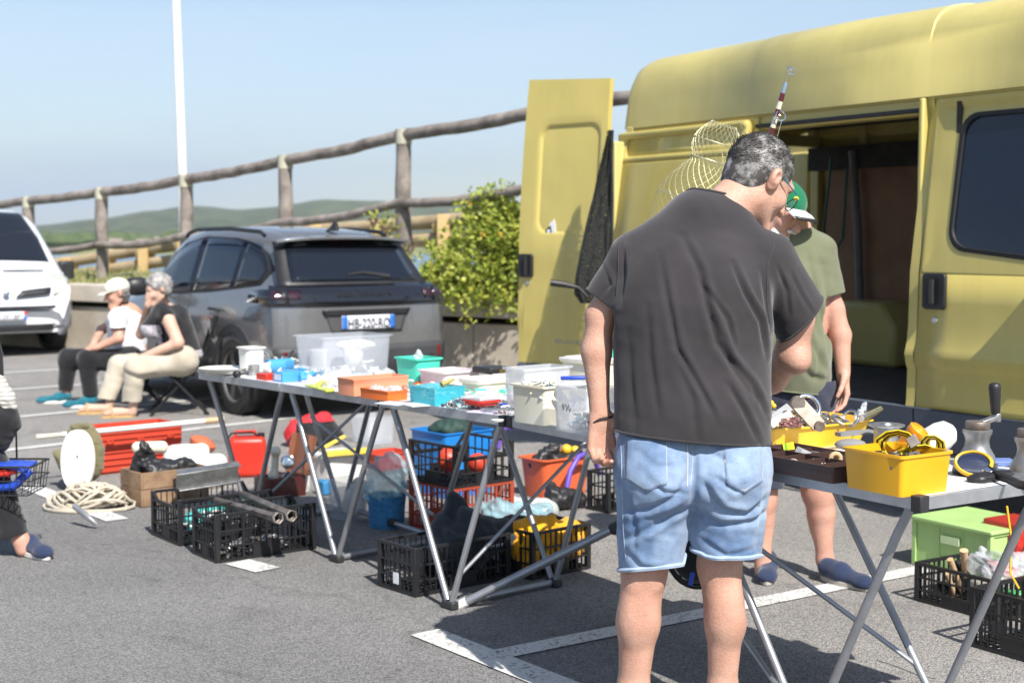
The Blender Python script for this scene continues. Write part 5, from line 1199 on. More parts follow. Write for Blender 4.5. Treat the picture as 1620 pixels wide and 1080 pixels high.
m = MB(); m.loft([arc(.06, .099, -1.0, 1.0, 16, .044), arc(.074, .097, -.95, .95, 16, .037)], closed=False, cap=False); o = m.build('visor_edge', M_blk, cp, recalc=False); solid(o, .008, 0)
m = MB(); m.ell(T(.045, .062, .082), (.016, .010, .010), 10, B); m.build('cap_patch', M_capy, cp)
m = MB()
for q in (1, -1): m.tube([T(q * .080, -.012, .018), T(q * .076, .085, .010)], .0016, 6)
gf = m.build('glasses', M_glg, sel)
for q in (1, -1): m = MB(); m.tube([T(q * (.036 + .024 * math.cos(a)), .110, -.004 + .019 * math.sin(a)) for a in [2 * math.pi * k / 18 for k in range(18)]], .0014, 5, closed=True); m.build('frame', M_glg, gf)
st = [C(S_(1247, 640), S_(1246, 460), .178, .178, ax=(0, 1, 0), fac=.78), C(S_(1246, 480), S_(1250, 415), .175, .12, k=.08, ax=(0, 1, 0), fac=.75), C(S_(1190, 396), S_(1256, 377, 5.92), .066, .066, k=.06), C(S_(1292, 396), S_(1256, 377, 5.92), .066, .066, k=.06),
    C(S_(1298, 398), S_(1312, 480), .066, .074, k=.03), C(S_(1184, 398), S_(1176, 490), .066, .074, k=.03), E(S_(1248, 560, 5.84), (.155, .13, .18), k=.06)]
fs_ = [[(.9, 1)] + [S_(*q) for q in pl] for pl in (((1295, 420), (1300, 480), (1296, 560)), ((1270, 400), (1280, 470), (1300, 540)), ((1235, 430), (1260, 520), (1300, 590)), ((1240, 560), (1270, 590), (1308, 600)), ((1280, 500), (1285, 560), (1280, 600)))]
o = skin('t_shirt', st, .007, M_olive, sel, disp=fold_disp(fs_, YS, .008, .013, noise=.002, nsc=8), cuts=[(S_(1250, 615), (-.12, 0, -1), S_(1250, 660), .33), (S_(1313, 466), (.22, 0, -1), S_(1316, 500), .13), (S_(1176, 470), (-.1, 0, -1), S_(1176, 500), .13), (S_(1260, 360, 5.9), (-.1, -.2, 1), S_(1258, 343), .085)], solid=.004)
rim(o, lambda p: (p - S_(1250, 615)).length < .3 and p.z < S_(0, 590).z, .004, 'hem', M_olive, o)
skin('shorts', [C(S_(1222, 620), S_(1276, 618), .125, .125, k=.05), C(S_(1214, 650), S_(1206, 800), .105, .09), C(S_(1284, 650), S_(1291, 790), .108, .094)], .008, M_navy, sel, disp=fold_disp([], YS, noise=.003), cuts=[(S_(1200, 768), (0, 0, -1), S_(1205, 800), .16), (S_(1294, 752), (0, 0, -1), S_(1292, 790), .17), (S_(1250, 600), (0, 0, 1), S_(1250, 585), .3)], solid=.004)
shoe(sel, S_(1215, 897, 6.02) * Vector((1, 1, 0)), (-.20, -1), .28, M_shoe, low=True); shoe(sel, S_(1300, 905, 5.86) * Vector((1, 1, 0)), (.60, -.80), .27, M_shoe, low=True)
# ---------------------------------------- the seated couple
M_wtee = cloth('white_jersey', (.70, .69, .70), (.80, .79, .80), 6); M_print = cloth('shirt_print', (.18, .10, .16), (.45, .40, .48), 30)
M_black = cloth('black_cloth', (.012, .012, .014), (.024, .024, .027), 6); M_floral = cloth('floral_cloth', (.20, .22, .26), (.62, .56, .60), 45)
M_beige = cloth('beige_linen', (.42, .37, .29), (.54, .49, .40), 5); M_teal = cloth('teal_trainer', (.01, .10, .14), (.03, .17, .22), 14)
M_cream = cloth('cream_cotton', (.62, .58, .48), (.70, .67, .58), 6); M_hairl = mat('silver_hair', (.10, .095, .09), .6, col2=(.50, .48, .46), vscale=24)
M_skin3 = skin_mat('pale_skin', (.55, .34, .25), (.64, .42, .32)); M_sock = cloth('grey_sock', (.05, .05, .055), (.07, .07, .075), 9)
ya = 12.3
def A_(x, y, Y=ya): return WY(x, y, Y)
pm = thing('person', 'seated man in white T-shirt, cream cap and black tracksuit bottoms, hands in his lap', 'person', (A_(200, 640).x, ya, 0))
PR, T, B = head(A_(185, 464, 12.2), (-.86, -.46, -.22), (-.05, 0, 1), .98)
bp = PR + [C(A_(196, 492), A_(188, 470), .062, .058, k=.04), C(A_(206, 560), A_(200, 505), .15, .15, ax=(0, 1, 0), fac=1), C(A_(182, 500, 12.1), A_(205, 500, 12.5), .06, .06, k=.05),
    C(A_(186, 502, 12.08), A_(188, 535, 11.98), .05, .044), C(A_(188, 535, 11.98), A_(152, 550, 11.95), .042, .030), C(A_(196, 503, 12.5), A_(160, 522, 12.45), .05, .042), C(A_(160, 522, 12.45), A_(146, 548, 12.15), .04, .030),
    C(A_(200, 568, 12.15), A_(138, 568, 11.95), .09, .065), C(A_(138, 568, 11.95), A_(145, 632, 12.0), .055, .035), C(A_(200, 568, 12.4), A_(108, 566, 12.25), .09, .065), C(A_(108, 566, 12.25), A_(105, 627, 12.3), .055, .035)]
bp += hand(A_(152, 550, 11.95), (-.8, .1, -.2), (0, 0, -1), .4, 1, th=-1) + hand(A_(146, 548, 12.15), (-.4, -.5, -.3), (0, 0, -1), .4, 1)
skin('body', bp, .010, M_skin, pm)
hairpiece(pm, T, B, .98, M_hairg, n=500, ln=.014, thick=.004, h=.008, wd=.003)
cp = skin('cap', [E(T(0, -.012, .050), (.090, .110, .085), M=B), E(T(0, 0, -.07), (.2, .2, .095), M=B, op='sub', k=.004)], .008, M_cream, pm)
m = MB(); m.loft([[T(.095 * math.sin(-1.05 + 2.1 * i / 12), y0 + rr * math.cos(-1.05 + 2.1 * i / 12), z) for i in range(13)] for y0, rr, z in ((0, .09, .032), (.05, .09, .032), (.09, .085, .018))], closed=False, cap=False); solid(m.build('visor', M_cream, cp, recalc=False), .006, 0)
fs_ = [[(1, 1)] + [A_(*q) for q in pl] for pl in (((195, 505), (190, 530), (205, 555)), ((215, 505), (212, 535), (218, 560)), ((180, 510), (178, 535), (190, 560)))]
skin('t_shirt', [C(A_(204, 572), A_(200, 510), .165, .165, ax=(0, 1, 0), fac=1.05), C(A_(184, 502, 12.1), A_(207, 500, 12.5), .072, .072, k=.06), C(A_(186, 502, 12.08), A_(187, 524, 12.0), .066, .068, k=.03), C(A_(196, 503, 12.5), A_(170, 518, 12.45), .066, .068, k=.03), C(A_(198, 492), A_(192, 484), .068, k=.05)], .010, M_wtee, pm, disp=fold_disp(fs_, ya, .012, .022, noise=.004, nsc=7),
    cuts=[(A_(204, 571), (0, 0, -1), A_(204, 600), .36), (A_(187, 519, 12.0), (.05, -.1, -1), A_(187, 535, 11.98), .11), (A_(172, 516, 12.45), (-1, 0, -.5), A_(165, 521, 12.45), .10), (A_(195, 488), (-.3, 0, 1), A_(193, 478), .12)], solid=.005,
    mats=[M_wtee, M_print], mfn=lambda c: ((c[:, 0] < A_(176, 500).x) & (c[:, 2] < A_(0, 508).z) & (c[:, 2] > A_(0, 535).z) & (c[:, 1] < 12.2)).astype(int))
skin('tracksuit_bottoms', [C(A_(204, 570, 12.15), A_(138, 569, 11.95), .105, .088), C(A_(138, 569, 11.95), A_(144, 628, 12.0), .078, .062, k=.03), C(A_(204, 570, 12.4), A_(108, 567, 12.25), .105, .088), C(A_(108, 567, 12.25), A_(104, 620, 12.3), .078, .060, k=.03), C(A_(206, 570, 12.1), A_(206, 570, 12.45), .12, .12, k=.05)], .010, M_black, pm, disp=fold_disp([], ya, noise=.003, nsc=7), solid=.004,
    cuts=[(A_(144, 625, 12.0), (0, 0, -1), A_(144, 640, 12.0), .12), (A_(104, 617, 12.3), (0, 0, -1), A_(104, 632, 12.3), .12)])
shoe(pm, A_(112, 640, 12.3) * Vector((1, 1, 0)), (-.95, -.3), .29, M_teal, M_white_metal); shoe(pm, A_(154, 640, 12.0) * Vector((1, 1, 0)), (-.9, -.4), .29, M_teal, M_white_metal)
yb = 11.6
def B_(x, y, Y=yb): return WY(x, y, Y)
pw = thing('person', 'seated grey-haired woman in sleeveless black top and beige trousers, resting her chin on her hand', 'person', (B_(270, 640).x, yb, 0))
PR, T, B = head(B_(250, 458, 11.5), (-.80, -.52, -.32), (-.08, 0, 1), .96)
bp = PR + [C(B_(266, 494), B_(253, 470), .055, .052, k=.04), C(B_(286, 562), B_(270, 508), .145, .14, ax=(0, 1, 0), fac=1), C(B_(262, 502, 11.4), B_(272, 502, 11.78), .055, .055, k=.05),
    C(B_(266, 505, 11.38), B_(282, 542, 11.3), .056, .048), C(B_(282, 542, 11.3), B_(222, 566, 11.3), .044, .028), C(B_(255, 505, 11.8), B_(223, 528, 11.7), .05, .044), C(B_(223, 528, 11.7), B_(234, 482, 11.45), .042, .028),
    C(B_(285, 570, 11.45), B_(215, 582, 11.25), .085, .062), C(B_(215, 582, 11.25), B_(210, 652, 11.3), .052, .033), C(B_(285, 570, 11.65), B_(190, 578, 11.65), .085, .062), C(B_(190, 578, 11.65), B_(170, 650, 11.55), .052, .033)]
bp += hand(B_(222, 566, 11.3), (-.8, 0, -.35), (0, 0, -1), .4, .95, th=-1) + hand(B_(234, 482, 11.45), (.15, -.1, 1), (.5, .5, 0), .5, .95)
for fx_, fy_, Y_ in ((208, 656, 11.3), (168, 654, 11.55)):
    h_ = B_(fx_, fy_, Y_); f_ = Vector((-.95, -.3, 0)); h_.z = .045; bp += [C(h_, h_ + f_ * .14, .034, .038, k=.02), C(h_ + f_ * .14, h_ + f_ * .20 + Vector((0, 0, -.01)), .032, .02, k=.02)]
skin('body', bp, .010, M_skin3, pw)
hairpiece(pw, T, B, .98, M_hairl, hairline=.07, n=900, ln=.03, thick=.018, h=.008, wd=.004)
fs_ = [[(1, 1)] + [B_(*q) for q in pl] for pl in (((280, 500), (285, 530), (295, 560)), ((265, 510), (268, 540), (280, 565)))]
skin('black_top', [C(B_(290, 566), B_(272, 508), .158, .155, ax=(0, 1, 0), fac=1.05), C(B_(262, 500, 11.4), B_(272, 500, 11.78), .07, .07, k=.06), C(B_(255, 490, 11.45), B_(240, 520, 11.5), .06, .09, k=.05)], .010, M_black, pw, disp=fold_disp(fs_, yb, .012, .02, noise=.004, nsc=8),
    cuts=[(B_(288, 566), (0.1, 0, -1), B_(288, 595), .33), (B_(262, 490), (-.35, -.1, 1), B_(258, 480), .12)], solid=.005, mats=[M_black, M_floral], mfn=lambda c: (((c[:, 0] < B_(262, 500).x) & (c[:, 2] < B_(0, 512).z)) | (c[:, 2] < B_(0, 553).z)).astype(int))
skin('trousers', [C(B_(288, 572, 11.45), B_(214, 582, 11.25), .11, .088), C(B_(214, 582, 11.25), B_(207, 648, 11.3), .082, .072, k=.03), C(B_(288, 572, 11.65), B_(188, 578, 11.65), .11, .088), C(B_(188, 578, 11.65), B_(166, 640, 11.55), .082, .072, k=.03), C(B_(290, 570, 11.4), B_(290, 570, 11.7), .12, .12, k=.05)], .010, M_beige, pw, disp=fold_disp([[(1, 1), B_(215, 580), B_(240, 590), B_(270, 585)], [(1, 1), B_(205, 600), B_(200, 630), B_(195, 645)]], yb, .012, .02, noise=.003, nsc=7), solid=.004,
    cuts=[(B_(208, 634, 11.3), (0, 0, -1), B_(208, 655, 11.3), .13), (B_(170, 630, 11.55), (-.2, 0, -1), B_(166, 652, 11.55), .13)])
for fx_, fy_, Y_ in ((208, 656, 11.3), (168, 654, 11.55)):
    h_ = B_(fx_, fy_, Y_); h_.z = 0; f_ = Vector((-.95, -.3, 0)).normalized(); m = MB(); m.M = Matrix.Translation(h_ + f_ * .10) @ Matrix.Rotation(math.atan2(f_.y, f_.x), 4, 'Z')
    m.prism([(x * .135, y * .042) for x, y in [(math.cos(a), math.sin(a)) for a in [2 * math.pi * k / 20 for k in range(20)]]], 0, .018); o = m.build('sandal', mat('tan_leather', (.50, .33, .14), .6), pw)
    m = MB(); m.M = Matrix.Translation(h_ + f_ * .15) @ Matrix.Rotation(math.atan2(f_.y, f_.x), 4, 'Z'); m.tube([(0, .042, .012), (0, .034, .065), (0, 0, .086), (0, -.034, .065), (0, -.042, .012)], .007, 6); m.build('strap', MATS['tan_leather'], o)
# folding chairs they sit on
M_chair = mat('black_chair_tube', (.02, .02, .022), .4, metal=.4)
def fchair(c, rz, lab):
    t = thing('folding_chair', lab, 'chair', c, rz, 'folding chairs under the seated couple')
    for s in (-1, 1):
        m = MB(); m.tube([(-.22, s * .21, 0), (.20, s * .21, .45)], .013, 8); m.build('leg', M_chair, t, local=True)
        m = MB(); m.tube([(.24, s * .19, 0), (-.18, s * .19, .45), (-.30, s * .19, .80)], .013, 8); m.build('leg', M_chair, t, local=True)
    m = MB(); m.tube([(-.20, -.21, .02), (-.20, .21, .02)], .011, 8); m.build('stretcher', M_chair, t, local=True)
    m = MB(); m.tube([(.22, -.19, .02), (.22, .19, .02)], .011, 8); m.build('stretcher', M_chair, t, local=True)
    m = MB(); m.box((0, 0, .452), (.42, .40, .02)); m.build('seat', M_black, t, bevel=.008, local=True)
    m = MB(); m.box((-.27, 0, .70), (.02, .38, .18)); m.build('backrest', M_black, t, bevel=.008, local=True)
c = B_(285, 640, 11.6); fchair((c.x, c.y, 0), math.atan2(-.25, -.95), 'black folding chair under the seated woman in the black top')
c = A_(215, 640, 12.3); fchair((c.x, c.y, 0), math.atan2(-.25, -.95), 'black folding chair under the seated man in the cream cap')
# ---------------------------------------- somebody at the left edge, mostly outside the frame
yc = 6.3
def C_(x, y, Y=yc): return WY(x, y, Y)
pl = thing('person', 'passer-by in black trousers and navy slip-on shoe, cut off by the left edge', 'person', (C_(0, 870).x, yc, 0))
PR, T, B = head(C_(-100, 330, 6.3), (.9, .3, -.3), (0, 0, 1), 1)
bp = PR + [C(C_(-110, 600), C_(-110, 430), .14, .15), C(C_(-110, 380), C_(-102, 345), .06, .055, k=.04), C(C_(-105, 395, 6.1), C_(-105, 395, 6.5), .06, k=.05), C(C_(-105, 400, 6.1), C_(-95, 520, 6.05), .05, .044), C(C_(-95, 520, 6.05), C_(-30, 600, 6.2), .042, .03), C(C_(-105, 400, 6.5), C_(-95, 520, 6.5), .05, .044), C(C_(-95, 520, 6.5), C_(-50, 610, 6.5), .042, .03),
    C(C_(-95, 600, 6.25), C_(-20, 735), .09, .06), C(C_(-20, 735), C_(34, 855), .055, .036), C(C_(-115, 600, 6.4), C_(-125, 740, 6.5), .09, .06), C(C_(-125, 740, 6.5), C_(-140, 880, 6.6), .055, .036), C(C_(34, 855), C_(37, 868), .036)]
bp += hand(C_(-30, 600, 6.2), (.6, .2, -.8), (.3, 0, -1), .8, 1) + hand(C_(-50, 610, 6.5), (.5, 0, -.8), (.3, 0, -1), .8, 1)
skin('body', bp, .009, M_skin2, pl)
hairpiece(pl, T, B, 1, M_hairg, n=300, h=.009)
skin('trousers', [C(C_(-100, 600, 6.28), C_(-20, 735), .115, .088), C(C_(-20, 735), C_(24, 850), .082, .062, k=.03), C(C_(-118, 600, 6.38), C_(-125, 740, 6.5), .115, .085), C(C_(-125, 740, 6.5), C_(-140, 870, 6.6), .08, .062, k=.03)], .008, M_black, pl, disp=fold_disp([], yc, noise=.005, nsc=10), cuts=[(C_(26, 846), (.35, 0, -1), C_(34, 870), .13)], solid=.004)
skin('jacket', [C(C_(-110, 640), C_(-108, 430), .18, .18), C(C_(-105, 395, 6.1), C_(-105, 395, 6.5), .08, k=.06), C(C_(-105, 400, 6.08), C_(-95, 520, 6.03), .07, .06), C(C_(-95, 520, 6.03), C_(-45, 585, 6.18), .06, .05), C(C_(-105, 400, 6.52), C_(-95, 520, 6.52), .07, .06)], .009, M_navy, pl, disp=fold_disp([], yc, noise=.004))
shoe(pl, C_(30, 872, 6.40) * Vector((1, 1, 0)), (.72, -.69), .28, M_shoe, mat('white_sole', (.6, .58, .54), .7), low=True)
shoe(pl, C_(-140, 880, 6.6) * Vector((1, 1, 0)), (.5, -.86), .28, M_shoe, low=True)
# black bag with a striped knit hanging from it, and the wire basket
M_stripe = mat('cream_stripe', (.55, .52, .46), .9)
def stripe_mat():
    m = bpy.data.materials.new('striped_knit'); m.use_nodes = True; nt = m.node_tree; p = nt.nodes['Principled BSDF']; l = nt.links.new
    g = _n(nt, 'ShaderNodeTexCoord'); w = _n(nt, 'ShaderNodeTexWave'); w.bands_direction = 'Z'; w.inputs['Scale'].default_value = 16; w.inputs['Distortion'].default_value = 1.2
    l(g.outputs['Object'], w.inputs[0]); r = _n(nt, 'ShaderNodeValToRGB'); r.color_ramp.elements[0].color = (.30, .29, .27, 1); r.color_ramp.elements[1].color = (.68, .66, .60, 1); l(w.outputs[0], r.inputs[0]); l(r.outputs[0], p.inputs['Base Color']); p.inputs['Roughness'].default_value = .95; return m
kn = skin('knitted_top', [C(C_(-8, 598), C_(12, 632), .035, .04), C(C_(-16, 606), C_(2, 650), .05, .04), C(C_(12, 632), C_(20, 646), .035, .02)], .006, stripe_mat(), disp=fold_disp([], yc, noise=.005, nsc=18)); tag(kn, 'cream striped knitted top slung over a black bag at the left edge', 'clothing')
bag = skin('shoulder_bag', [C(C_(-25, 660), C_(8, 665), .09, .075), C(C_(-20, 700), C_(0, 690), .08, .06)], .008, M_black, disp=fold_disp([], yc, noise=.006, nsc=12)); tag(bag, 'black cloth shoulder bag at the left edge above the wire basket', 'bag')
m = MB(); m.tube([C_(4, 640), C_(0, 560), C_(-40, 420)], .014, 6); m.build('strap', M_black, bag)
bk = thing('wire_basket', 'black wire basket full of blue straps held by the passer-by', 'basket', C_(0, 776))
x0, x1 = C_(-60, 0).x, C_(46, 0).x; z0, z1 = C_(0, 776).z, C_(0, 732).z; m = MB()
def bkp(x, y, z): return (x, yc - .12 + y, z)
for z in (z0, (z0 + z1) / 2, z1):
    f_ = 1 if z > z0 else .94; m.tube([bkp(x0, 0, z), bkp(x0 + (x1 - x0) * f_, 0, z), bkp(x0 + (x1 - x0) * f_, .24, z), bkp(x0, .24, z)], .003 if z < z1 else .0045, 6, closed=True)
for i in range(11):
    t_ = i / 10; xx = x0 + (x1 - x0) * t_; xb = x0 + (x1 - x0) * .94 * t_
    for y in (0, .24): m.tube([bkp(xb, y, z0), bkp(xx, y, z1)], .002, 5)
    m.tube([bkp(xb, 0, z0), bkp(xb, .24, z0)], .002, 5)
for i in range(1, 6): y = .24 * i / 6; m.tube([bkp(x1 - (x1 - x0) * .06, y, z0), bkp(x1, y, z1)], .002, 5)
m.build('wire_cage', M_blk, bk)
m = MB(); m.tube([bkp((x0 + x1) / 2, 0, z1), bkp((x0 + x1) / 2, .0, z1 + .16), bkp((x0 + x1) / 2 - .02, .12, z1 + .2), bkp((x0 + x1) / 2, .24, z1 + .16), bkp((x0 + x1) / 2, .24, z1)], .005, 6); m.build('handle', M_blk, bk)
M_blue = mat('blue_plastic', (.015, .06, .42), .4, var=.15); M_red = mat('red_plastic', (.55, .03, .015), .4, var=.12)
m = MB()
for k in range(5): m.bar(bkp(x0 + .03, .03 + .035 * k, z1 + .035 - .008 * k), bkp(x1 - .03, .02 + .035 * k, z1 - .02 + .004 * k), .028, .012)
m.tube([bkp(x0 + .05, .08, z0 + .02), bkp(x1 - .1, .05, z0 + .03), bkp(x1 - .03, .08, z0 + .1)], .02, 8)
tag(m.build('blue_straps', M_blue, bevel=.003), 'bundle of flat blue straps lying in the wire basket', 'strap')
m = MB(); c = C_(8, 748, yc - .09); m.M = Matrix.Translation(c) @ Matrix.Rotation(R(80), 4, 'Y'); m.lathe([(.016, -.05), (.016, .0), (.019, .002), (.019, .016), (.013, .018), (.013, .05), (.009, .052)], 16); tag(m.build('torch', M_red), 'small red torch poking out of the wire basket', 'torch')
# ============================================================ TABLES
TZ = .762
M_ttop = mat('white_laminate', (.66, .65, .66), .45, var=.04, vscale=4)
M_tal = mat('worn_aluminium', (.50, .51, .53), .42, metal=.75, var=.14, vscale=14)
M_tube = mat('grey_tube', (.34, .35, .37), .38, metal=.6, var=.12, vscale=9)
M_cap = mat('black_corner_cap', (.03, .03, .032), .5)
dA = Vector((.652, -.759, 0)); qA = Vector((.759, .652, 0)); FA = Vector((-1.574, 7.04, 0)); LA = .79
FB = FA + dA * (3 * LA) + Vector((.012, -.012, 0)); dB = Vector((.541, -.841, 0)); qB = Vector((.841, .541, 0)); LB = .978
UP = Vector((0, 0, 1))
def table(lab, F0, d, q, L_, n, feet, W_=.60):
    t = thing('folding_table', lab, 'table', (F0.x, F0.y, 0), 0, 'folding trestle tables in a row')
    top = lambda i, b=0, z=TZ - .04: F0 + d * (L_ * i + (.03 if i == 0 else (-.03 if i == n else 0))) + q * (W_ - .04 if b else .04) + UP * z
    for i in range(n):
        a = F0 + d * (L_ * i + .004); b = F0 + d * (L_ * (i + 1) - .004); rz = math.atan2(d.y, d.x)
        m = MB(); c = (a + b) / 2 + q * (W_ / 2); m.box((c.x, c.y, TZ - .006), ((b - a).length - .012, W_ - .012, .012), rz); m.build('tabletop', M_ttop, t)
        m = MB(); T_ = .036
        for s_ in (0, 1):
            o = q * (.006 if s_ == 0 else W_ - .006); m.bar(a + o + UP * (TZ - T_ / 2 + .002), b + o + UP * (TZ - T_ / 2 + .002), .012, T_)
        for e in (a, b): e2 = e + (d * .006 if e is a else -d * .006); m.bar(e2 + q * .012 + UP * (TZ - T_ / 2 + .0015), e2 + q * (W_ - .012) + UP * (TZ - T_ / 2 + .0015), .012, T_ - .001)
        m.build('edge_frame', M_tal, t, bevel=.0015)
    for i in (0, n):
        for s_ in (0, 1):
            e = F0 + d * (L_ * i + (-.001 if i == n else .001)) + q * (W_ * s_); e = e + d * (.013 if i == 0 else -.013) + q * (.013 if s_ == 0 else -.013)
            m = MB(); m.box((e.x, e.y, TZ - .017), (.034, .034, .043), math.atan2(d.y, d.x)); m.build('corner_cap', M_cap, t, bevel=.003)
    for i in range(1, n):
        m = MB(); e = F0 + d * (L_ * i) + UP * (TZ - .018) - q * .003; m.box(e, (.022, .010, .03), math.atan2(d.y, d.x)); m.build('hinge', M_chrome, t, bevel=.002)
    ft = []
    for i, f in enumerate(feet):
        if f is None: ft.append(None); continue
        f = Vector((f.x, f.y, .018)); fb = f + q * .54; ft.append((f, fb))
        for s_, g in ((0, f), (1, fb)):
            for e, sg in ((i, 1), (i + 1, -1)):
                p1 = top(e, s_) + d * (.045 * sg); k = p1 + (g - p1) * .09 + d * (.012 * sg) * 0; m = MB(); m.tube([p1 + UP * .02, p1 - UP * .012, p1.lerp(g - d * (.012 * sg), .10), g - d * (.014 * sg) + UP * .012], .0125, 10); m.build('leg', M_tube, t)
        m = MB(); m.tube([f, fb], .0135, 10); m.build('foot_bar', M_tube, t)
        for g in (f, fb): m = MB(); m.box((g.x, g.y, g.z - .002), (.07, .036, .032), math.atan2(d.y, d.x)); m.build('foot_cap', M_cap, t, bevel=.006)
    return t, ft, top
tA, fA, topA = table('three-leaf white folding table on crossed grey legs, covered with plastic tubs, from the car to the browsing man', FA, dA, qA, LA, 3, [G(397, 832), G(533, 888), G(712, 962)])
tA['label'] = 'long white folding table crowded with plastic tubs, reaching from the grey car'
tB, fB, topB = table('white folding table with yellow and brown trays, nearest the right edge', FB, dB, qB, LB, 2, [None, G(1276, 1177)])
def brace(t, a, b, r=.008, mm=None, nm='brace'): m = MB(); m.tube([a, b], r, 8); return m.build(nm, mm or M_tube, t)
brace(tA, topA(1, 1, .70), fA[0][0] + UP * .05); brace(tA, (topA(0, 1) + (fA[0][1] - topA(0, 1)) * .32), fA[1][1] + UP * .12)
brace(tA, fA[0][1] + UP * .02, fA[1][1] + UP * .02, .0135, nm='rail')
m = MB(); c = fA[0][1].lerp(fA[1][1], .55) + UP * .02; m.bar(c - (fA[1][1] - fA[0][1]).normalized() * .06, c + (fA[1][1] - fA[0][1]).normalized() * .06, .036, .036); m.build('rail_clamp', M_cap, tA, bevel=.006)
brace(tA, fA[2][0].lerp(topA(3, 0), .16), topA(3, 1, .70)); 
brace(tB, fB[1][1].lerp(topB(1, 1), .14), WY(1100, 792, 4.52)); brace(tB, WY(1150, 970, 4.5), fB[1][0] + UP * .03, .010)
# ============================================================ CONTAINERS AND GOODS
def PM(name, c, r=.38, var=.07, **k): return mat(name, c, r, var=var, vscale=k.pop('vs', 6), **k)
M_bcr = PM('black_crate_plastic', (.016, .016, .018), .38); M_rcr = PM('red_crate_plastic', (.36, .055, .025), .5); M_rcr2 = PM('bright_red_crate', (.55, .06, .03), .42)
M_blc = PM('blue_crate_plastic', (.015, .20, .58), .4); M_grc = PM('lime_crate_plastic', (.40, .60, .22), .4); M_ora = PM('orange_bin_plastic', (.72, .13, .045), .4)
M_ybox = PM('yellow_box_plastic', (.80, .40, .010), .35, coat=.2); M_ytr = PM('yellow_tray_plastic', (.84, .50, .03), .38, coat=.2)
M_brn = PM('brown_tray_plastic', (.055, .030, .026), .4); M_sal = PM('salmon_plastic', (.76, .30, .17), .45); M_orb = PM('orange_box_plastic', (.80, .17, .03), .4)
M_mint = PM('mint_plastic', (.07, .62, .44), .4); M_wpl = PM('white_plastic', (.70, .69, .65), .4); M_cpl = PM('cream_plastic', (.66, .60, .45), .5, col2=(.72, .69, .58)); M_ppl = PM('pale_pink_plastic', (.72, .63, .64), .4)
def clear(name, c, a, rough=.25): m = mat(name, c, rough, var=.05, vscale=9, alpha=a, bump=.1, bscale=30); return m
M_clr = clear('milky_clear_plastic', (.66, .70, .76), .22); M_clr2 = clear('cloudy_clear_plastic', (.70, .71, .72), .38); M_film = clear('clear_film', (.80, .83, .86), .42, .12); M_teal2 = clear('teal_clear_plastic', (.05, .48, .58), .62)
M_bfilm = clear('bluish_film', (.35, .60, .68), .5, .15)
M_wood = mat('old_wood', (.12, .07, .04), .8, col2=(.34, .22, .13), vscale=6, bump=.3, bscale=40, detail=8); M_woodp = mat('pale_wood', (.55, .38, .22), .7, vscale=8)
M_rope = mat('cream_rope', (.48, .42, .32), .9, col2=(.66, .60, .50), vscale=60, bump=.6, bscale=350)
M_steel = mat('dull_steel', (.42, .42, .41), .4, metal=.85, var=.25, vscale=30); M_rust = mat('rusty_steel', (.15, .11, .085), .55, metal=.6, col2=(.33, .31, .28), vscale=12)
M_bpl = MATS['blue_plastic']; M_rpl = MATS['red_plastic']; M_cobalt = PM('cyan_card', (.06, .30, .58), .5); M_paper = mat('printed_paper', (.70, .70, .68), .6, col2=(.50, .60, .72), vscale=22)
def ab(N, d, q, L_, D, topy=None, z=0, H=None, rz=0):
    """frame of a box seen with its near corner at photo position N; runs L_ back along -d and D away along q"""
    P_ = G(N[0], N[1], z); d_, q_ = d.copy(), q.copy()
    if rz: Q = Matrix.Rotation(R(rz), 3, 'Z'); d_, q_ = Q @ d_, Q @ q_
    if H is None: H = WY(N[0], topy, P_.y).z - z
    c = P_ - d_ * L_ / 2 + q_ * D / 2; return Vector((c.x, c.y, z)), math.atan2(d_.y, d_.x), L_, D, H
def tubmesh(m, L_, D, H, t=.003, tp=.92, rim=.008, r=.02, bottom=True):
    """open tub, top larger than its foot, rolled rim, rounded corners"""
    def ring(s, z, o=0): return [(x * s + (o if x > 0 else -o), y * s + (o if y > 0 else -o), z) for x, y in rrect(-L_ / 2, L_ / 2, -D / 2, D / 2, min(r, L_ / 3, D / 3), 3)]
    m.loft([ring(tp, 0), ring(tp + (1 - tp) * .5, H * .5), ring(1, H - .008), ring(1, H - .007, rim), ring(1, H, rim), ring(1, H, -t), ring(tp + (1 - tp) * .5, H * .5, -t), ring(tp, t, -t)], cap=True)
def tub(name, lab, cat, fr, mm, group=None, lid=None, **k):
    c, rz, L_, D, H = fr; t = thing(name, lab, cat, c, rz, group); m = MB(); tubmesh(m, L_, D, H, **k); m.build('body', mm, t, local=True, smooth=50)
    if lid: m = MB(); m.box((0, 0, H + .006), (L_ + .012, D + .012, .012)); m.box((0, 0, H + .014), (L_ * .9, D * .9, .006)); m.build('lid', lid, t, bevel=.003, local=True)
    return t
def solidbox(name, lab, cat, fr, mm, bevel=.003, group=None, **k):
    c, rz, L_, D, H = fr; m = MB(); m.box((0, 0, H / 2), (L_, D, H), **k); o = m.build(name, mm, bevel=bevel); o.location = c; o.rotation_euler = (0, 0, rz); return tag(o, lab, cat, group)
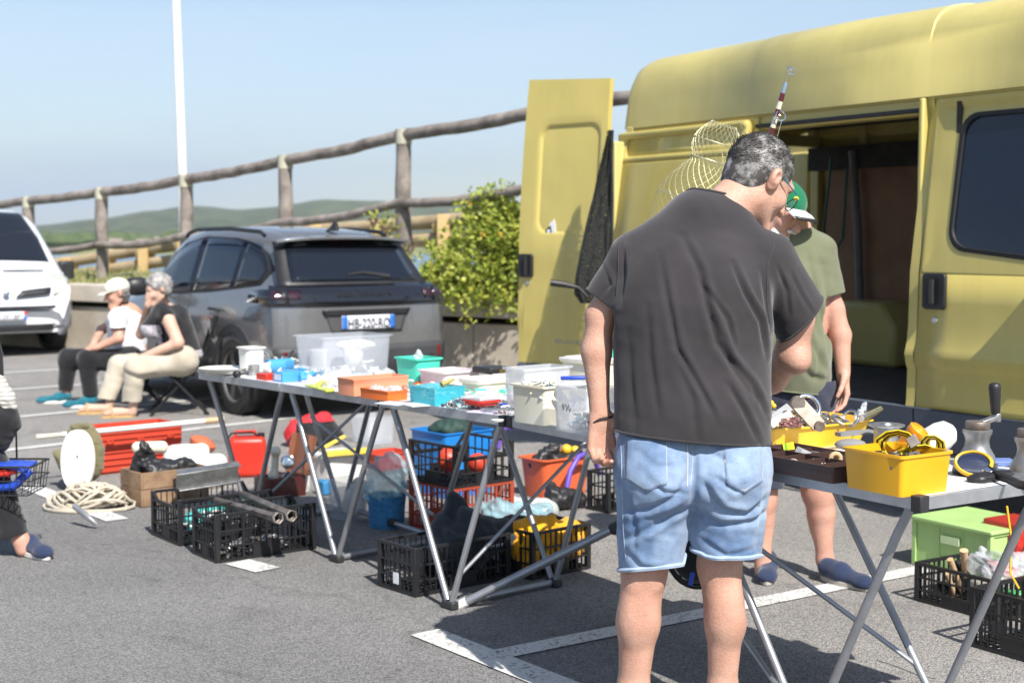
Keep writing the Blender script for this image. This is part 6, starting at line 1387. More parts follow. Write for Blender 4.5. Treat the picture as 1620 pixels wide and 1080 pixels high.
def crate(name, lab, fr, mm, group=None, fine=18, rails=(0, .34, .66, 1), cut=0, solid_low=0, foot=True):
    """ventilated plastic crate: corner posts, rails, thin ribs and a lattice floor"""
    c, rz, L_, D, H = fr; t = thing(name, lab, 'crate', c, rz, group)
    m = MB(); e = .022
    for sx in (-1, 1):
        for sy in (-1, 1):
            m.box((sx * (L_ / 2 - e / 2), sy * (D / 2 - e / 2), H / 2), (e, e, H))
            m.build('post', mm, t, bevel=.002, local=True); m = MB()
    for ax, s_ in ((0, -1), (0, 1), (1, -1), (1, 1)):
        m = MB(); ln = (L_ if ax == 0 else D) - 2 * e; off = s_ * ((D if ax == 0 else L_) / 2 - .007)
        P_ = lambda u, z: (u, off, z) if ax == 0 else (off, u, z)
        B_3 = lambda w, th, h: (w, th, h) if ax == 0 else (th, w, h)
        dip = cut if ax == 1 - (L_ < D) else 0
        for j, f in enumerate(rails):
            z = max(.006, f * H - .006 - (dip if f == 1 else 0)); m.box(P_(0, z), B_3(ln, .014 if f in (0, 1) else .010, .012 if f in (0, 1) else .007))
        if dip:
            for q in (-1, 1): m.bar(P_(q * ln / 2, H - .008), P_(q * (ln / 2 - .05), H - .008 - dip), .012, .012)
        n = max(3, int(fine * ln / .5))
        for i in range(1, n): m.box(P_(-ln / 2 + ln * i / n, (H - dip) / 2), B_3(.0035 if i % 4 else .010, .007, H - dip - .012))
        m.box(P_(0, H * .17), B_3(ln * .30, .006, H * .30))
        m.build('side', mm, t, local=True)
    m = MB(); n = int(L_ / .035)
    for i in range(n + 1): m.box((-L_ / 2 + .01 + (L_ - .02) * i / n, 0, .008), (.006, D - .02, .006))
    n = int(D / .035)
    for i in range(n + 1): m.box((0, -D / 2 + .01 + (D - .02) * i / n, .012), (L_ - .02, .006, .006))
    m.build('base', mm, t, local=True); return t
def blob(name, lab, cat, prims, mm, h=.007, noise=.008, nsc=16, **k):
    o = skin(name, prims, h, mm, disp=fold_disp([], 0, noise=noise, nsc=nsc), **k); return tag(o, lab, cat)
def one(name, lab, cat, m, mm, group=None, **k): return tag(m.build(name, mm, **k), lab, cat, group)
def lathe_at(p, prof, n=24, tilt=None): m = MB(); m.M = Matrix.Translation(p) @ (tilt or Matrix.Identity(4)); m.lathe(prof, n); return m
TA = lambda x, y, z=TZ: G(x, y, z)
def scatter(name, lab, fr, n, mm, seed, sz=(.008, .03), zmax=.03, cat='metal parts'):
    """heap of small fittings: rings, bolts, plates and hooks lying over one another"""
    c, rz, L_, D, H = fr; r_ = random.Random(seed); m = MB(); base = Matrix.Translation(c) @ Matrix.Rotation(rz, 4, 'Z')
    for i in range(n):
        x, y = r_.uniform(-.5, .5), r_.uniform(-.5, .5); hh = H + zmax * (1 - 2.2 * (x * x + y * y)) * r_.uniform(.3, 1); s = r_.uniform(*sz)
        m.M = base @ Matrix.Translation((x * L_, y * D, max(.004, hh))) @ Matrix.Rotation(r_.uniform(0, 6.3), 4, 'Z') @ Matrix.Rotation(r_.uniform(-.9, .9), 4, 'X'); m.mi = r_.choice((0, 0, 0, 1, 1, 2)) if len(mm) > 2 else r_.randrange(len(mm)); k = r_.random()
        if k < .3: m.tube([(s * .7 * math.cos(a), s * .7 * math.sin(a), 0) for a in [2 * math.pi * q / 10 for q in range(10)]], s * .14, 5, closed=True)
        elif k < .5: m.tube([(-s, 0, 0), (s * .6, 0, 0), (s * .9, s * .3, 0)], s * .16, 6)
        elif k < .7: m.lathe([(s * .32, -.3 * s), (s * .32, .1 * s), (s * .55, .12 * s), (s * .55, .35 * s)], 6)
        elif k < .85: m.box((0, 0, 0), (s * 1.9, s * .6, s * .14))
        else: m.tube([(s * .6 * math.cos(a), s * .6 * math.sin(a), 0) for a in [math.pi * q / 6 for q in range(7)]] + [(-s * .6, -s * .8, 0)], s * .12, 5)
    o = m.build(name, mm); o['kind'] = 'stuff'; return tag(o, lab, cat)
# ---------------------------------------- far end of the long table
for k in range(3):
    p = TA(352, 592) + UP * (.0 + .008 * k); m = lathe_at(p + Vector((.004 * k, -.003 * k, 0)), [(.055, 0), (.075, .003), (.115, .013), (.121, .018), (.113, .014), (.07, .006), (0, .006)], 36)
    one('plate', ('lowest', 'middle', 'top')[k] + ' plate of the white stack at the far end of the long table', 'plate', m, M_wpl, 'stacked white plates', smooth=60)
tub('small_tub', 'small white tub beside the stacked plates at the far table end', 'tub', ab((392, 587), dA, qA, .10, .10, 550, TZ + .02), M_wpl)
m = MB(); c = TA(415, 583) + UP * .05; m.M = Matrix.Translation(c) @ Matrix.Rotation(R(90), 4, 'X') @ Matrix.Rotation(R(0), 4, 'Y')
m.lathe([(.012, -.05), (.05, -.05), (.052, -.045), (.052, .045), (.05, .05), (.04, .051), (.038, .045), (.028, .046), (.026, .052), (.012, .052)], 30); one('wire_roll', 'grey roll of wire mesh standing on edge behind the white tub', 'roll', m, M_steel)
m = lathe_at(TA(402, 594), [(.026, 0), (.028, .045), (.030, .052), (.024, .052), (.022, .006)], 20); one('metal_cup', 'small grey metal cup in front of the white tub', 'cup', m, M_steel)
m = lathe_at(TA(375, 597), [(.012, 0), (.02, .008), (.022, .018), (.016, .03), (0, .033)], 16); one('ball_weight', 'round black knob in front of the stacked plates', 'knob', m, M_blk)
scatter('tackle_parts', 'small shiny reel parts heaped behind the blue roll', ab((445, 588), dA, qA, .14, .14, z=TZ, H=.02), 60, [M_steel, M_chrome, M_wpl], 4, (.008, .022), .05)
m = MB(); c = TA(440, 580); pts = [c + Vector((.07 * math.cos(a) * (1 + .2 * math.sin(3 * a)), .05 * math.sin(a), .05 + .03 * math.sin(2 * a + 1))) for a in [k * .55 for k in range(26)]]; m.tube(pts, .006, 6); one('black_cable', 'coiled black cable at the back of the long table beside the big clear box', 'cable', m, M_blk)
solidbox('red_box', 'small flat red box at the far end of the long table', 'box', ab((421, 602), dA, qA, .09, .07, z=TZ, H=.03), M_rpl)
t = solidbox('blue_carton', 'bright blue carton with a white label beside the small red box', 'carton', ab((447, 605), dA, qA, .085, .12, z=TZ, H=.045), M_cobalt)
fr = ab((447, 605), dA, qA, .085, .12, z=TZ, H=.045); m = MB(); m.M = Matrix.Translation(fr[0]) @ Matrix.Rotation(fr[1], 4, 'Z'); m.box((0, -.0605, .023), (.055, .001, .028)); m.build('label', M_paper, t)
m = MB(); c = TA(442, 588) + UP * .035; m.tube([c - qA * .07, c + qA * .07], .03, 16); one('blue_roll', 'blue and white paper roll lying behind the blue carton', 'roll', m, M_cobalt, smooth=50)
m = MB(); c = TA(428, 590) + UP * .03; m.tube([c, c + Vector((-.06, .01, 0))], [.028, .014], 12); one('white_tube', 'white squeeze tube beside the blue roll', 'tube', m, M_wpl)
blob('blue_bag', 'crumpled blue plastic bag on the long table beside the blue carton', 'bag', [C(TA(480, 603) + UP * .02, TA(496, 600) + UP * .025, .022, .018)], M_cobalt, .005, .006, 40)
big = tub('storage_box', 'large see-through storage box at the back of the long table', 'box', ab((512, 598), dA, qA, .26, .40, 534, TZ), M_clr, tp=.93, rim=.010)
bc, brz, bl, bd_, bh = ab((512, 598), dA, qA, .26, .40, 534, TZ)
blob('white_mask', 'pale moulded diving shell inside the large see-through box', 'shell', [E(bc + Vector((.06, .02, bh * .72)), (.10, .07, .028), k=.02), E(bc + Vector((.05, .0, bh * .45)), (.05, .05, .05), k=.03), C(bc + Vector((.0, 0, .03)), bc + Vector((.14, .05, .06)), .012, .008)], M_wpl, .006, .002)
m = lathe_at(bc + Vector((-.12, -.02, .006)), [(.04, 0), (.045, .11), (.03, .12), (0, .12)], 18); one('plastic_jar', 'cloudy jar inside the large see-through box', 'jar', m, M_clr2)
scatter('box_contents', 'small odds and ends lying in the large see-through box', (bc, brz, .20, .34, .012), 40, [M_wpl, M_steel, M_rust], 6, (.01, .025), .03)
blob('film_bag', 'crumpled transparent bag lying in front of the large see-through box', 'bag', [C(TA(492, 610) + UP * .02, TA(566, 612) + UP * .02, .028, .024), C(TA(520, 606) + UP * .02, TA(545, 600) + UP * .03, .025, .03)], M_film, .006, .010, 30)
blob('cord_bag', 'bag of white cord beside the small blue block', 'bag', [E(TA(602, 608) + UP * .035, (.055, .05, .035), k=.02), E(TA(590, 606) + UP * .05, (.03, .03, .03)), E(TA(614, 606) + UP * .04, (.03, .03, .03))], M_film, .005, .008, 45)
m = MB(); c = TA(600, 608) + UP * .035; r_ = random.Random(3); m.tube([c + Vector((r_.uniform(-.045, .045), r_.uniform(-.04, .04), r_.uniform(-.02, .03))) for k in range(60)], .004, 5); one('string_tangle', 'tangle of white cord inside the clear bag behind the salmon box', 'cord', m, M_wpl)
solidbox('blue_block', 'small dark blue block on the crumpled transparent bag', 'block', ab((578, 606), dA, qA, .05, .03, z=TZ + .03, H=.03), M_bpl)
blob('lime_bag', 'yellow-green plastic bag spread on the long table before the salmon box', 'bag', [C(TA(488, 611) + UP * .006, TA(522, 620) + UP * .006, .020, .024, ax=(0, 0, 1), fac=.35), C(TA(505, 612) + UP * .015, TA(524, 608) + UP * .02, .016)], clear('lime_film', (.55, .62, .08), .8), .005, .006, 40)
tub('salmon_box', 'salmon pink open box in the middle of the long table', 'box', ab((560, 627), dA, qA, .125, .285, 600, TZ), M_sal, tp=.98, rim=.001, r=.004)
fr = ab((560, 627), dA, qA, .125, .285, 600, TZ); scatter('box_contents', 'fittings in the salmon pink box', (fr[0], fr[1], .10, .25, .03), 50, [M_wpl, M_steel, M_rust], 8, (.008, .02), .03)
tub('orange_box', 'flat orange box in front of the salmon box', 'box', ab((614, 635), dA, qA, .20, .10, 619, TZ), M_orb, tp=.98, rim=.001, r=.004)
fr = ab((614, 635), dA, qA, .20, .10, 619, TZ); blob('film_wrap', 'clear wrapping lying in the flat orange box', 'wrapping', [C(fr[0] + Vector((-.05, .02, .03)), fr[0] + Vector((.06, -.03, .03)), .022, .026)], M_film, .005, .006, 40)
tub('mint_box', 'mint green tub at the back of the long table', 'tub', ab((661, 611), dA, qA, .175, .14, 568, TZ), M_mint, tp=.9)
fr = ab((661, 611), dA, qA, .175, .14, 568, TZ); blob('tissue', 'pale tissue sticking out of the mint green tub', 'tissue', [C(fr[0] + Vector((0, 0, .05)), fr[0] + Vector((0, 0, fr[4] + .015)), .03, .02)], M_film, .006, .006, 40)
tub('pale_tray', 'long pale translucent tray beside the mint tub', 'tray', ab((705, 618), dA, qA, .20, .20, 589, TZ), MATS['pale_pink_plastic'], tp=.94)
fr = ab((776, 592), dA, qA, .13, .13, z=TZ + .075, H=.026); solidbox('black_case', 'flat black case lying on the back corner behind the white lidded box', 'case', fr, M_blk, .006)
m = MB(); m.M = Matrix.Translation(fr[0] + UP * .012) @ Matrix.Rotation(fr[1], 4, 'Z'); m.lathe([(.0, 0)], 3) if 0 else None; m.box((.066, 0, 0), (.006, .03, .014)); o = m.build('latch', mat('brass', (.6, .45, .15), .3, metal=.9), bpy.data.objects['black_case'])
solidbox('support_box', 'low white box under the flat black case', 'box', ab((772, 612), dA, qA, .12, .12, z=TZ, H=.073), M_wpl, .005)
tub('lidded_box', 'white food box with a clip-on lid on the long table behind the teal bin', 'box', ab((758, 628), dA, qA, .13, .16, z=TZ, H=.06), M_cpl, lid=M_wpl, tp=.94)
tub('teal_bin', 'see-through teal bin at the front of the long table', 'bin', ab((688, 643), dA, qA, .17, .155, z=TZ, H=.072), M_teal2, tp=.97, r=.004, rim=.002)
fr = ab((688, 643), dA, qA, .17, .155, z=TZ, H=.072); scatter('bin_contents', 'lures and floats in the teal bin', (fr[0], fr[1], .14, .12, .01), 40, [M_wpl, M_cobalt, M_rust], 9, (.01, .025), .06)
m = MB(); c = fr[0] + UP * .08; m.tube([c + Vector((.02, -.05, .0)), c + Vector((.07, -.02, .02))], [.012, .005], 8); one('cork_handle', 'small olive float poking out of the teal bin', 'float', m, mat('olive_paint', (.35, .30, .08), .5))
tub('clear_long_box', 'long low transparent box behind the white square tub', 'box', ab((830, 652), dA, qA, .12, .24, 584, TZ), M_clr2, tp=.96, r=.008)
fr = ab((830, 652), dA, qA, .12, .24, 584, TZ); scatter('box_contents', 'white fittings in the long low transparent box', (fr[0], fr[1], .09, .2, .02), 50, [M_wpl, M_cpl, M_cobalt], 10, (.012, .03), .07)
tub('white_tub', 'white square tub full of white fittings at the front of the long table', 'tub', ab((861, 674), dA, qA, .175, .13, 612, TZ), M_cpl, tp=.95, r=.01)
fr = ab((861, 674), dA, qA, .175, .13, 612, TZ); scatter('tub_contents', 'white plastic fittings heaped in the white square tub', (fr[0], fr[1], .15, .11, fr[4] - .04), 60, [M_wpl, M_cpl, M_cobalt], 11, (.012, .03), .06)
cl = tub('scribbled_tub', 'cloudy clear tub with a pen scribble, right of the white square tub', 'tub', ab((929, 690), dB, qB, .20, .15, 616, TZ), M_clr2, tp=.96, r=.012)
fr = ab((929, 690), dB, qB, .20, .15, 616, TZ); m = MB(); m.M = Matrix.Translation(fr[0]) @ Matrix.Rotation(fr[1], 4, 'Z'); r_ = random.Random(2)
m.tube([(-.05 + .006 * k + r_.uniform(-.004, .004), -fr[3] / 2 - .001, .085 + .014 * math.sin(k * 2.1)) for k in range(10)], .0012, 5); m.build('pen_marks', M_ptext, cl)
scatter('tub_contents', 'blue and grey oddments in the cloudy tub with the scribble', (fr[0], fr[1], .16, .11, .015), 50, [M_wpl, M_steel, M_cobalt], 12, (.012, .03), .05)
tub('cream_box', 'speckled cream box with white lid at the back beside the man’s arm', 'box', ab((938, 640), dA, qA, .19, .22, 574, TZ), M_cpl, lid=M_wpl, tp=.97)
bpy.data.objects['cream_box']['label'] = 'speckled cream box with a white lid, seen behind the left arm of the browsing man'
fr = ab((938, 640), dA, qA, .19, .22, 574, TZ); m = MB(); m.M = Matrix.Translation(fr[0] + UP * (fr[4] + .018)) @ Matrix.Rotation(fr[1], 4, 'Z'); m.box((.04, .04, .012), (.1, .1, .024)); one('mint_case', 'small mint green case on the lid of the speckled cream box', 'case', m, M_mint, bevel=.004)
m = MB(); a, b = WY(885, 608, 4.95), WY(930, 608, 4.95); m.tube([a, a.lerp(b, .3), a.lerp(b, .7), b], [.004, .013, .014, .006], 10); one('fishing_lure', 'grey fish shaped lure resting on the cloudy tub', 'lure', m, mat('lure_grey', (.45, .48, .48), .3), smooth=60)
m = MB(); a, b = WY(887, 598, 4.97), WY(928, 597, 4.97); m.bar(a, b, .03, .012); one('blue_knife', 'dark blue folded knife lying behind the grey lure', 'knife', m, M_bpl, bevel=.004)
# small things along the front edge
fr = ab((762, 648), dA, qA, .09, .09, z=TZ, H=.02); solidbox('metal_box', 'small dark metal tin under the red lidded box', 'tin', fr, M_steel)
t = tub('red_lidded_box', 'small red box with a transparent lid at the front of the long table', 'box', ab((760, 643), dA, qA, .11, .10, z=TZ + .021, H=.02), M_rpl, lid=M_film, tp=.96)
scatter('reel_parts', 'shiny reel parts between the teal bin and the small red box', ab((716, 649), dA, qA, .08, .12, z=TZ, H=.008), 55, [M_chrome, M_steel, M_blk], 13, (.008, .02), .035)
for k, (x, y, w_, dd_, rz, lab, mm) in enumerate(((628, 642, .12, .09, 12, 'printed magazine lying open left of the teal bin', M_paper), (652, 644, .12, .08, -10, 'pale leaflet sticking out over the table edge by the teal bin', M_wpl), (777, 655, .11, .12, 20, 'lilac tinted notepad at the front of the long table', mat('lilac_paper', (.58, .55, .72), .6)), (735, 634, .10, .10, 30, 'white envelope behind the small red box', M_wpl))):
    solidbox('paper', lab, 'paper', ab((x, y), dA, qA, w_, dd_, z=TZ + .0005 * k, H=.004, rz=rz), mm, .0005)
m = MB(); c = TA(790, 655) + UP * .012; m.tube([c + Vector((-.07, .05, 0)), c + Vector((.05, -.02, .01))], .006, 8); m.tube([c + Vector((-.06, .01, 0)), c + Vector((.05, -.015, .012)), c + Vector((.08, -.03, .012))], .005, 8); m.tube([c + Vector((.06 + .018 * math.cos(a), -.02 + .018 * math.sin(a), .014)) for a in [k * .63 for k in range(10)]], .004, 6, closed=True); one('pliers', 'pair of black handled pliers at the front edge left of the white square tub', 'pliers', m, M_steel)
m = lathe_at(TA(787, 666), [(.022, 0), (.024, .006), (0, .009)], 16); one('shell_button', 'round pale disc at the table edge below the pliers', 'disc', m, M_wpl)
scatter('tackle_parts', 'mixed small tackle spread over the front of the long table', ab((800, 655), dA, qA, .28, .30, z=TZ, H=.003), 110, [M_wpl, M_steel, M_rpl], 15, (.006, .02), .02)
scatter('tackle_parts', 'small tackle scattered between the film bag and the salmon box', ab((560, 618), dA, qA, .5, .3, z=TZ, H=.003), 90, [M_wpl, M_steel, M_cobalt], 16, (.006, .02), .015)
for k, (x, y, L__, D__, mm, sd_) in enumerate(((470, 604, .35, .25, 'cyan_card', 51), (600, 622, .30, .35, 'red_plastic', 52), (690, 630, .30, .40, 'yellow_tray_plastic', 53), (760, 640, .35, .30, 'mint_plastic', 54), (840, 655, .2, .4, 'blue_plastic', 55))):
    if mm in MATS: scatter('small_goods', ('small coloured oddments between the blue carton and the film bag', 'coloured bits round the salmon and orange boxes', 'coloured lures and floats round the teal bin', 'coloured oddments round the small red box', 'coloured oddments behind the white square tub')[k], ab((x, y), dA, qA, L__, D__, z=TZ, H=.006), 45, [MATS[mm], M_wpl, M_steel], sd_, (.012, .034), .03, 'small goods')
# ---------------------------------------- near table
TB = lambda x, y, z=TZ: G(x, y, z)
def wavytray():
    c, rz, L_, D, H = ab((1216, 718), dB, qB, .30, .47, z=TZ, H=.075); t = thing('yellow_tray', 'large yellow tray with scalloped rim heaped with metal fittings', 'tray', c, rz)
    def ring(s, z, o=0):
        out = []
        for k in range(64):
            a = 2 * math.pi * k / 64; e = .35; x = math.copysign(abs(math.cos(a)) ** e, math.cos(a)) * L_ / 2; y = math.copysign(abs(math.sin(a)) ** e, math.sin(a)) * D / 2
            w_ = 1 + .03 * math.cos(a * 8); out.append((x * s * w_ + math.copysign(o, x), y * s * w_ + math.copysign(o, y), z))
        return out
    m = MB(); m.loft([ring(.88, 0), ring(.95, H * .5), ring(1, H - .006), ring(1, H - .005, .01), ring(1, H, .01), ring(1, H, -.002), ring(.93, H * .5, -.003), ring(.86, .004)]); m.build('body', M_ytr, t, local=True, smooth=50); return c, rz, L_, D, H
yt = wavytray()
scatter('metal_fittings', 'heap of rusty and shiny metal fittings in the large yellow tray', (yt[0], yt[1], yt[2] * .8, yt[3] * .82, .03), 330, [M_steel, M_rust, M_chrome], 21, (.008, .024), .08)
def shackle(c, r, rx, rz, lab, mm): 
    m = MB(); m.M = Matrix.Translation(c) @ Matrix.Rotation(rz, 4, 'Z') @ Matrix.Rotation(rx, 4, 'X'); m.tube([(r * math.cos(a), r * math.sin(a), 0) for a in [-1.0 + k * .32 for k in range(16)]], r * .17, 10); m.tube([(r * .3, -r * 1.1, 0), (r * .9, -r * .6, 0)], r * .2, 8)
    return one('shackle', lab, 'shackle', m, mm, smooth=60)
shackle(WY(1277, 645, 4.42), .040, R(70), .2, 'large chrome shackle arching over the yellow tray', M_chrome)
m = MB(); a, b = WY(1262, 637, 4.34), WY(1296, 674, 4.30); m.bar(a, b, .048, .007, up=(.1, -.9, .3)); m.tube([a + Vector((0, -.012, 0)), a + Vector((0, .012, 0))], .022, 14); m.tube([b + Vector((0, -.012, 0)), b + Vector((0, .012, 0))], .016, 14); one('hinge_plate', 'rusty rounded hinge plate leaning in the yellow tray', 'hinge plate', m, M_rust, bevel=.001)
m = MB(); m.bar(WY(1205, 676, 4.33), WY(1248, 645, 4.42), .03, .02, up=(.2, -.8, .6)); one('clamp', 'grey clamp lying across the left of the yellow tray', 'clamp', m, mat('clamp_grey', (.30, .31, .32), .5), bevel=.003)
m = MB(); m.bar(WY(1218, 672, 4.27), WY(1252, 655, 4.33), .028, .010, up=(.2, -.8, .6)); one('wooden_float', 'cream strip of wood beside the grey clamp', 'wood', m, M_cpl, bevel=.003)
shackle(WY(1331, 665, 4.50), .030, R(30), 1.0, 'ring shaped steel shackle in the middle of the yellow tray', M_steel); shackle(WY(1346, 660, 4.52), .024, R(60), -.5, 'small chrome shackle right of the ring shaped one', M_chrome)
m = MB(); m.tube([WY(1362, 662, 4.5), WY(1392, 647, 4.62)], [.012, .011], 14, cap=True); one('steel_tube', 'short shiny tube resting on the right rim of the yellow tray', 'tube', m, M_chrome, smooth=60)
blob('crumpled_film', 'piece of crumpled film standing in the yellow tray', 'film', [C(WY(1358, 662, 4.55), WY(1368, 641, 4.56), .014, .010)], M_film, .004, .005, 60)
m = MB(); r_ = random.Random(4); c = WY(1247, 668, 4.27); m.tube([c + Vector((r_.uniform(-.03, .04), r_.uniform(-.03, .03), r_.uniform(-.012, .016))) for k in range(40)], .0022, 4); one('red_chain', 'thin red and grey chain tangled in the yellow tray', 'chain', m, mat('red_chain', (.35, .04, .03), .4, col2=(.25, .24, .23), vscale=60))
m = MB(); m.ell(WY(1219, 638, 4.5), .012, 10); m.ell(WY(1224, 642, 4.5), .009, 10); one('yellow_bead', 'little yellow knob at the left back of the yellow tray', 'knob', m, M_ytr)
# brown compartment tray
c, rz, L_, D, H = ab((1318, 766), dB, qB, .40, .24, z=TZ, H=.046); t = thing('compartment_tray', 'flat dark brown tray divided into compartments', 'tray', c, rz); m = MB(); tubmesh(m, L_, D, H, tp=.97, r=.006, rim=.001); m.build('body', M_brn, t, local=True, smooth=50)
m = MB()
for x in (-.12, -.04, .04, .12): m.box((x, 0, H / 2), (.003, D * .96, H * .82))
m.box((0, .01, H / 2 + .001), (L_ * .96, .003, H * .8)); m.build('dividers', M_brn, t, local=True)
scatter('tray_contents', 'small brass and clear oddments in the brown compartment tray', (c, rz, L_ * .85, D * .8, .01), 60, [M_steel, M_rust, M_wpl], 23, (.008, .02), .02)
m = MB(); a, b = WY(1238, 704, 4.32), WY(1362, 725, 4.02); m.bar(a, b, .035, .004, up=(0, -.2, 1)); one('cover_strip', 'long narrow clear lid lying across the brown compartment tray', 'lid', m, M_clr2, bevel=.001)
m = MB(); m.M = Matrix.Translation(WY(1248, 708, 4.22)) @ Matrix.Rotation(R(-12), 4, 'Y') @ Matrix.Rotation(R(8), 4, 'Z'); m.box((0, 0, 0), (.034, .002, .030)); m.mi = 1; m.box((-.008, -.0015, 0), (.006, .001, .030)); one('yellow_tag', 'bright yellow tag with a green stripe on the long clear lid', 'tag', m, [mat('tag_yellow', (.80, .78, .03), .5), mat('tag_green', (.10, .5, .05), .5)])
m = MB(); m.M = Matrix.Translation(WY(1276, 718, 4.12)) @ Matrix.Rotation(R(25), 4, 'Y') @ Matrix.Rotation(R(20), 4, 'Z'); m.box((0, 0, 0), (.06, .035, .02)); one('clear_packet', 'small clear packet tipped up in the brown tray', 'packet', m, M_film, bevel=.002)
m = MB(); c = WY(1322, 725, 3.98); m.tube([c + Vector((.014 * math.cos(a), 0, .014 * math.sin(a))) for a in [k * .52 for k in range(12)]], .007, 8, closed=True); one('wooden_ring', 'pale ring in the brown compartment tray', 'ring', m, M_woodp, smooth=60)
# metal reel
p = TB(1401, 716); m = lathe_at(p, [(.052, 0), (.054, .004), (.040, .008), (.037, .02), (.037, .075), (.045, .080), (.056, .084), (.057, .088), (.050, .090), (.022, .088), (.018, .094), (.008, .096), (.008, .09), (0, .09)], 40); one('metal_reel', 'grey metal line reel standing behind the yellow box', 'reel', m, M_steel, smooth=40)
m = MB(); m.bar(TB(1325, 712) + UP * .05, TB(1378, 708) + UP * .052, .03, .012); m.ell(TB(1345, 718) + UP * .03, (.05, .03, .018), 12); one('rag', 'grey work glove lying behind the brown tray', 'glove', m, mat('grey_glove', (.22, .22, .22), .8), smooth=70)
# yellow box and its straps
fr = ab((1426, 788), dB, qB, .205, .19, 722, TZ); tub('yellow_box', 'bright yellow open box at the corner of the near table', 'box', fr, M_ybox, tp=.93, rim=.004, r=.012, t=.004)
c, rz, L_, D, H = fr; BX = lambda x, y, z: c + (Matrix.Rotation(rz, 3, 'Z') @ Vector((x, y, z)))
M_strap = bpy.data.materials.new('striped_webbing'); M_strap.use_nodes = True
def webbing(pts, w, lab, name='strap'):
    pts = [Vector(p) for p in pts]; m = MB(); n = len(pts)
    sd = [((pts[min(i + 1, n - 1)] - pts[max(i - 1, 0)]).cross(Vector((.2, .5, .8)))).normalized() for i in range(n)]
    for k, (a, b, mi) in enumerate(((-.5, -.3, 1), (-.3, -.12, 0), (-.12, .12, 1), (.12, .3, 0), (.3, .5, 1))):
        m.mi = mi; m.loft([[p + s_ * w * a, p + s_ * w * b] for p, s_ in zip(pts, sd)], closed=False, cap=False)
    o = m.build(name, [M_blk, mat('strap_yellow', (.78, .62, .02), .7)], recalc=False, smooth=80); solid(o, .002, 0); return tag(o, lab, 'strap')
def arcp(a, b, h, n=12, s=0): a, b = Vector(a), Vector(b); return [a.lerp(b, i / n) + UP * (h * math.sin(math.pi * i / n)) for i in range(n + 1)]
webbing([WY(1390, 713, 3.83), WY(1392, 697, 3.82), WY(1405, 687, 3.81), WY(1422, 684, 3.80), WY(1436, 688, 3.79), WY(1444, 698, 3.78), WY(1440, 715, 3.77)], .034, 'yellow and black webbing strap looping over the left of the yellow box')
webbing([WY(1462, 715, 3.81), WY(1462, 698, 3.80), WY(1468, 692, 3.79), WY(1480, 692, 3.78), WY(1488, 700, 3.77), WY(1488, 716, 3.77)], .03, 'yellow and black webbing strap folded at the right of the yellow box')
webbing([WY(1420, 716, 3.75), WY(1440, 709, 3.75), WY(1462, 706, 3.75), WY(1480, 712, 3.75)], .026, 'yellow and black webbing strap lying flat in the yellow box')
m = MB(); m.M = Matrix.Translation(WY(1447, 689, 3.87)) @ Matrix.Rotation(R(35), 4, 'Y') @ Matrix.Rotation(R(20), 4, 'X'); m.lathe([(.026, -.045), (.028, .0), (.031, .004), (.031, .022), (.026, .026), (.024, .02), (0, .018)], 26); one('orange_torch', 'round orange torch head lying on the straps in the yellow box', 'torch', m, mat('torch_orange', (.85, .30, .01), .3, coat=.4), smooth=40)
m = MB(); m.bar(WY(1436, 702, 3.73), WY(1452, 693, 3.73), .03, .006, up=(.1, -1, .3)); one('buckle', 'dull steel buckle among the straps in the yellow box', 'buckle', m, M_rust, bevel=.002)
m = MB(); m.M = Matrix.Translation(WY(1480, 695, 3.90)) @ Matrix.Rotation(R(62), 4, 'Y') @ Matrix.Rotation(R(-12), 4, 'X'); m.lathe([(.028, -.12), (.036, -.07), (.041, -.01), (.041, .02), (.034, .045), (.016, .060), (0, .063)], 26); one('white_fender', 'white rounded fender tip sticking out of the yellow box', 'fender', m, M_wpl, smooth=60)
scatter('box_contents', 'dark oddments under the straps in the yellow box', (c, rz, L_ * .8, D * .8, H * .62), 70, [M_blk, M_rust, MATS['strap_yellow']], 41, (.012, .03), .03)
# diving mask
mc_ = WY(1540, 733, 3.92); B_m = Matrix.Rotation(R(-18), 4, 'Z') @ Matrix.Rotation(R(52), 4, 'X'); t = thing('diving_mask', 'yellow rimmed diving mask with black strap beside the yellow box', 'mask', mc_)
def ov(s, z, k=28): return [((.050 * s) * math.cos(a), (.036 * s) * math.sin(a) - .006 * s * (1 - abs(math.cos(a))) * (math.sin(a) < 0), z) for a in [2 * math.pi * i / k for i in range(k)]]
m = MB(); m.M = Matrix.Translation(mc_) @ B_m; m.loft([ov(1.0, -.006), ov(1.06, .0), ov(1.06, .008), ov(.98, .012), ov(.88, .010), ov(.87, .0), ov(.9, -.006)], cap=False); m.build('rim', M_ytr, t, smooth=60)
m = MB(); m.M = Matrix.Translation(mc_) @ B_m; r__ = ov(.88, .006); m.add(r__, [tuple(range(len(r__)))]); m.build('lens', glass('mask_lens', (.02, .03, .07), .82), t)
m = MB(); m.M = Matrix.Translation(mc_) @ B_m; m.loft([ov(1.0, -.006), ov(1.05, -.02), ov(1.15, -.045), ov(1.1, -.047), ov(.95, -.02)], cap=False); m.build('skirt', M_blk, t, smooth=60)
st = [WY(1562, 742, 3.88), WY(1578, 752, 3.82), WY(1594, 757, 3.76), WY(1612, 766, 3.68), WY(1640, 772, 3.6)]; m = MB(); m.loft([[p + Vector((0, -.008, .012)), p + Vector((0, .008, -.012))] for p in st], closed=False, cap=False); solid(m.build('strap', M_blk, t, recalc=False), .003, 0)
m = MB(); m.bar(WY(1558, 741, 3.87), WY(1572, 745, 3.84), .022, .006, up=(0, -.6, .8)); m.build('strap_buckle', M_chrome, t, bevel=.002)
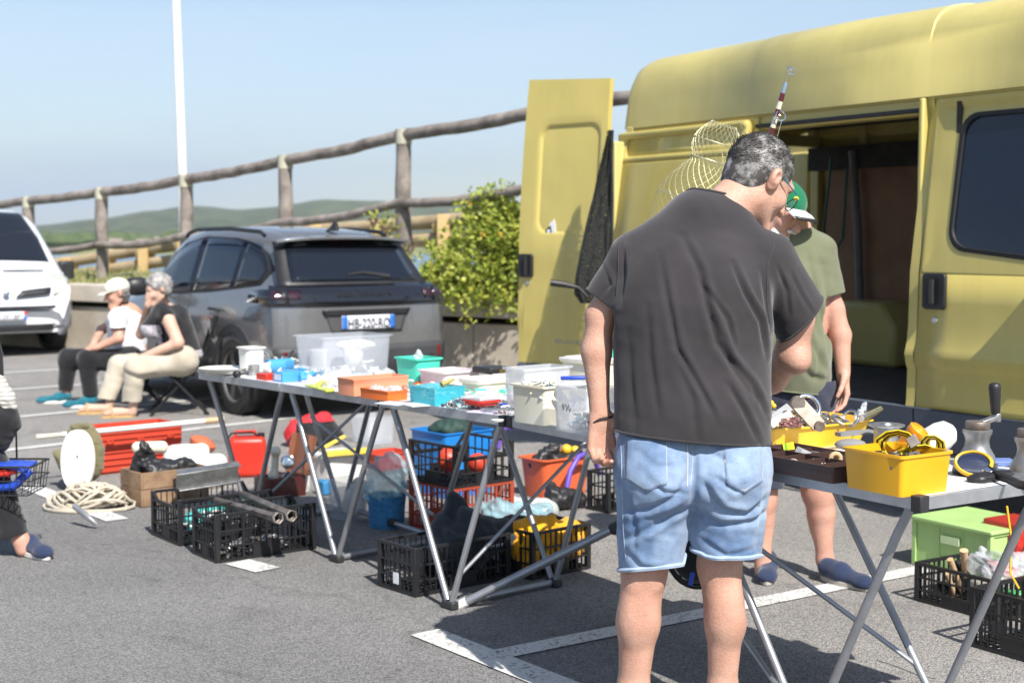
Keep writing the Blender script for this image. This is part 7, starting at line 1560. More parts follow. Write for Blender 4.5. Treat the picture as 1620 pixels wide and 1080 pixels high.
blob('black_pouch', 'flat black neoprene pouch lying behind the diving mask', 'pouch', [C(TB(1546, 762) + UP * .010, TB(1590, 757) + UP * .012, .030, .025, ax=(0, 0, 1), fac=.5)], M_blk, .005, .003)
# winches
def winch(p, lab, crank):
    t = thing('sheet_winch', lab, 'winch', p, 0, 'pair of sailing winches')
    m = MB(); m.lathe([(.058, 0), (.060, .006), (.060, .012), (.052, .016), (.050, .034), (.045, .042), (.036, .058), (.033, .075), (.036, .090), (.041, .098), (.042, .108), (.036, .110), (0, .110)], 40); m.build('drum', mat('winch_alloy', (.34, .34, .335), .42, metal=.75, var=.15, vscale=16), t, local=True, smooth=40)
    m = MB(); m.lathe([(.034, .111), (.035, .113), (.035, .130), (.033, .133), (.010, .134), (0, .134)], 30); m.build('head', M_rust, t, local=True, smooth=40)
    if crank:
        a = Vector((.0, -.01, .126)); b = Vector((.062, .02, .142)); m = MB(); m.bar(a, b, .022, .014); m.tube([b + UP * -.014, b + UP * .012], .012, 12); cr_ = m.build('crank_arm', M_steel, t, local=True, bevel=.003)
        m = MB(); m.M = Matrix.Translation(b + Vector((-.004, 0, .008))) @ Matrix.Rotation(R(-3), 4, 'Y'); m.lathe([(.010, 0), (.0135, .006), (.0145, .03), (.0165, .06), (.0175, .078), (.016, .088), (.010, .092), (0, .093)], 24); m.build('grip', M_blk, cr_, local=True, smooth=50)
    return t
winch(TB(1545, 738), 'metal sheet winch with a crank and black grip on the near table', True); winch(TB(1628, 753), 'metal sheet winch without crank at the right edge of the near table', False)
m = MB(); m.M = Matrix.Translation(TB(1628, 760)); m.lathe([(.066, 0), (.068, .004), (.068, .010), (.060, .012), (0, .012)], 36); one('metal_plate', 'round metal plate lying under the right edge winch', 'plate', m, M_steel)
m = MB(); m.M = Matrix.Translation(TB(1580, 735)); m.box((0, 0, .008), (.09, .07, .016)); one('blue_sheet', 'blue folded sheet between the two winches', 'cloth', m, mat('faded_blue', (.12, .18, .40), .7), bevel=.004)
# ---------------------------------------- fishing gear by the van
rod = thing('fishing_rod', 'fishing rod with maroon and cream bindings standing up behind the browsing man', 'rod', WY(1077, 700, 4.75))
ra, rb = WY(1077, 700, 4.75), WY(1246, 122, 4.55)
def rp(t): return ra.lerp(rb, t)
m = MB(); m.tube([rp(0), rp(.5), rp(.985)], [.014, .010, .0065], 12); m.build('blank', mat('rod_blank', (.22, .30, .42), .3, coat=.5), rod, smooth=60)
M_mar = mat('maroon_binding', (.10, .012, .015), .3, coat=.5); M_crm = mat('cream_binding', (.72, .66, .50), .3, coat=.5)
for (y0, y1, mm) in ((146, 158, M_mar), (158, 170, M_crm), (170, 181, M_mar), (181, 198, M_crm), (198, 212, M_mar), (212, 226, M_crm), (226, 240, M_mar)):
    t0, t1 = [(700 - y) / (700 - 122) for y in (y1, y0)]; m = MB(); rr = .0105 - .003 * t0 + .0; m.tube([rp(t0), rp(t1)], [rr + .001, rr + .0003], 12); m.build('binding', mm, rod)
for yc_, s in ((118, .017), (186, .022)):
    c = rp((700 - yc_) / 578); m = MB(); n = Vector((.55, -.6, .35)).normalized(); u = Vector((.75, .6, .1)).normalized(); o = Vector((.016, -.006, .012)) if yc_ > 150 else Vector((.008, -.004, .010))
    m.tube([c + o + (u * math.cos(a) + Vector((-.2, .1, .95)) * math.sin(a) * .75) * s for a in [k * .35 for k in range(18)]], .0022, 6, closed=True); m.tube([c - (rb - ra).normalized() * .03, c + o - u * s * .9], .002, 5); m.tube([c + (rb - ra).normalized() * .02, c + o], .002, 5); m.build('line_guide', M_chrome, rod, smooth=60)
m = MB(); m.tube([rp((700 - 186) / 578) + Vector((.02, -.01, 0)), rp(.5) + Vector((.03, -.02, 0)), rp(.2) + Vector((.02, -.02, 0))], .0006, 4); m.build('line', M_wpl, rod)
# folding wire keep-net behind the man's shoulder
kn_ = thing('wire_keepnet', 'collapsible pale wire fish basket showing over the left shoulder of the browsing man', 'fish basket', WY(1100, 400, 5.3))
ka, kb = WY(1146, 196, 5.25), WY(1085, 372, 5.3); M_wire = mat('brassy_wire', (.42, .40, .26), .4, metal=.5)
ax = (kb - ka).normalized(); e1 = ax.cross(Vector((0, 1, 0))).normalized(); e2 = ax.cross(e1)
def kp(t, a):
    if t < .34: r_0 = .030 + .062 * math.sin(min(1, t / .30) * math.pi * .62 + .25)
    else: r_0 = .052 + (.155 - .052) * min(1, (t - .30) / .36) ** .8
    return ka.lerp(kb, t) + (e1 * math.cos(a) + e2 * math.sin(a) * .8) * r_0
m = MB()
for k in range(26):
    for sg in (1, -1): m.tube([kp(i / 30, 2 * math.pi * k / 26 + sg * i / 30 * 3.2) for i in range(31)], .00045, 3, cap=False)
m.build('mesh', M_wire, kn_)
for t_ in (0.02, .17, .33, .70, .98): m = MB(); m.tube([kp(t_, 2 * math.pi * k / 32) for k in range(32)], .0016, 5, closed=True); m.build('hoop', M_wire, kn_)
m = MB(); m.tube([ka, ka + Vector((.05, 0, .01)), ka + Vector((.10, 0, -.07))], .0013, 5); m.build('handle', M_wire, kn_)
# dark landing net draped between van and open door
def netmat():
    m = bpy.data.materials.new('black_netting'); m.use_nodes = True; nt = m.node_tree; p = nt.nodes['Principled BSDF']; l = nt.links.new
    g = _n(nt, 'ShaderNodeTexCoord'); v = _n(nt, 'ShaderNodeTexVoronoi'); v.feature = 'DISTANCE_TO_EDGE'; v.inputs['Scale'].default_value = 75; l(g.outputs['Object'], v.inputs[0])
    c = _n(nt, 'ShaderNodeMath', operation='LESS_THAN'); c.inputs[1].default_value = .20; l(v.outputs[0], c.inputs[0]); l(c.outputs[0], p.inputs['Alpha']); p.inputs['Base Color'].default_value = (.022, .024, .022, 1); p.inputs['Roughness'].default_value = .9; return m
M_net = netmat(); nn = thing('landing_net', 'black landing net hanging from the rear corner of the yellow van', 'net', WY(945, 460, 9.1))
def netY(x): return 9.02
rows = [(966, 206, 8), (962, 240, 14), (957, 280, 26), (953, 320, 34), (948, 360, 44), (944, 400, 52), (940, 440, 60), (937, 465, 56), (934, 480, 30)]
for lay in range(3):
    m = MB(); r_ = random.Random(lay); L_ = []
    for x, y, w_ in rows:
        L_.append([WY(x - w_ / 2 + w_ * k / 10 + r_.uniform(-1, 1) * 1.5, y, netY(x) + .05 * lay + .02 * math.sin(k * 1.9 + lay + y * .02)) for k in range(11)])
    m.loft(L_, closed=False, cap=False); m.build('netting', M_net, nn, recalc=False, smooth=80)
m = MB(); m.tube([WY(x + w_ / 2 - 2, y, 9.0) for x, y, w_ in rows[:-1]], [.007] * 8, 6); m.tube([WY(x - w_ / 2 + 1, y, 9.0) for x, y, w_ in rows[3:-1]], .006, 6); m.build('rope_edge', M_blk, nn)
m = MB(); m.tube([WY(871, 447, 8.98), WY(893, 450, 8.98), WY(915, 455, 8.98), WY(930, 470, 8.98)], [.022, .020, .012, .010], 10); m.build('handle', M_blk, nn, smooth=60)
# telescopic pole and round black net lying behind the man's legs
pt = thing('telescopic_pole', 'grey telescopic pole with black clamp, leaning from the table foot towards the man', 'pole', fA[2][0] + Vector((.03, 0, 0)))
pa, pb = WY(724, 958, 5.42), WY(1092, 775, 5.30); P_ = lambda t: pa.lerp(pb, t)
m = MB(); m.tube([P_(0), P_(.70)], .0165, 12); m.build('lower_tube', M_tube, pt, smooth=60)
m = MB(); m.tube([P_(.70), P_(1)], .0135, 12); m.build('upper_tube', M_alu, pt, smooth=60)
m = MB(); m.bar(P_(.66), P_(.80), .042, .042); m.build('clamp', M_cap, pt, bevel=.01); m = MB(); m.tube([P_(.80), P_(.815)], .019, 12); m.build('blue_collar', M_bpl, pt)
m = MB(); m.tube([P_(-.02), P_(.04)], .0185, 12); m.build('end_cap', M_white_metal, pt)
bw = thing('round_black_net', 'round black hoop net seen between the legs of the browsing man', 'net', WY(1085, 930, 4.9))
c = WY(1108, 862, 4.95); m = MB(); m.tube([c + Vector((.12 * math.cos(a), -.05 * math.sin(a), .16 * math.sin(a))) for a in [2 * math.pi * k / 30 for k in range(30)]], .011, 8, closed=True); m.build('hoop', M_blk, bw, smooth=60)
m = MB(); m.ell(c + Vector((.0, .05, -.0)), (.11, .08, .15), 20); m.build('bag', M_black, bw)
m = MB(); m.tube([WY(1096, 905, 4.85), WY(1092, 925, 4.85)], .008, 6); m.build('blue_tie', M_bpl, bw)
# ============================================================ ON THE GROUND, RIGHT
GR = 'goods in crates under the stall'
fr = ab((1566, 922), dB, qB, .42, .36, z=0, H=.20); t = crate('lime_crate', 'lime green lidded crate on the asphalt near the right edge', fr, M_grc, GR, fine=5, rails=(0, 1))
m = MB(); c, rz, L_, D, H = fr
for s_ in (-1, 1): m.box((0, s_ * (D / 2 - .011), H / 2), (L_ - .05, .006, H - .02)); m.box((s_ * (L_ / 2 - .011), 0, H / 2), (.006, D - .05, H - .02))
m.build('panels', M_grc, t, local=True); m = MB(); m.box((0, 0, H + .008), (L_ + .02, D + .02, .016)); m.build('lid', M_grc, t, bevel=.004, local=True)
m = MB(); m.box((.0, -D / 2 - .0022, H * .70), (.10, .004, .035)); m.build('handle_slot', mat('lime_pale', (.55, .70, .40), .5), t, bevel=.01, local=True)
solidbox('red_case', 'red box standing on the right of the lime green crate', 'case', ab((1622, 885), dB, qB, .22, .2, z=.10, H=.14), PM('deep_red_plastic', (.40, .03, .02), .4), .01)
blob('red_gloves', 'bright red rubber gloves hanging at the right edge', 'gloves', [C(WY(1608, 868, 5.4), WY(1616, 835, 5.4), .022, .026), C(WY(1610, 852, 5.4), WY(1625, 860, 5.4), .016), C(WY(1612, 838, 5.4), WY(1600, 850, 5.38), .013)], M_rpl, .006, .004, 30)
crate('black_crate', 'black ventilated crate of wooden handled tools, just in front of the lime green crate', ab((1578, 985), dB, qB, .40, .30, z=0, H=.155), M_bcr, GR)
crate('black_crate', 'black ventilated crate cut off by the lower right edge', ab((1672, 1062), dB, qB, .36, .30, z=0, H=.21), M_bcr, GR)
for k, (x0, y0, x1, y1, lab) in enumerate(((1503, 884, 1522, 935, 'short wooden tool handle, leftmost in the crate before the lime one'), (1525, 870, 1526, 912, 'thick pale wooden handle standing upright in the tool crate'), (1497, 906, 1512, 944, 'small wooden handle low in the left of the tool crate'))):
    m = MB(); m.tube([WY(x0, y0, 5.55), WY((x0 + x1) / 2, (y0 + y1) / 2, 5.57), WY(x1, y1, 5.6)], [.013 + .004 * (k == 1), .011, .010], 10); one('tool_handle', lab, 'tool', m, M_woodp, smooth=60)
blob('black_grips', 'black rubber grips bundled in the tool crate', 'grips', [C(WY(1512, 895, 5.62), WY(1522, 935, 5.62), .02, .018), C(WY(1520, 890, 5.64), WY(1534, 925, 5.64), .018)], M_blk, .006, .004)
blob('clear_bag', 'transparent bag with red contents lying on the tool crate', 'bag', [C(WY(1545, 895, 5.55), WY(1610, 895, 5.35), .045, .06), C(WY(1550, 880, 5.6), WY(1556, 870, 5.6), .03, .015), E(WY(1590, 905, 5.35), (.09, .06, .05))], M_film, .007, .010, 25)
blob('red_packet', 'red packet inside the transparent bag at the lower right', 'packet', [C(WY(1568, 892, 5.48), WY(1596, 905, 5.40), .022, .028)], M_rpl, .006, .005, 30)
m = MB(); a, b = WY(1541, 921, 5.45), WY(1580, 938, 5.3); m.bar(a, b, .05, .03); one('white_block', 'cream oblong block lying in the tool crate', 'block', m, M_cpl, bevel=.008)
blob('green_packet', 'green printed packet beside the cream block in the tool crate', 'packet', [C(WY(1585, 935, 5.3), WY(1610, 938, 5.2), .03, .025, ax=(0, 0, 1), fac=.4)], mat('green_print', (.08, .40, .12), .4), .006, .004)
m = MB(); m.tube([WY(1593, 800, 4.2), WY(1600, 850, 4.2), WY(1598, 905, 4.2), WY(1612, 930, 4.2)], .0035, 5); one('yellow_string', 'thin yellow cord hanging from the near table at the right edge', 'cord', m, M_ytr)
# ============================================================ ON THE GROUND, LEFT
oc = WY(126, 727, 8.0); t = thing('canvas_case', 'olive canvas case with an upright white oval lid, beside the rope heap', 'case', (oc.x, 8.0, 0))
def oval(w, h, y, k=30, zo=0): return [(oc.x + w * math.copysign(abs(math.cos(a)) ** .8, math.cos(a)) + (z_ := 0), 8.0 + y + .10 * (math.sin(a) * h), .175 + zo + h * math.sin(a)) for a in [2 * math.pi * i / k for i in range(k)]]
m = MB(); m.loft([oval(.092, .165, -.05), oval(.098, .172, -.042), oval(.098, .172, -.03)]); m.build('lid', M_wpl, t, smooth=50)
skin('cover', [E((oc.x - .005, 8.085, .19), (.12, .07, .19), k=.03), C((oc.x - .10, 8.06, .12), (oc.x - .14, 8.05, .20), .04, .03), C((oc.x - .03, 7.99, .36), (oc.x + .04, 7.99, .36), .02)], .009, cloth('olive_canvas', (.13, .12, .06), (.20, .18, .10), 8), t, disp=fold_disp([], 0, noise=.006, nsc=16))
m = MB(); m.loft([[(oc.x - .06 + .12 * u, 7.935 + .02 * w_, z) for u, w_ in ((0, 0), (1, 0), (1, 1), (0, 1))] for z in (.02, .10)]); m.build('clear_pocket', M_clr2, t, bevel=.01)
m = MB(); m.tube([(oc.x + .004, 7.944, .20), (oc.x + .004, 7.95, .20)], .006, 8); m.build('rivet', M_rust, t)
# pole and red ribbed crate
pa, pb = G(57, 691, .285), G(353, 663, .285); t = thing('boat_hook', 'long white pole with wooden ends lying across the red ribbed crate', 'pole', pa)
m = MB(); m.tube([pa.lerp(pb, .13), pa.lerp(pb, .90)], .016, 10); m.build('shaft', M_white_metal, t, smooth=60); m = MB(); m.tube([pa, pa.lerp(pb, .14)], [.014, .012], 10); m.build('tip', M_cpl, t); m = MB(); m.tube([pa.lerp(pb, .89), pb], [.018, .018], 10); m.build('wooden_end', M_woodp, t)
c, rz, L_, D, H = ab((152, 752), dA, qA, .34, .58, z=0, H=.265); t = thing('red_crate', 'bright red ribbed crate behind the wooden box', 'crate', c, rz); m = MB(); tubmesh(m, L_, D, H, tp=.97, r=.02, rim=.012, t=.006); m.build('body', M_rcr2, t, local=True, smooth=40)
m = MB()
for z in (.08, .22, .36, .50, .64, .80, .93): m.box((L_ / 2 + .004, 0, H * z), (.010, D * .95, .010)); m.box((0, -D / 2 - .004, H * z), (L_ * .95, .010, .010))
for y in (-.2, 0, .2): m.M = Matrix.Translation((L_ / 2 + .002, y, H * .73)) @ Matrix.Rotation(R(90), 4, 'Y'); m.lathe([(.022, 0), (.022, .010), (.014, .010), (.014, .004), (0, .004)], 14)
m.build('ribs', M_rcr2, t, local=True)
# wooden box with boots and fender
c, rz, L_, D, H = ab((224, 803), dA, qA, .25, .40, z=0, H=.185); t = thing('wooden_box', 'old wooden box with black boots and a cream fender on top', 'box', c, rz)
for s_ in (-1, 1):
    for k in range(2):
        m = MB(); m.box((0, s_ * (D / 2 - .006), H * (.25 + .5 * k)), (L_, .012, H * .5 - .004)); m.build('board', M_wood, t, local=True, bevel=.002); m = MB(); m.box((s_ * (L_ / 2 - .006), 0, H * (.25 + .5 * k)), (.0118, D - .026, H * .5 - .004)); m.build('board', M_wood, t, local=True, bevel=.002)
m = MB(); m.box((0, 0, .006), (L_ - .03, D - .03, .01)); m.build('bottom', M_wood, t, local=True)
W_ = lambda x, y, z: c + Matrix.Rotation(rz, 3, 'Z') @ Vector((x, y, z))
blob('rubber_boots', 'crumpled black rubber boots piled on the wooden box', 'boots', [C(W_(-.08, -.12, .18), W_(-.02, -.10, .30), .045, .03), C(W_(-.02, -.10, .20), W_(.06, .12, .20), .035, .028), C(W_(.05, -.10, .19), W_(.08, .08, .20), .03, .026), C(W_(-.06, -.05, .24), W_(-.02, -.12, .33), .028, .012), C(W_(.08, -.1, .17), W_(.09, .12, .19), .022)], M_blk, .007, .007, 18)
blob('cream_fender', 'cream sausage shaped fender on the wooden box', 'fender', [C(WY(218, 708, 7.85), WY(256, 707, 7.95), .035, .036)], M_cpl, .007, .001)
blob('white_cushion', 'upper white boat cushion behind the wooden box', 'cushion', [C(WY(275, 715, 8.5), WY(318, 712, 8.6), .05, .05, ax=(0, 0, 1), fac=.9), E(WY(296, 735, 8.5), (.16, .13, .10), k=.05)], M_wpl, .010, .003, 6)
blob('white_cushion', 'lower rounded white boat cushion between the wooden box and the red fuel tank', 'cushion', [C(WY(300, 735, 8.1), WY(345, 732, 8.15), .062, .055), E(WY(322, 752, 8.1), (.13, .11, .09), k=.05)], M_wpl, .010, .003, 6)
m = MB(); m.M = Matrix.Translation(WY(319, 705, 9.2)) @ Matrix.Rotation(R(25), 4, 'Y'); m.lathe([(.0, -.03), (.06, -.03), (.085, .0), (.088, .03), (.08, .035), (.07, .045), (.03, .06), (0, .063)], 26); one('orange_buoy', 'round orange buoy behind the white cushions', 'buoy', m, mat('dull_orange', (.60, .14, .06), .5), smooth=60)
# rope heap
r_ = random.Random(11); c = G(143, 802); m = MB()
for s_ in range(8):
    pts = []; ph = r_.uniform(0, 6); cx, cy = r_.uniform(-.09, .12), r_.uniform(-.06, .06); ra_ = r_.uniform(.05, .15)
    for k in range(64):
        a = k * .42 + ph; rr_ = ra_ * (1 + .35 * math.sin(a * .37 + s_)); cx += r_.uniform(-.008, .008); cy += r_.uniform(-.006, .006)
        x, y = cx + rr_ * math.cos(a) * 1.25, cy + rr_ * math.sin(a) * .7; hh = max(.010, .15 * max(0, 1 - (x * x / .075 + y * y / .035)) * (.55 + .45 * math.sin(k * .9 + s_ * 2.3))); pts.append(c + Vector((x, y, hh)))
    m.tube([pts[0]] + [(pts[i - 1] + pts[i] * 2 + pts[i + 1]) / 4 for i in range(1, 63)], .0088, 6)
one('rope_heap', 'tangled heap of cream rope on the asphalt in front of the canvas case', 'rope', m, M_rope, smooth=60)
m = MB(); m.tube([G(118, 800, .10), G(142, 820, .05), G(153, 829, .02)], [.016, .015, .010], 10); one('metal_rod', 'short grey metal rod lying over the rope heap', 'rod', m, M_tube)
# black crates with metal section
d1 = Vector((.60, -.80, 0)); q1 = Vector((.80, .60, 0))
frA = ab((284, 864), d1, q1, .33, .48, z=0, H=.215); crate('black_crate', 'black crate next to the rope, with a metal channel laid across it', frA, M_bcr, GR, cut=.035)
frB = ab((342, 891), d1, q1, .25, .50, z=0, H=.215); crate('black_crate', 'black crate holding two long metal bars, left of the table legs', frB, M_bcr, GR, cut=.03)
m = MB(); a, b = WY(279, 762, 6.65), WY(377, 747, 6.8); u = Vector((0, -.3, .95)); w_ = .075
m.bar(a, b, .006, w_, up=u); m.bar(a + Vector((0, .03, w_ / 2)), b + Vector((0, .03, w_ / 2)), .06, .006, up=u); m.bar(a + Vector((0, .03, -w_ / 2)), b + Vector((0, .03, -w_ / 2)), .06, .006, up=u); one('metal_channel', 'worn metal channel section lying on the crate beside the rope', 'metal channel', m, M_rust if 0 else M_steel, bevel=.001)
for a, b, lab in (((336, 790), (436, 818), 'lower worn metal bar sticking out of the black crate'), ((384, 782), (458, 814), 'upper hexagonal metal bar sticking out of the black crate')):
    A_1, B_1 = WY(*a, 6.65), WY(*b, 6.15); m = MB(); m.tube([A_1, B_1, B_1 + (B_1 - A_1).normalized() * .004], [.020, .022, .027], 6, cap=False); m.tube([B_1, B_1 + (B_1 - A_1).normalized() * .03], .027, 6, cap=False); o = one('metal_bar', lab, 'metal bar', m, M_rust, smooth=20); solid(o, .004, -1)
scatter('crate_contents', 'dull metal oddments in the crate with the two bars', (frB[0], frB[1], .18, .42, .02), 60, [M_steel, M_blk, M_rust], 31, (.015, .04), .04); scatter('crate_contents', 'dark oddments in the crate under the metal channel', (frA[0], frA[1], .26, .4, .02), 70, [M_blk, M_steel, M_wpl], 32, (.02, .05), .09)
blob('turquoise_cloth', 'turquoise cloth in the crate next to the rope', 'cloth', [C(frA[0] + Vector((-.08, 0, .06)), frA[0] + Vector((0, .1, .12)), .05, .04)], mat('turquoise', (.05, .42, .40), .6), .008, .008, 20)
# fuel tanks, brown case, odds
def ftank(p, w_, h_, lab):
    t = thing('fuel_tank', lab, 'fuel tank', p, .2, 'red fuel tanks'); m = MB(); m.box((0, 0, h_ * .45), (w_, w_ * .7, h_ * .9), tx=.92, ty=.9); m.build('body', MATS['red_plastic'], t, bevel=.03, seg=3, local=True)
    m = MB(); m.tube([(-w_ * .3, 0, h_ * .88), (-w_ * .28, 0, h_ * 1.0), (w_ * .2, 0, h_ * 1.0), (w_ * .22, 0, h_ * .88)], .012, 8); m.build('handle', MATS['red_plastic'], t, local=True); m = MB(); m.tube([(w_ * .35, 0, h_ * .88), (w_ * .35, 0, h_ * .97)], .022, 12); m.build('cap', M_blk, t, local=True)
    m = MB(); m.tube([(w_ * .3, -.02, h_ * .9), (w_ * .1, -.06, h_ * 1.03), (-w_ * .4, -.05, h_ * 1.0), (-w_ * .55, -.05, h_ * .8)], .006, 6); m.build('hose', M_blk, t, local=True)
p = G(392, 752); ftank(p, .235, .265, 'large glossy red fuel tank behind the first table leg'); p = G(476, 738); ftank(p, .15, .20, 'smaller red fuel tank behind the open brown case')
c, rz, L_, D, H = ab((430, 790), dA, qA, .19, .22, z=0, H=.11); t = thing('brown_case', 'open dark brown wooden case with its lid upright, under the long table', 'case', c, rz); M_dbr = mat('dark_red_wood', (.10, .022, .016), .4, coat=.3); M_lbr = mat('brown_wood', (.22, .085, .045), .5, coat=.2)
m = MB(); tubmesh(m, L_, D, H, tp=1, r=.004, rim=0, t=.008); m.build('base', M_dbr, t, local=True); m = MB(); m.M = Matrix.Translation((L_ / 2 * 0 + .02, D / 2 + .01, H)) @ Matrix.Rotation(R(-12), 4, 'X'); m.box((0, 0, .11), (L_, .02, .22)); m.box((L_ / 2 - .005, -.02, .11), (.01, .04, .22)); m.box((-L_ / 2 + .005, -.02, .11), (.01, .04, .22)); m.build('lid', M_lbr, t, local=True, bevel=.002)
blob('cream_handset', 'cream telephone handset standing in the open brown case', 'handset', [C(c + Vector((-.03, -.02, .10)), c + Vector((-.02, 0, .24)), .022, .020), E(c + Vector((-.03, -.03, .11)), (.03, .03, .03)), E(c + Vector((-.02, -.02, .25)), (.032, .03, .028))], M_cpl, .006, .001)
m = MB(); m.M = Matrix.Translation(c + Vector((.05, -.03, .19))) @ Matrix.Rotation(R(80), 4, 'X'); m.lathe([(.035, 0), (.04, .008), (.03, .012), (.015, .012), (.012, .02), (0, .02)], 20); one('silver_dial', 'round silver part in the open brown case beside the handset', 'dial', m, M_chrome, smooth=50)
scatter('case_contents', 'black and white small parts in the open brown case', (c, rz, L_ * .8, D * .8, H * .8), 40, [M_blk, M_wpl, M_chrome], 33, (.01, .025), .04)
blob('red_black_bag', 'red and black cloth bag beyond the long table, near the wheel of the grey car', 'bag', [C(G(470, 705) + UP * .06, G(520, 702) + UP * .06, .09, .10, k=.04), C(G(470, 705) + UP * .12, G(515, 702) + UP * .18, .07, .05, k=.04)], M_black, .010, .010, 12, mats=[M_black, mat('red_cloth', (.60, .02, .03), .8)], mfn=lambda c_: ((c_[:, 2] > .165) | (c_[:, 0] < G(472, 705).x)).astype(int))
tub('lidded_box', 'white lidded box under the long table behind the small white bucket', 'box', ab((520, 772), dA, qA, .24, .26, z=0, H=.17), M_wpl, lid=M_wpl, tp=.95)
m = lathe_at(G(478, 776), [(.044, 0), (.048, .11), (.051, .112), (.051, .118), (.045, .118), (.044, .006)], 24); one('white_bucket', 'small white bucket under the long table', 'bucket', m, M_wpl); solidbox('blue_cloth_box', 'blue packet beside the small white bucket', 'packet', ab((512, 784), dA, qA, .09, .06, z=0, H=.08), MATS['cyan_card'], .01)
m = MB(); m.tube([G(505, 712, .22), G(545, 690, .28)], .012, 8); m.bar(G(515, 718, .2), G(582, 712, .2), .05, .03); one('yellow_tool', 'yellow handled tool lying behind the white lidded box', 'tool', m, mat('tool_yellow', (.75, .55, .08), .5), bevel=.003)
tub('red_tray', 'red tray of oddments behind the bagged blue bucket', 'tray', ab((600, 745), dA, qA, .20, .25, z=0, H=.10), M_rcr2, tp=.95); tub('clear_tub', 'large clear tub far behind the long table, right of the red and black bag', 'tub', ab((585, 705), dA, qA, .25, .22, z=0, H=.19), M_clr, tp=.93)
tub('clear_tub', 'clear tub of cream oddments between the table legs', 'tub', ab((548, 826), dA, qA, .19, .22, z=0, H=.20), M_clr, tp=.93, r=.03); fr = ab((548, 826), dA, qA, .19, .22, z=0, H=.20); blob('cream_parcel', 'cream parcel in the clear tub between the table legs', 'parcel', [C(fr[0] + UP * .06, fr[0] + Vector((.03, 0, .15)), .06, .05)], M_cpl, .008, .006, 14)
p = G(612, 832); m = lathe_at(p, [(.085, 0), (.093, .12), (.098, .16), (.094, .16), (.088, .03)], 28); one('blue_bucket', 'blue woven bucket wrapped in a big clear bag under the long table', 'bucket', m, mat('blue_weave', (.02, .14, .34), .7, col2=(.05, .26, .48), vscale=40))
blob('large_clear_bag', 'big transparent bag standing in the blue woven bucket', 'bag', [E(p + UP * .22, (.10, .09, .13)), E(p + Vector((.02, 0, .30)), (.07, .06, .08)), E(p + Vector((-.03, 0, .16)), (.09, .08, .06))], M_bfilm, .008, .012, 16)
# stacks of crates under the second leaf
frR = ab((720, 853), dA, qA, .37, .37, z=0, H=.24); crate('red_crate', 'dull red ventilated crate with a black crate stacked on it', frR, M_rcr, GR, cut=.0)
frC = ab((720, 853), dA, qA, .37, .37, z=0, H=.20); frC = (frC[0] + UP * .242, *frC[1:]); crate('black_crate', 'black crate stacked on the dull red crate under the long table', frC, M_bcr, GR, fine=10, cut=.06)
frU = ab((705, 790), dA, qA, .32, .34, z=0, H=.36); tub('blue_crate', 'tall bright blue crate behind the stacked crates', 'crate', frU, M_blc, tp=.95)
blob('dark_bag', 'dark green bag lying in the tall blue crate', 'bag', [E(frU[0] + UP * .36, (.13, .12, .06))], mat('dark_green_cloth', (.02, .05, .04), .7), .009, .01, 14); m = MB()
for k in range(3): m.tube([frU[0] + Vector((.22 + .02 * k, -.05, .25)), frU[0] + Vector((.30, .02, .36 + .02 * k)), frU[0] + Vector((.38, .1, .36))], .014, 8)
one('purple_tubes', 'purple foam tubes beside the tall blue crate', 'tubes', m, mat('purple_foam', (.10, .05, .30), .6))
blob('orange_ball', 'red-orange float in the stacked black crate', 'float', [E(frC[0] + Vector((-.06, 0, .10)), .06), E(frC[0] + Vector((.08, .02, .08)), .05)], M_rcr2, .009, .002)
frD = ab((657, 945), dA, qA, .26, .50, z=0, H=.195); crate('black_crate', 'black crate with a white sticker nearest the camera under the long table', frD, M_bcr, GR)
c, rz, L_, D, H = frD; m = MB(); m.M = Matrix.Translation(c) @ Matrix.Rotation(rz, 4, 'Z'); m.box((.0, -D / 2 - .0005, .055), (.035, .002, .045)); m.build('sticker', M_white_st, [o for o in bpy.data.objects if o.get('label', '').startswith('black crate with a white sticker')][0])
frE = ab((838, 918), dA, qA, .25, .30, z=0, H=.195); frE = ab((842, 918), dA, qA, .22, .34, z=0, H=.20); crate('black_crate', 'black crate stuffed with orange-yellow cloth by the rear table foot', frE, M_bcr, GR)
blob('orange_garment', 'orange-yellow waterproof garment in the black crate', 'garment', [C(frE[0] + Vector((-.06, -.05, .10)), frE[0] + Vector((.10, .08, .12)), .09, .09), C(frE[0] + Vector((-.12, -.07, .18)), frE[0] + Vector((.02, .05, .20)), .05, .04)], cloth('orange_oilskin', (.75, .32, .01), (.85, .42, .02), 9), .009, .012, 12)
blob('dark_jacket', 'dark blue-grey jacket piled in the nearest black crate', 'jacket', [C(frD[0] + Vector((.05, .05, .14)), frD[0] + Vector((.20, .16, .16)), .10, .09), C(frD[0] + Vector((-.0, .1, .18)), frD[0] + Vector((.04, .14, .30)), .09, .04), C(frD[0] + Vector((.10, .08, .22)), frD[0] + Vector((.24, .14, .18)), .07, .06)], cloth('slate_cloth', (.022, .027, .036), (.05, .06, .075), 6), .009, .014, 10)
blob('dark_bundle', 'dark bundle of cloth between the two near black crates', 'bundle', [C(G(815, 865) + UP * .08, G(875, 862) + UP * .08, .07, .06)], M_black, .009, .01, 14)
blob('blue_film_bag', 'light blue transparent bag behind the dark jacket', 'bag', [C(G(790, 850) + UP * .10, G(855, 848) + UP * .09, .08, .07), E(G(775, 845) + UP * .12, (.08, .07, .05))], M_bfilm, .009, .012, 14); blob('foam_sheet', 'folded pale cushion behind the light blue bag', 'cushion', [C(G(790, 815) + UP * .05, G(870, 818) + UP * .04, .06, .05)], mat('pale_grey_cloth', (.40, .42, .42), .8), .010, .006, 10)
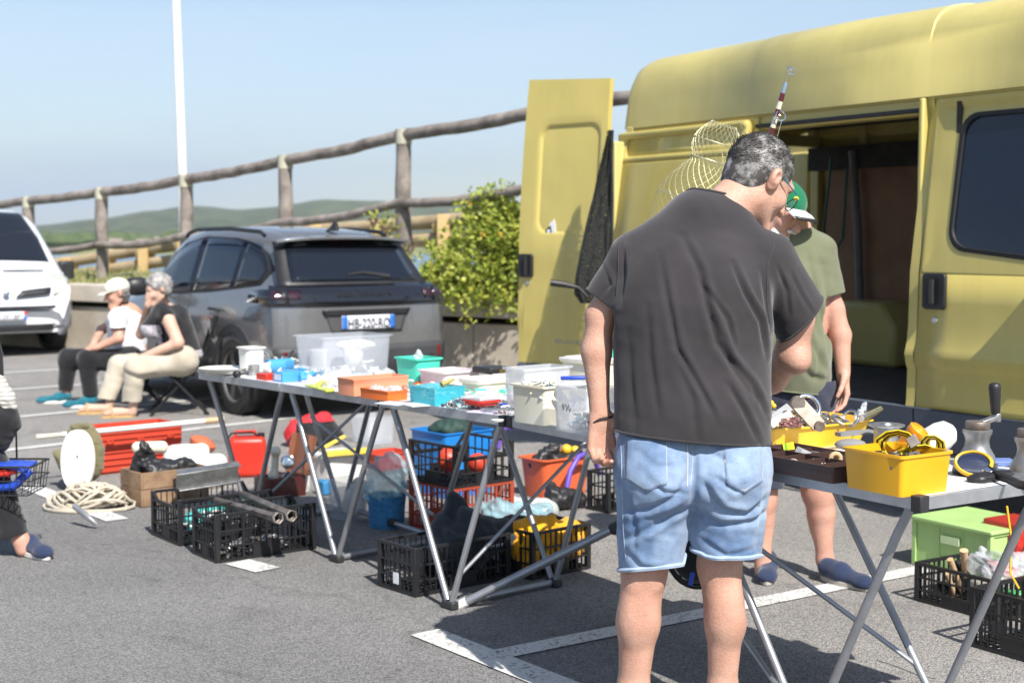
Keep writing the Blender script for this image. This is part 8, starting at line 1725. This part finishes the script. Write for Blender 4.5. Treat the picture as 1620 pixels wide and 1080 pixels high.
frO = ab((856, 790), dA, qA, .10, .34, z=0, H=.22); tub('orange_bin', 'orange bin of hoses behind the browsing man’s hand', 'bin', ab((862, 792), dA, qA, .22, .36, z=0, H=.22), M_ora, tp=.86, rim=.014, r=.04)
bpy.data.objects['orange_bin']['label'] = 'big orange bin of hoses behind the hand of the browsing man'
frO = ab((862, 792), dA, qA, .22, .36, z=0, H=.22); c = frO[0]; m = MB(); m.tube([WY(893, 790, 7.6), WY(902, 745, 7.65), WY(915, 722, 7.7), WY(930, 716, 7.75), WY(942, 728, 7.8), WY(948, 750, 7.85)], .015, 10); one('purple_hose', 'purple hose curling over the edge of the orange bin', 'hose', m, mat('purple_plastic', (.12, .07, .42), .4), smooth=60)
blob('bin_contents', 'black and grey gear filling the orange bin', 'gear', [C(c + Vector((-.12, -.06, .17)), c + Vector((-.02, .0, .25)), .05, .04), C(c + Vector((.0, 0, .17)), c + Vector((.12, .10, .2)), .06, .05)], M_blk, .008, .010, 16); m = MB(); m.ell(c + Vector((.06, .02, .25)), .03, 10); m.ell(c + Vector((.11, .06, .24)), .025, 10); one('yellow_floats', 'yellow foam pieces in the orange bin', 'floats', m, M_ytr)
blob('black_bag', 'small black bag in front of the orange bin', 'bag', [C(G(880, 806) + UP * .06, G(912, 803) + UP * .05, .065, .05), E(G(872, 803) + UP * .10, (.03, .03, .04))], M_blk, .008, .010, 16)
crate('black_crate', 'small black crate beside the browsing man’s thigh', ab((962, 812), dA, qA, .16, .30, z=0, H=.21), M_bcr, GR)
[o for o in bpy.data.objects if o.get('label', '').startswith('small black crate')][0]['label'] = 'small black crate right of the orange bin, half hidden by the browsing man'
# ------------------------------------------------------------ sea air
def haze():
    m = MB(); m.box((0, 2330, 120), (8400, 4800, 251)); mt_ = bpy.data.materials.new('sea_air'); mt_.use_nodes = True; nt = mt_.node_tree; nt.nodes.clear()
    o = _n(nt, 'ShaderNodeOutputMaterial'); v = _n(nt, 'ShaderNodeVolumePrincipled'); v.inputs['Color'].default_value = (.84, .92, 1, 1); v.inputs['Density'].default_value = .00017; v.inputs['Anisotropy'].default_value = .3
    nt.links.new(v.outputs[0], o.inputs['Volume']); return struct(m.build('haze', mt_, smooth=0), 'stuff')
haze()
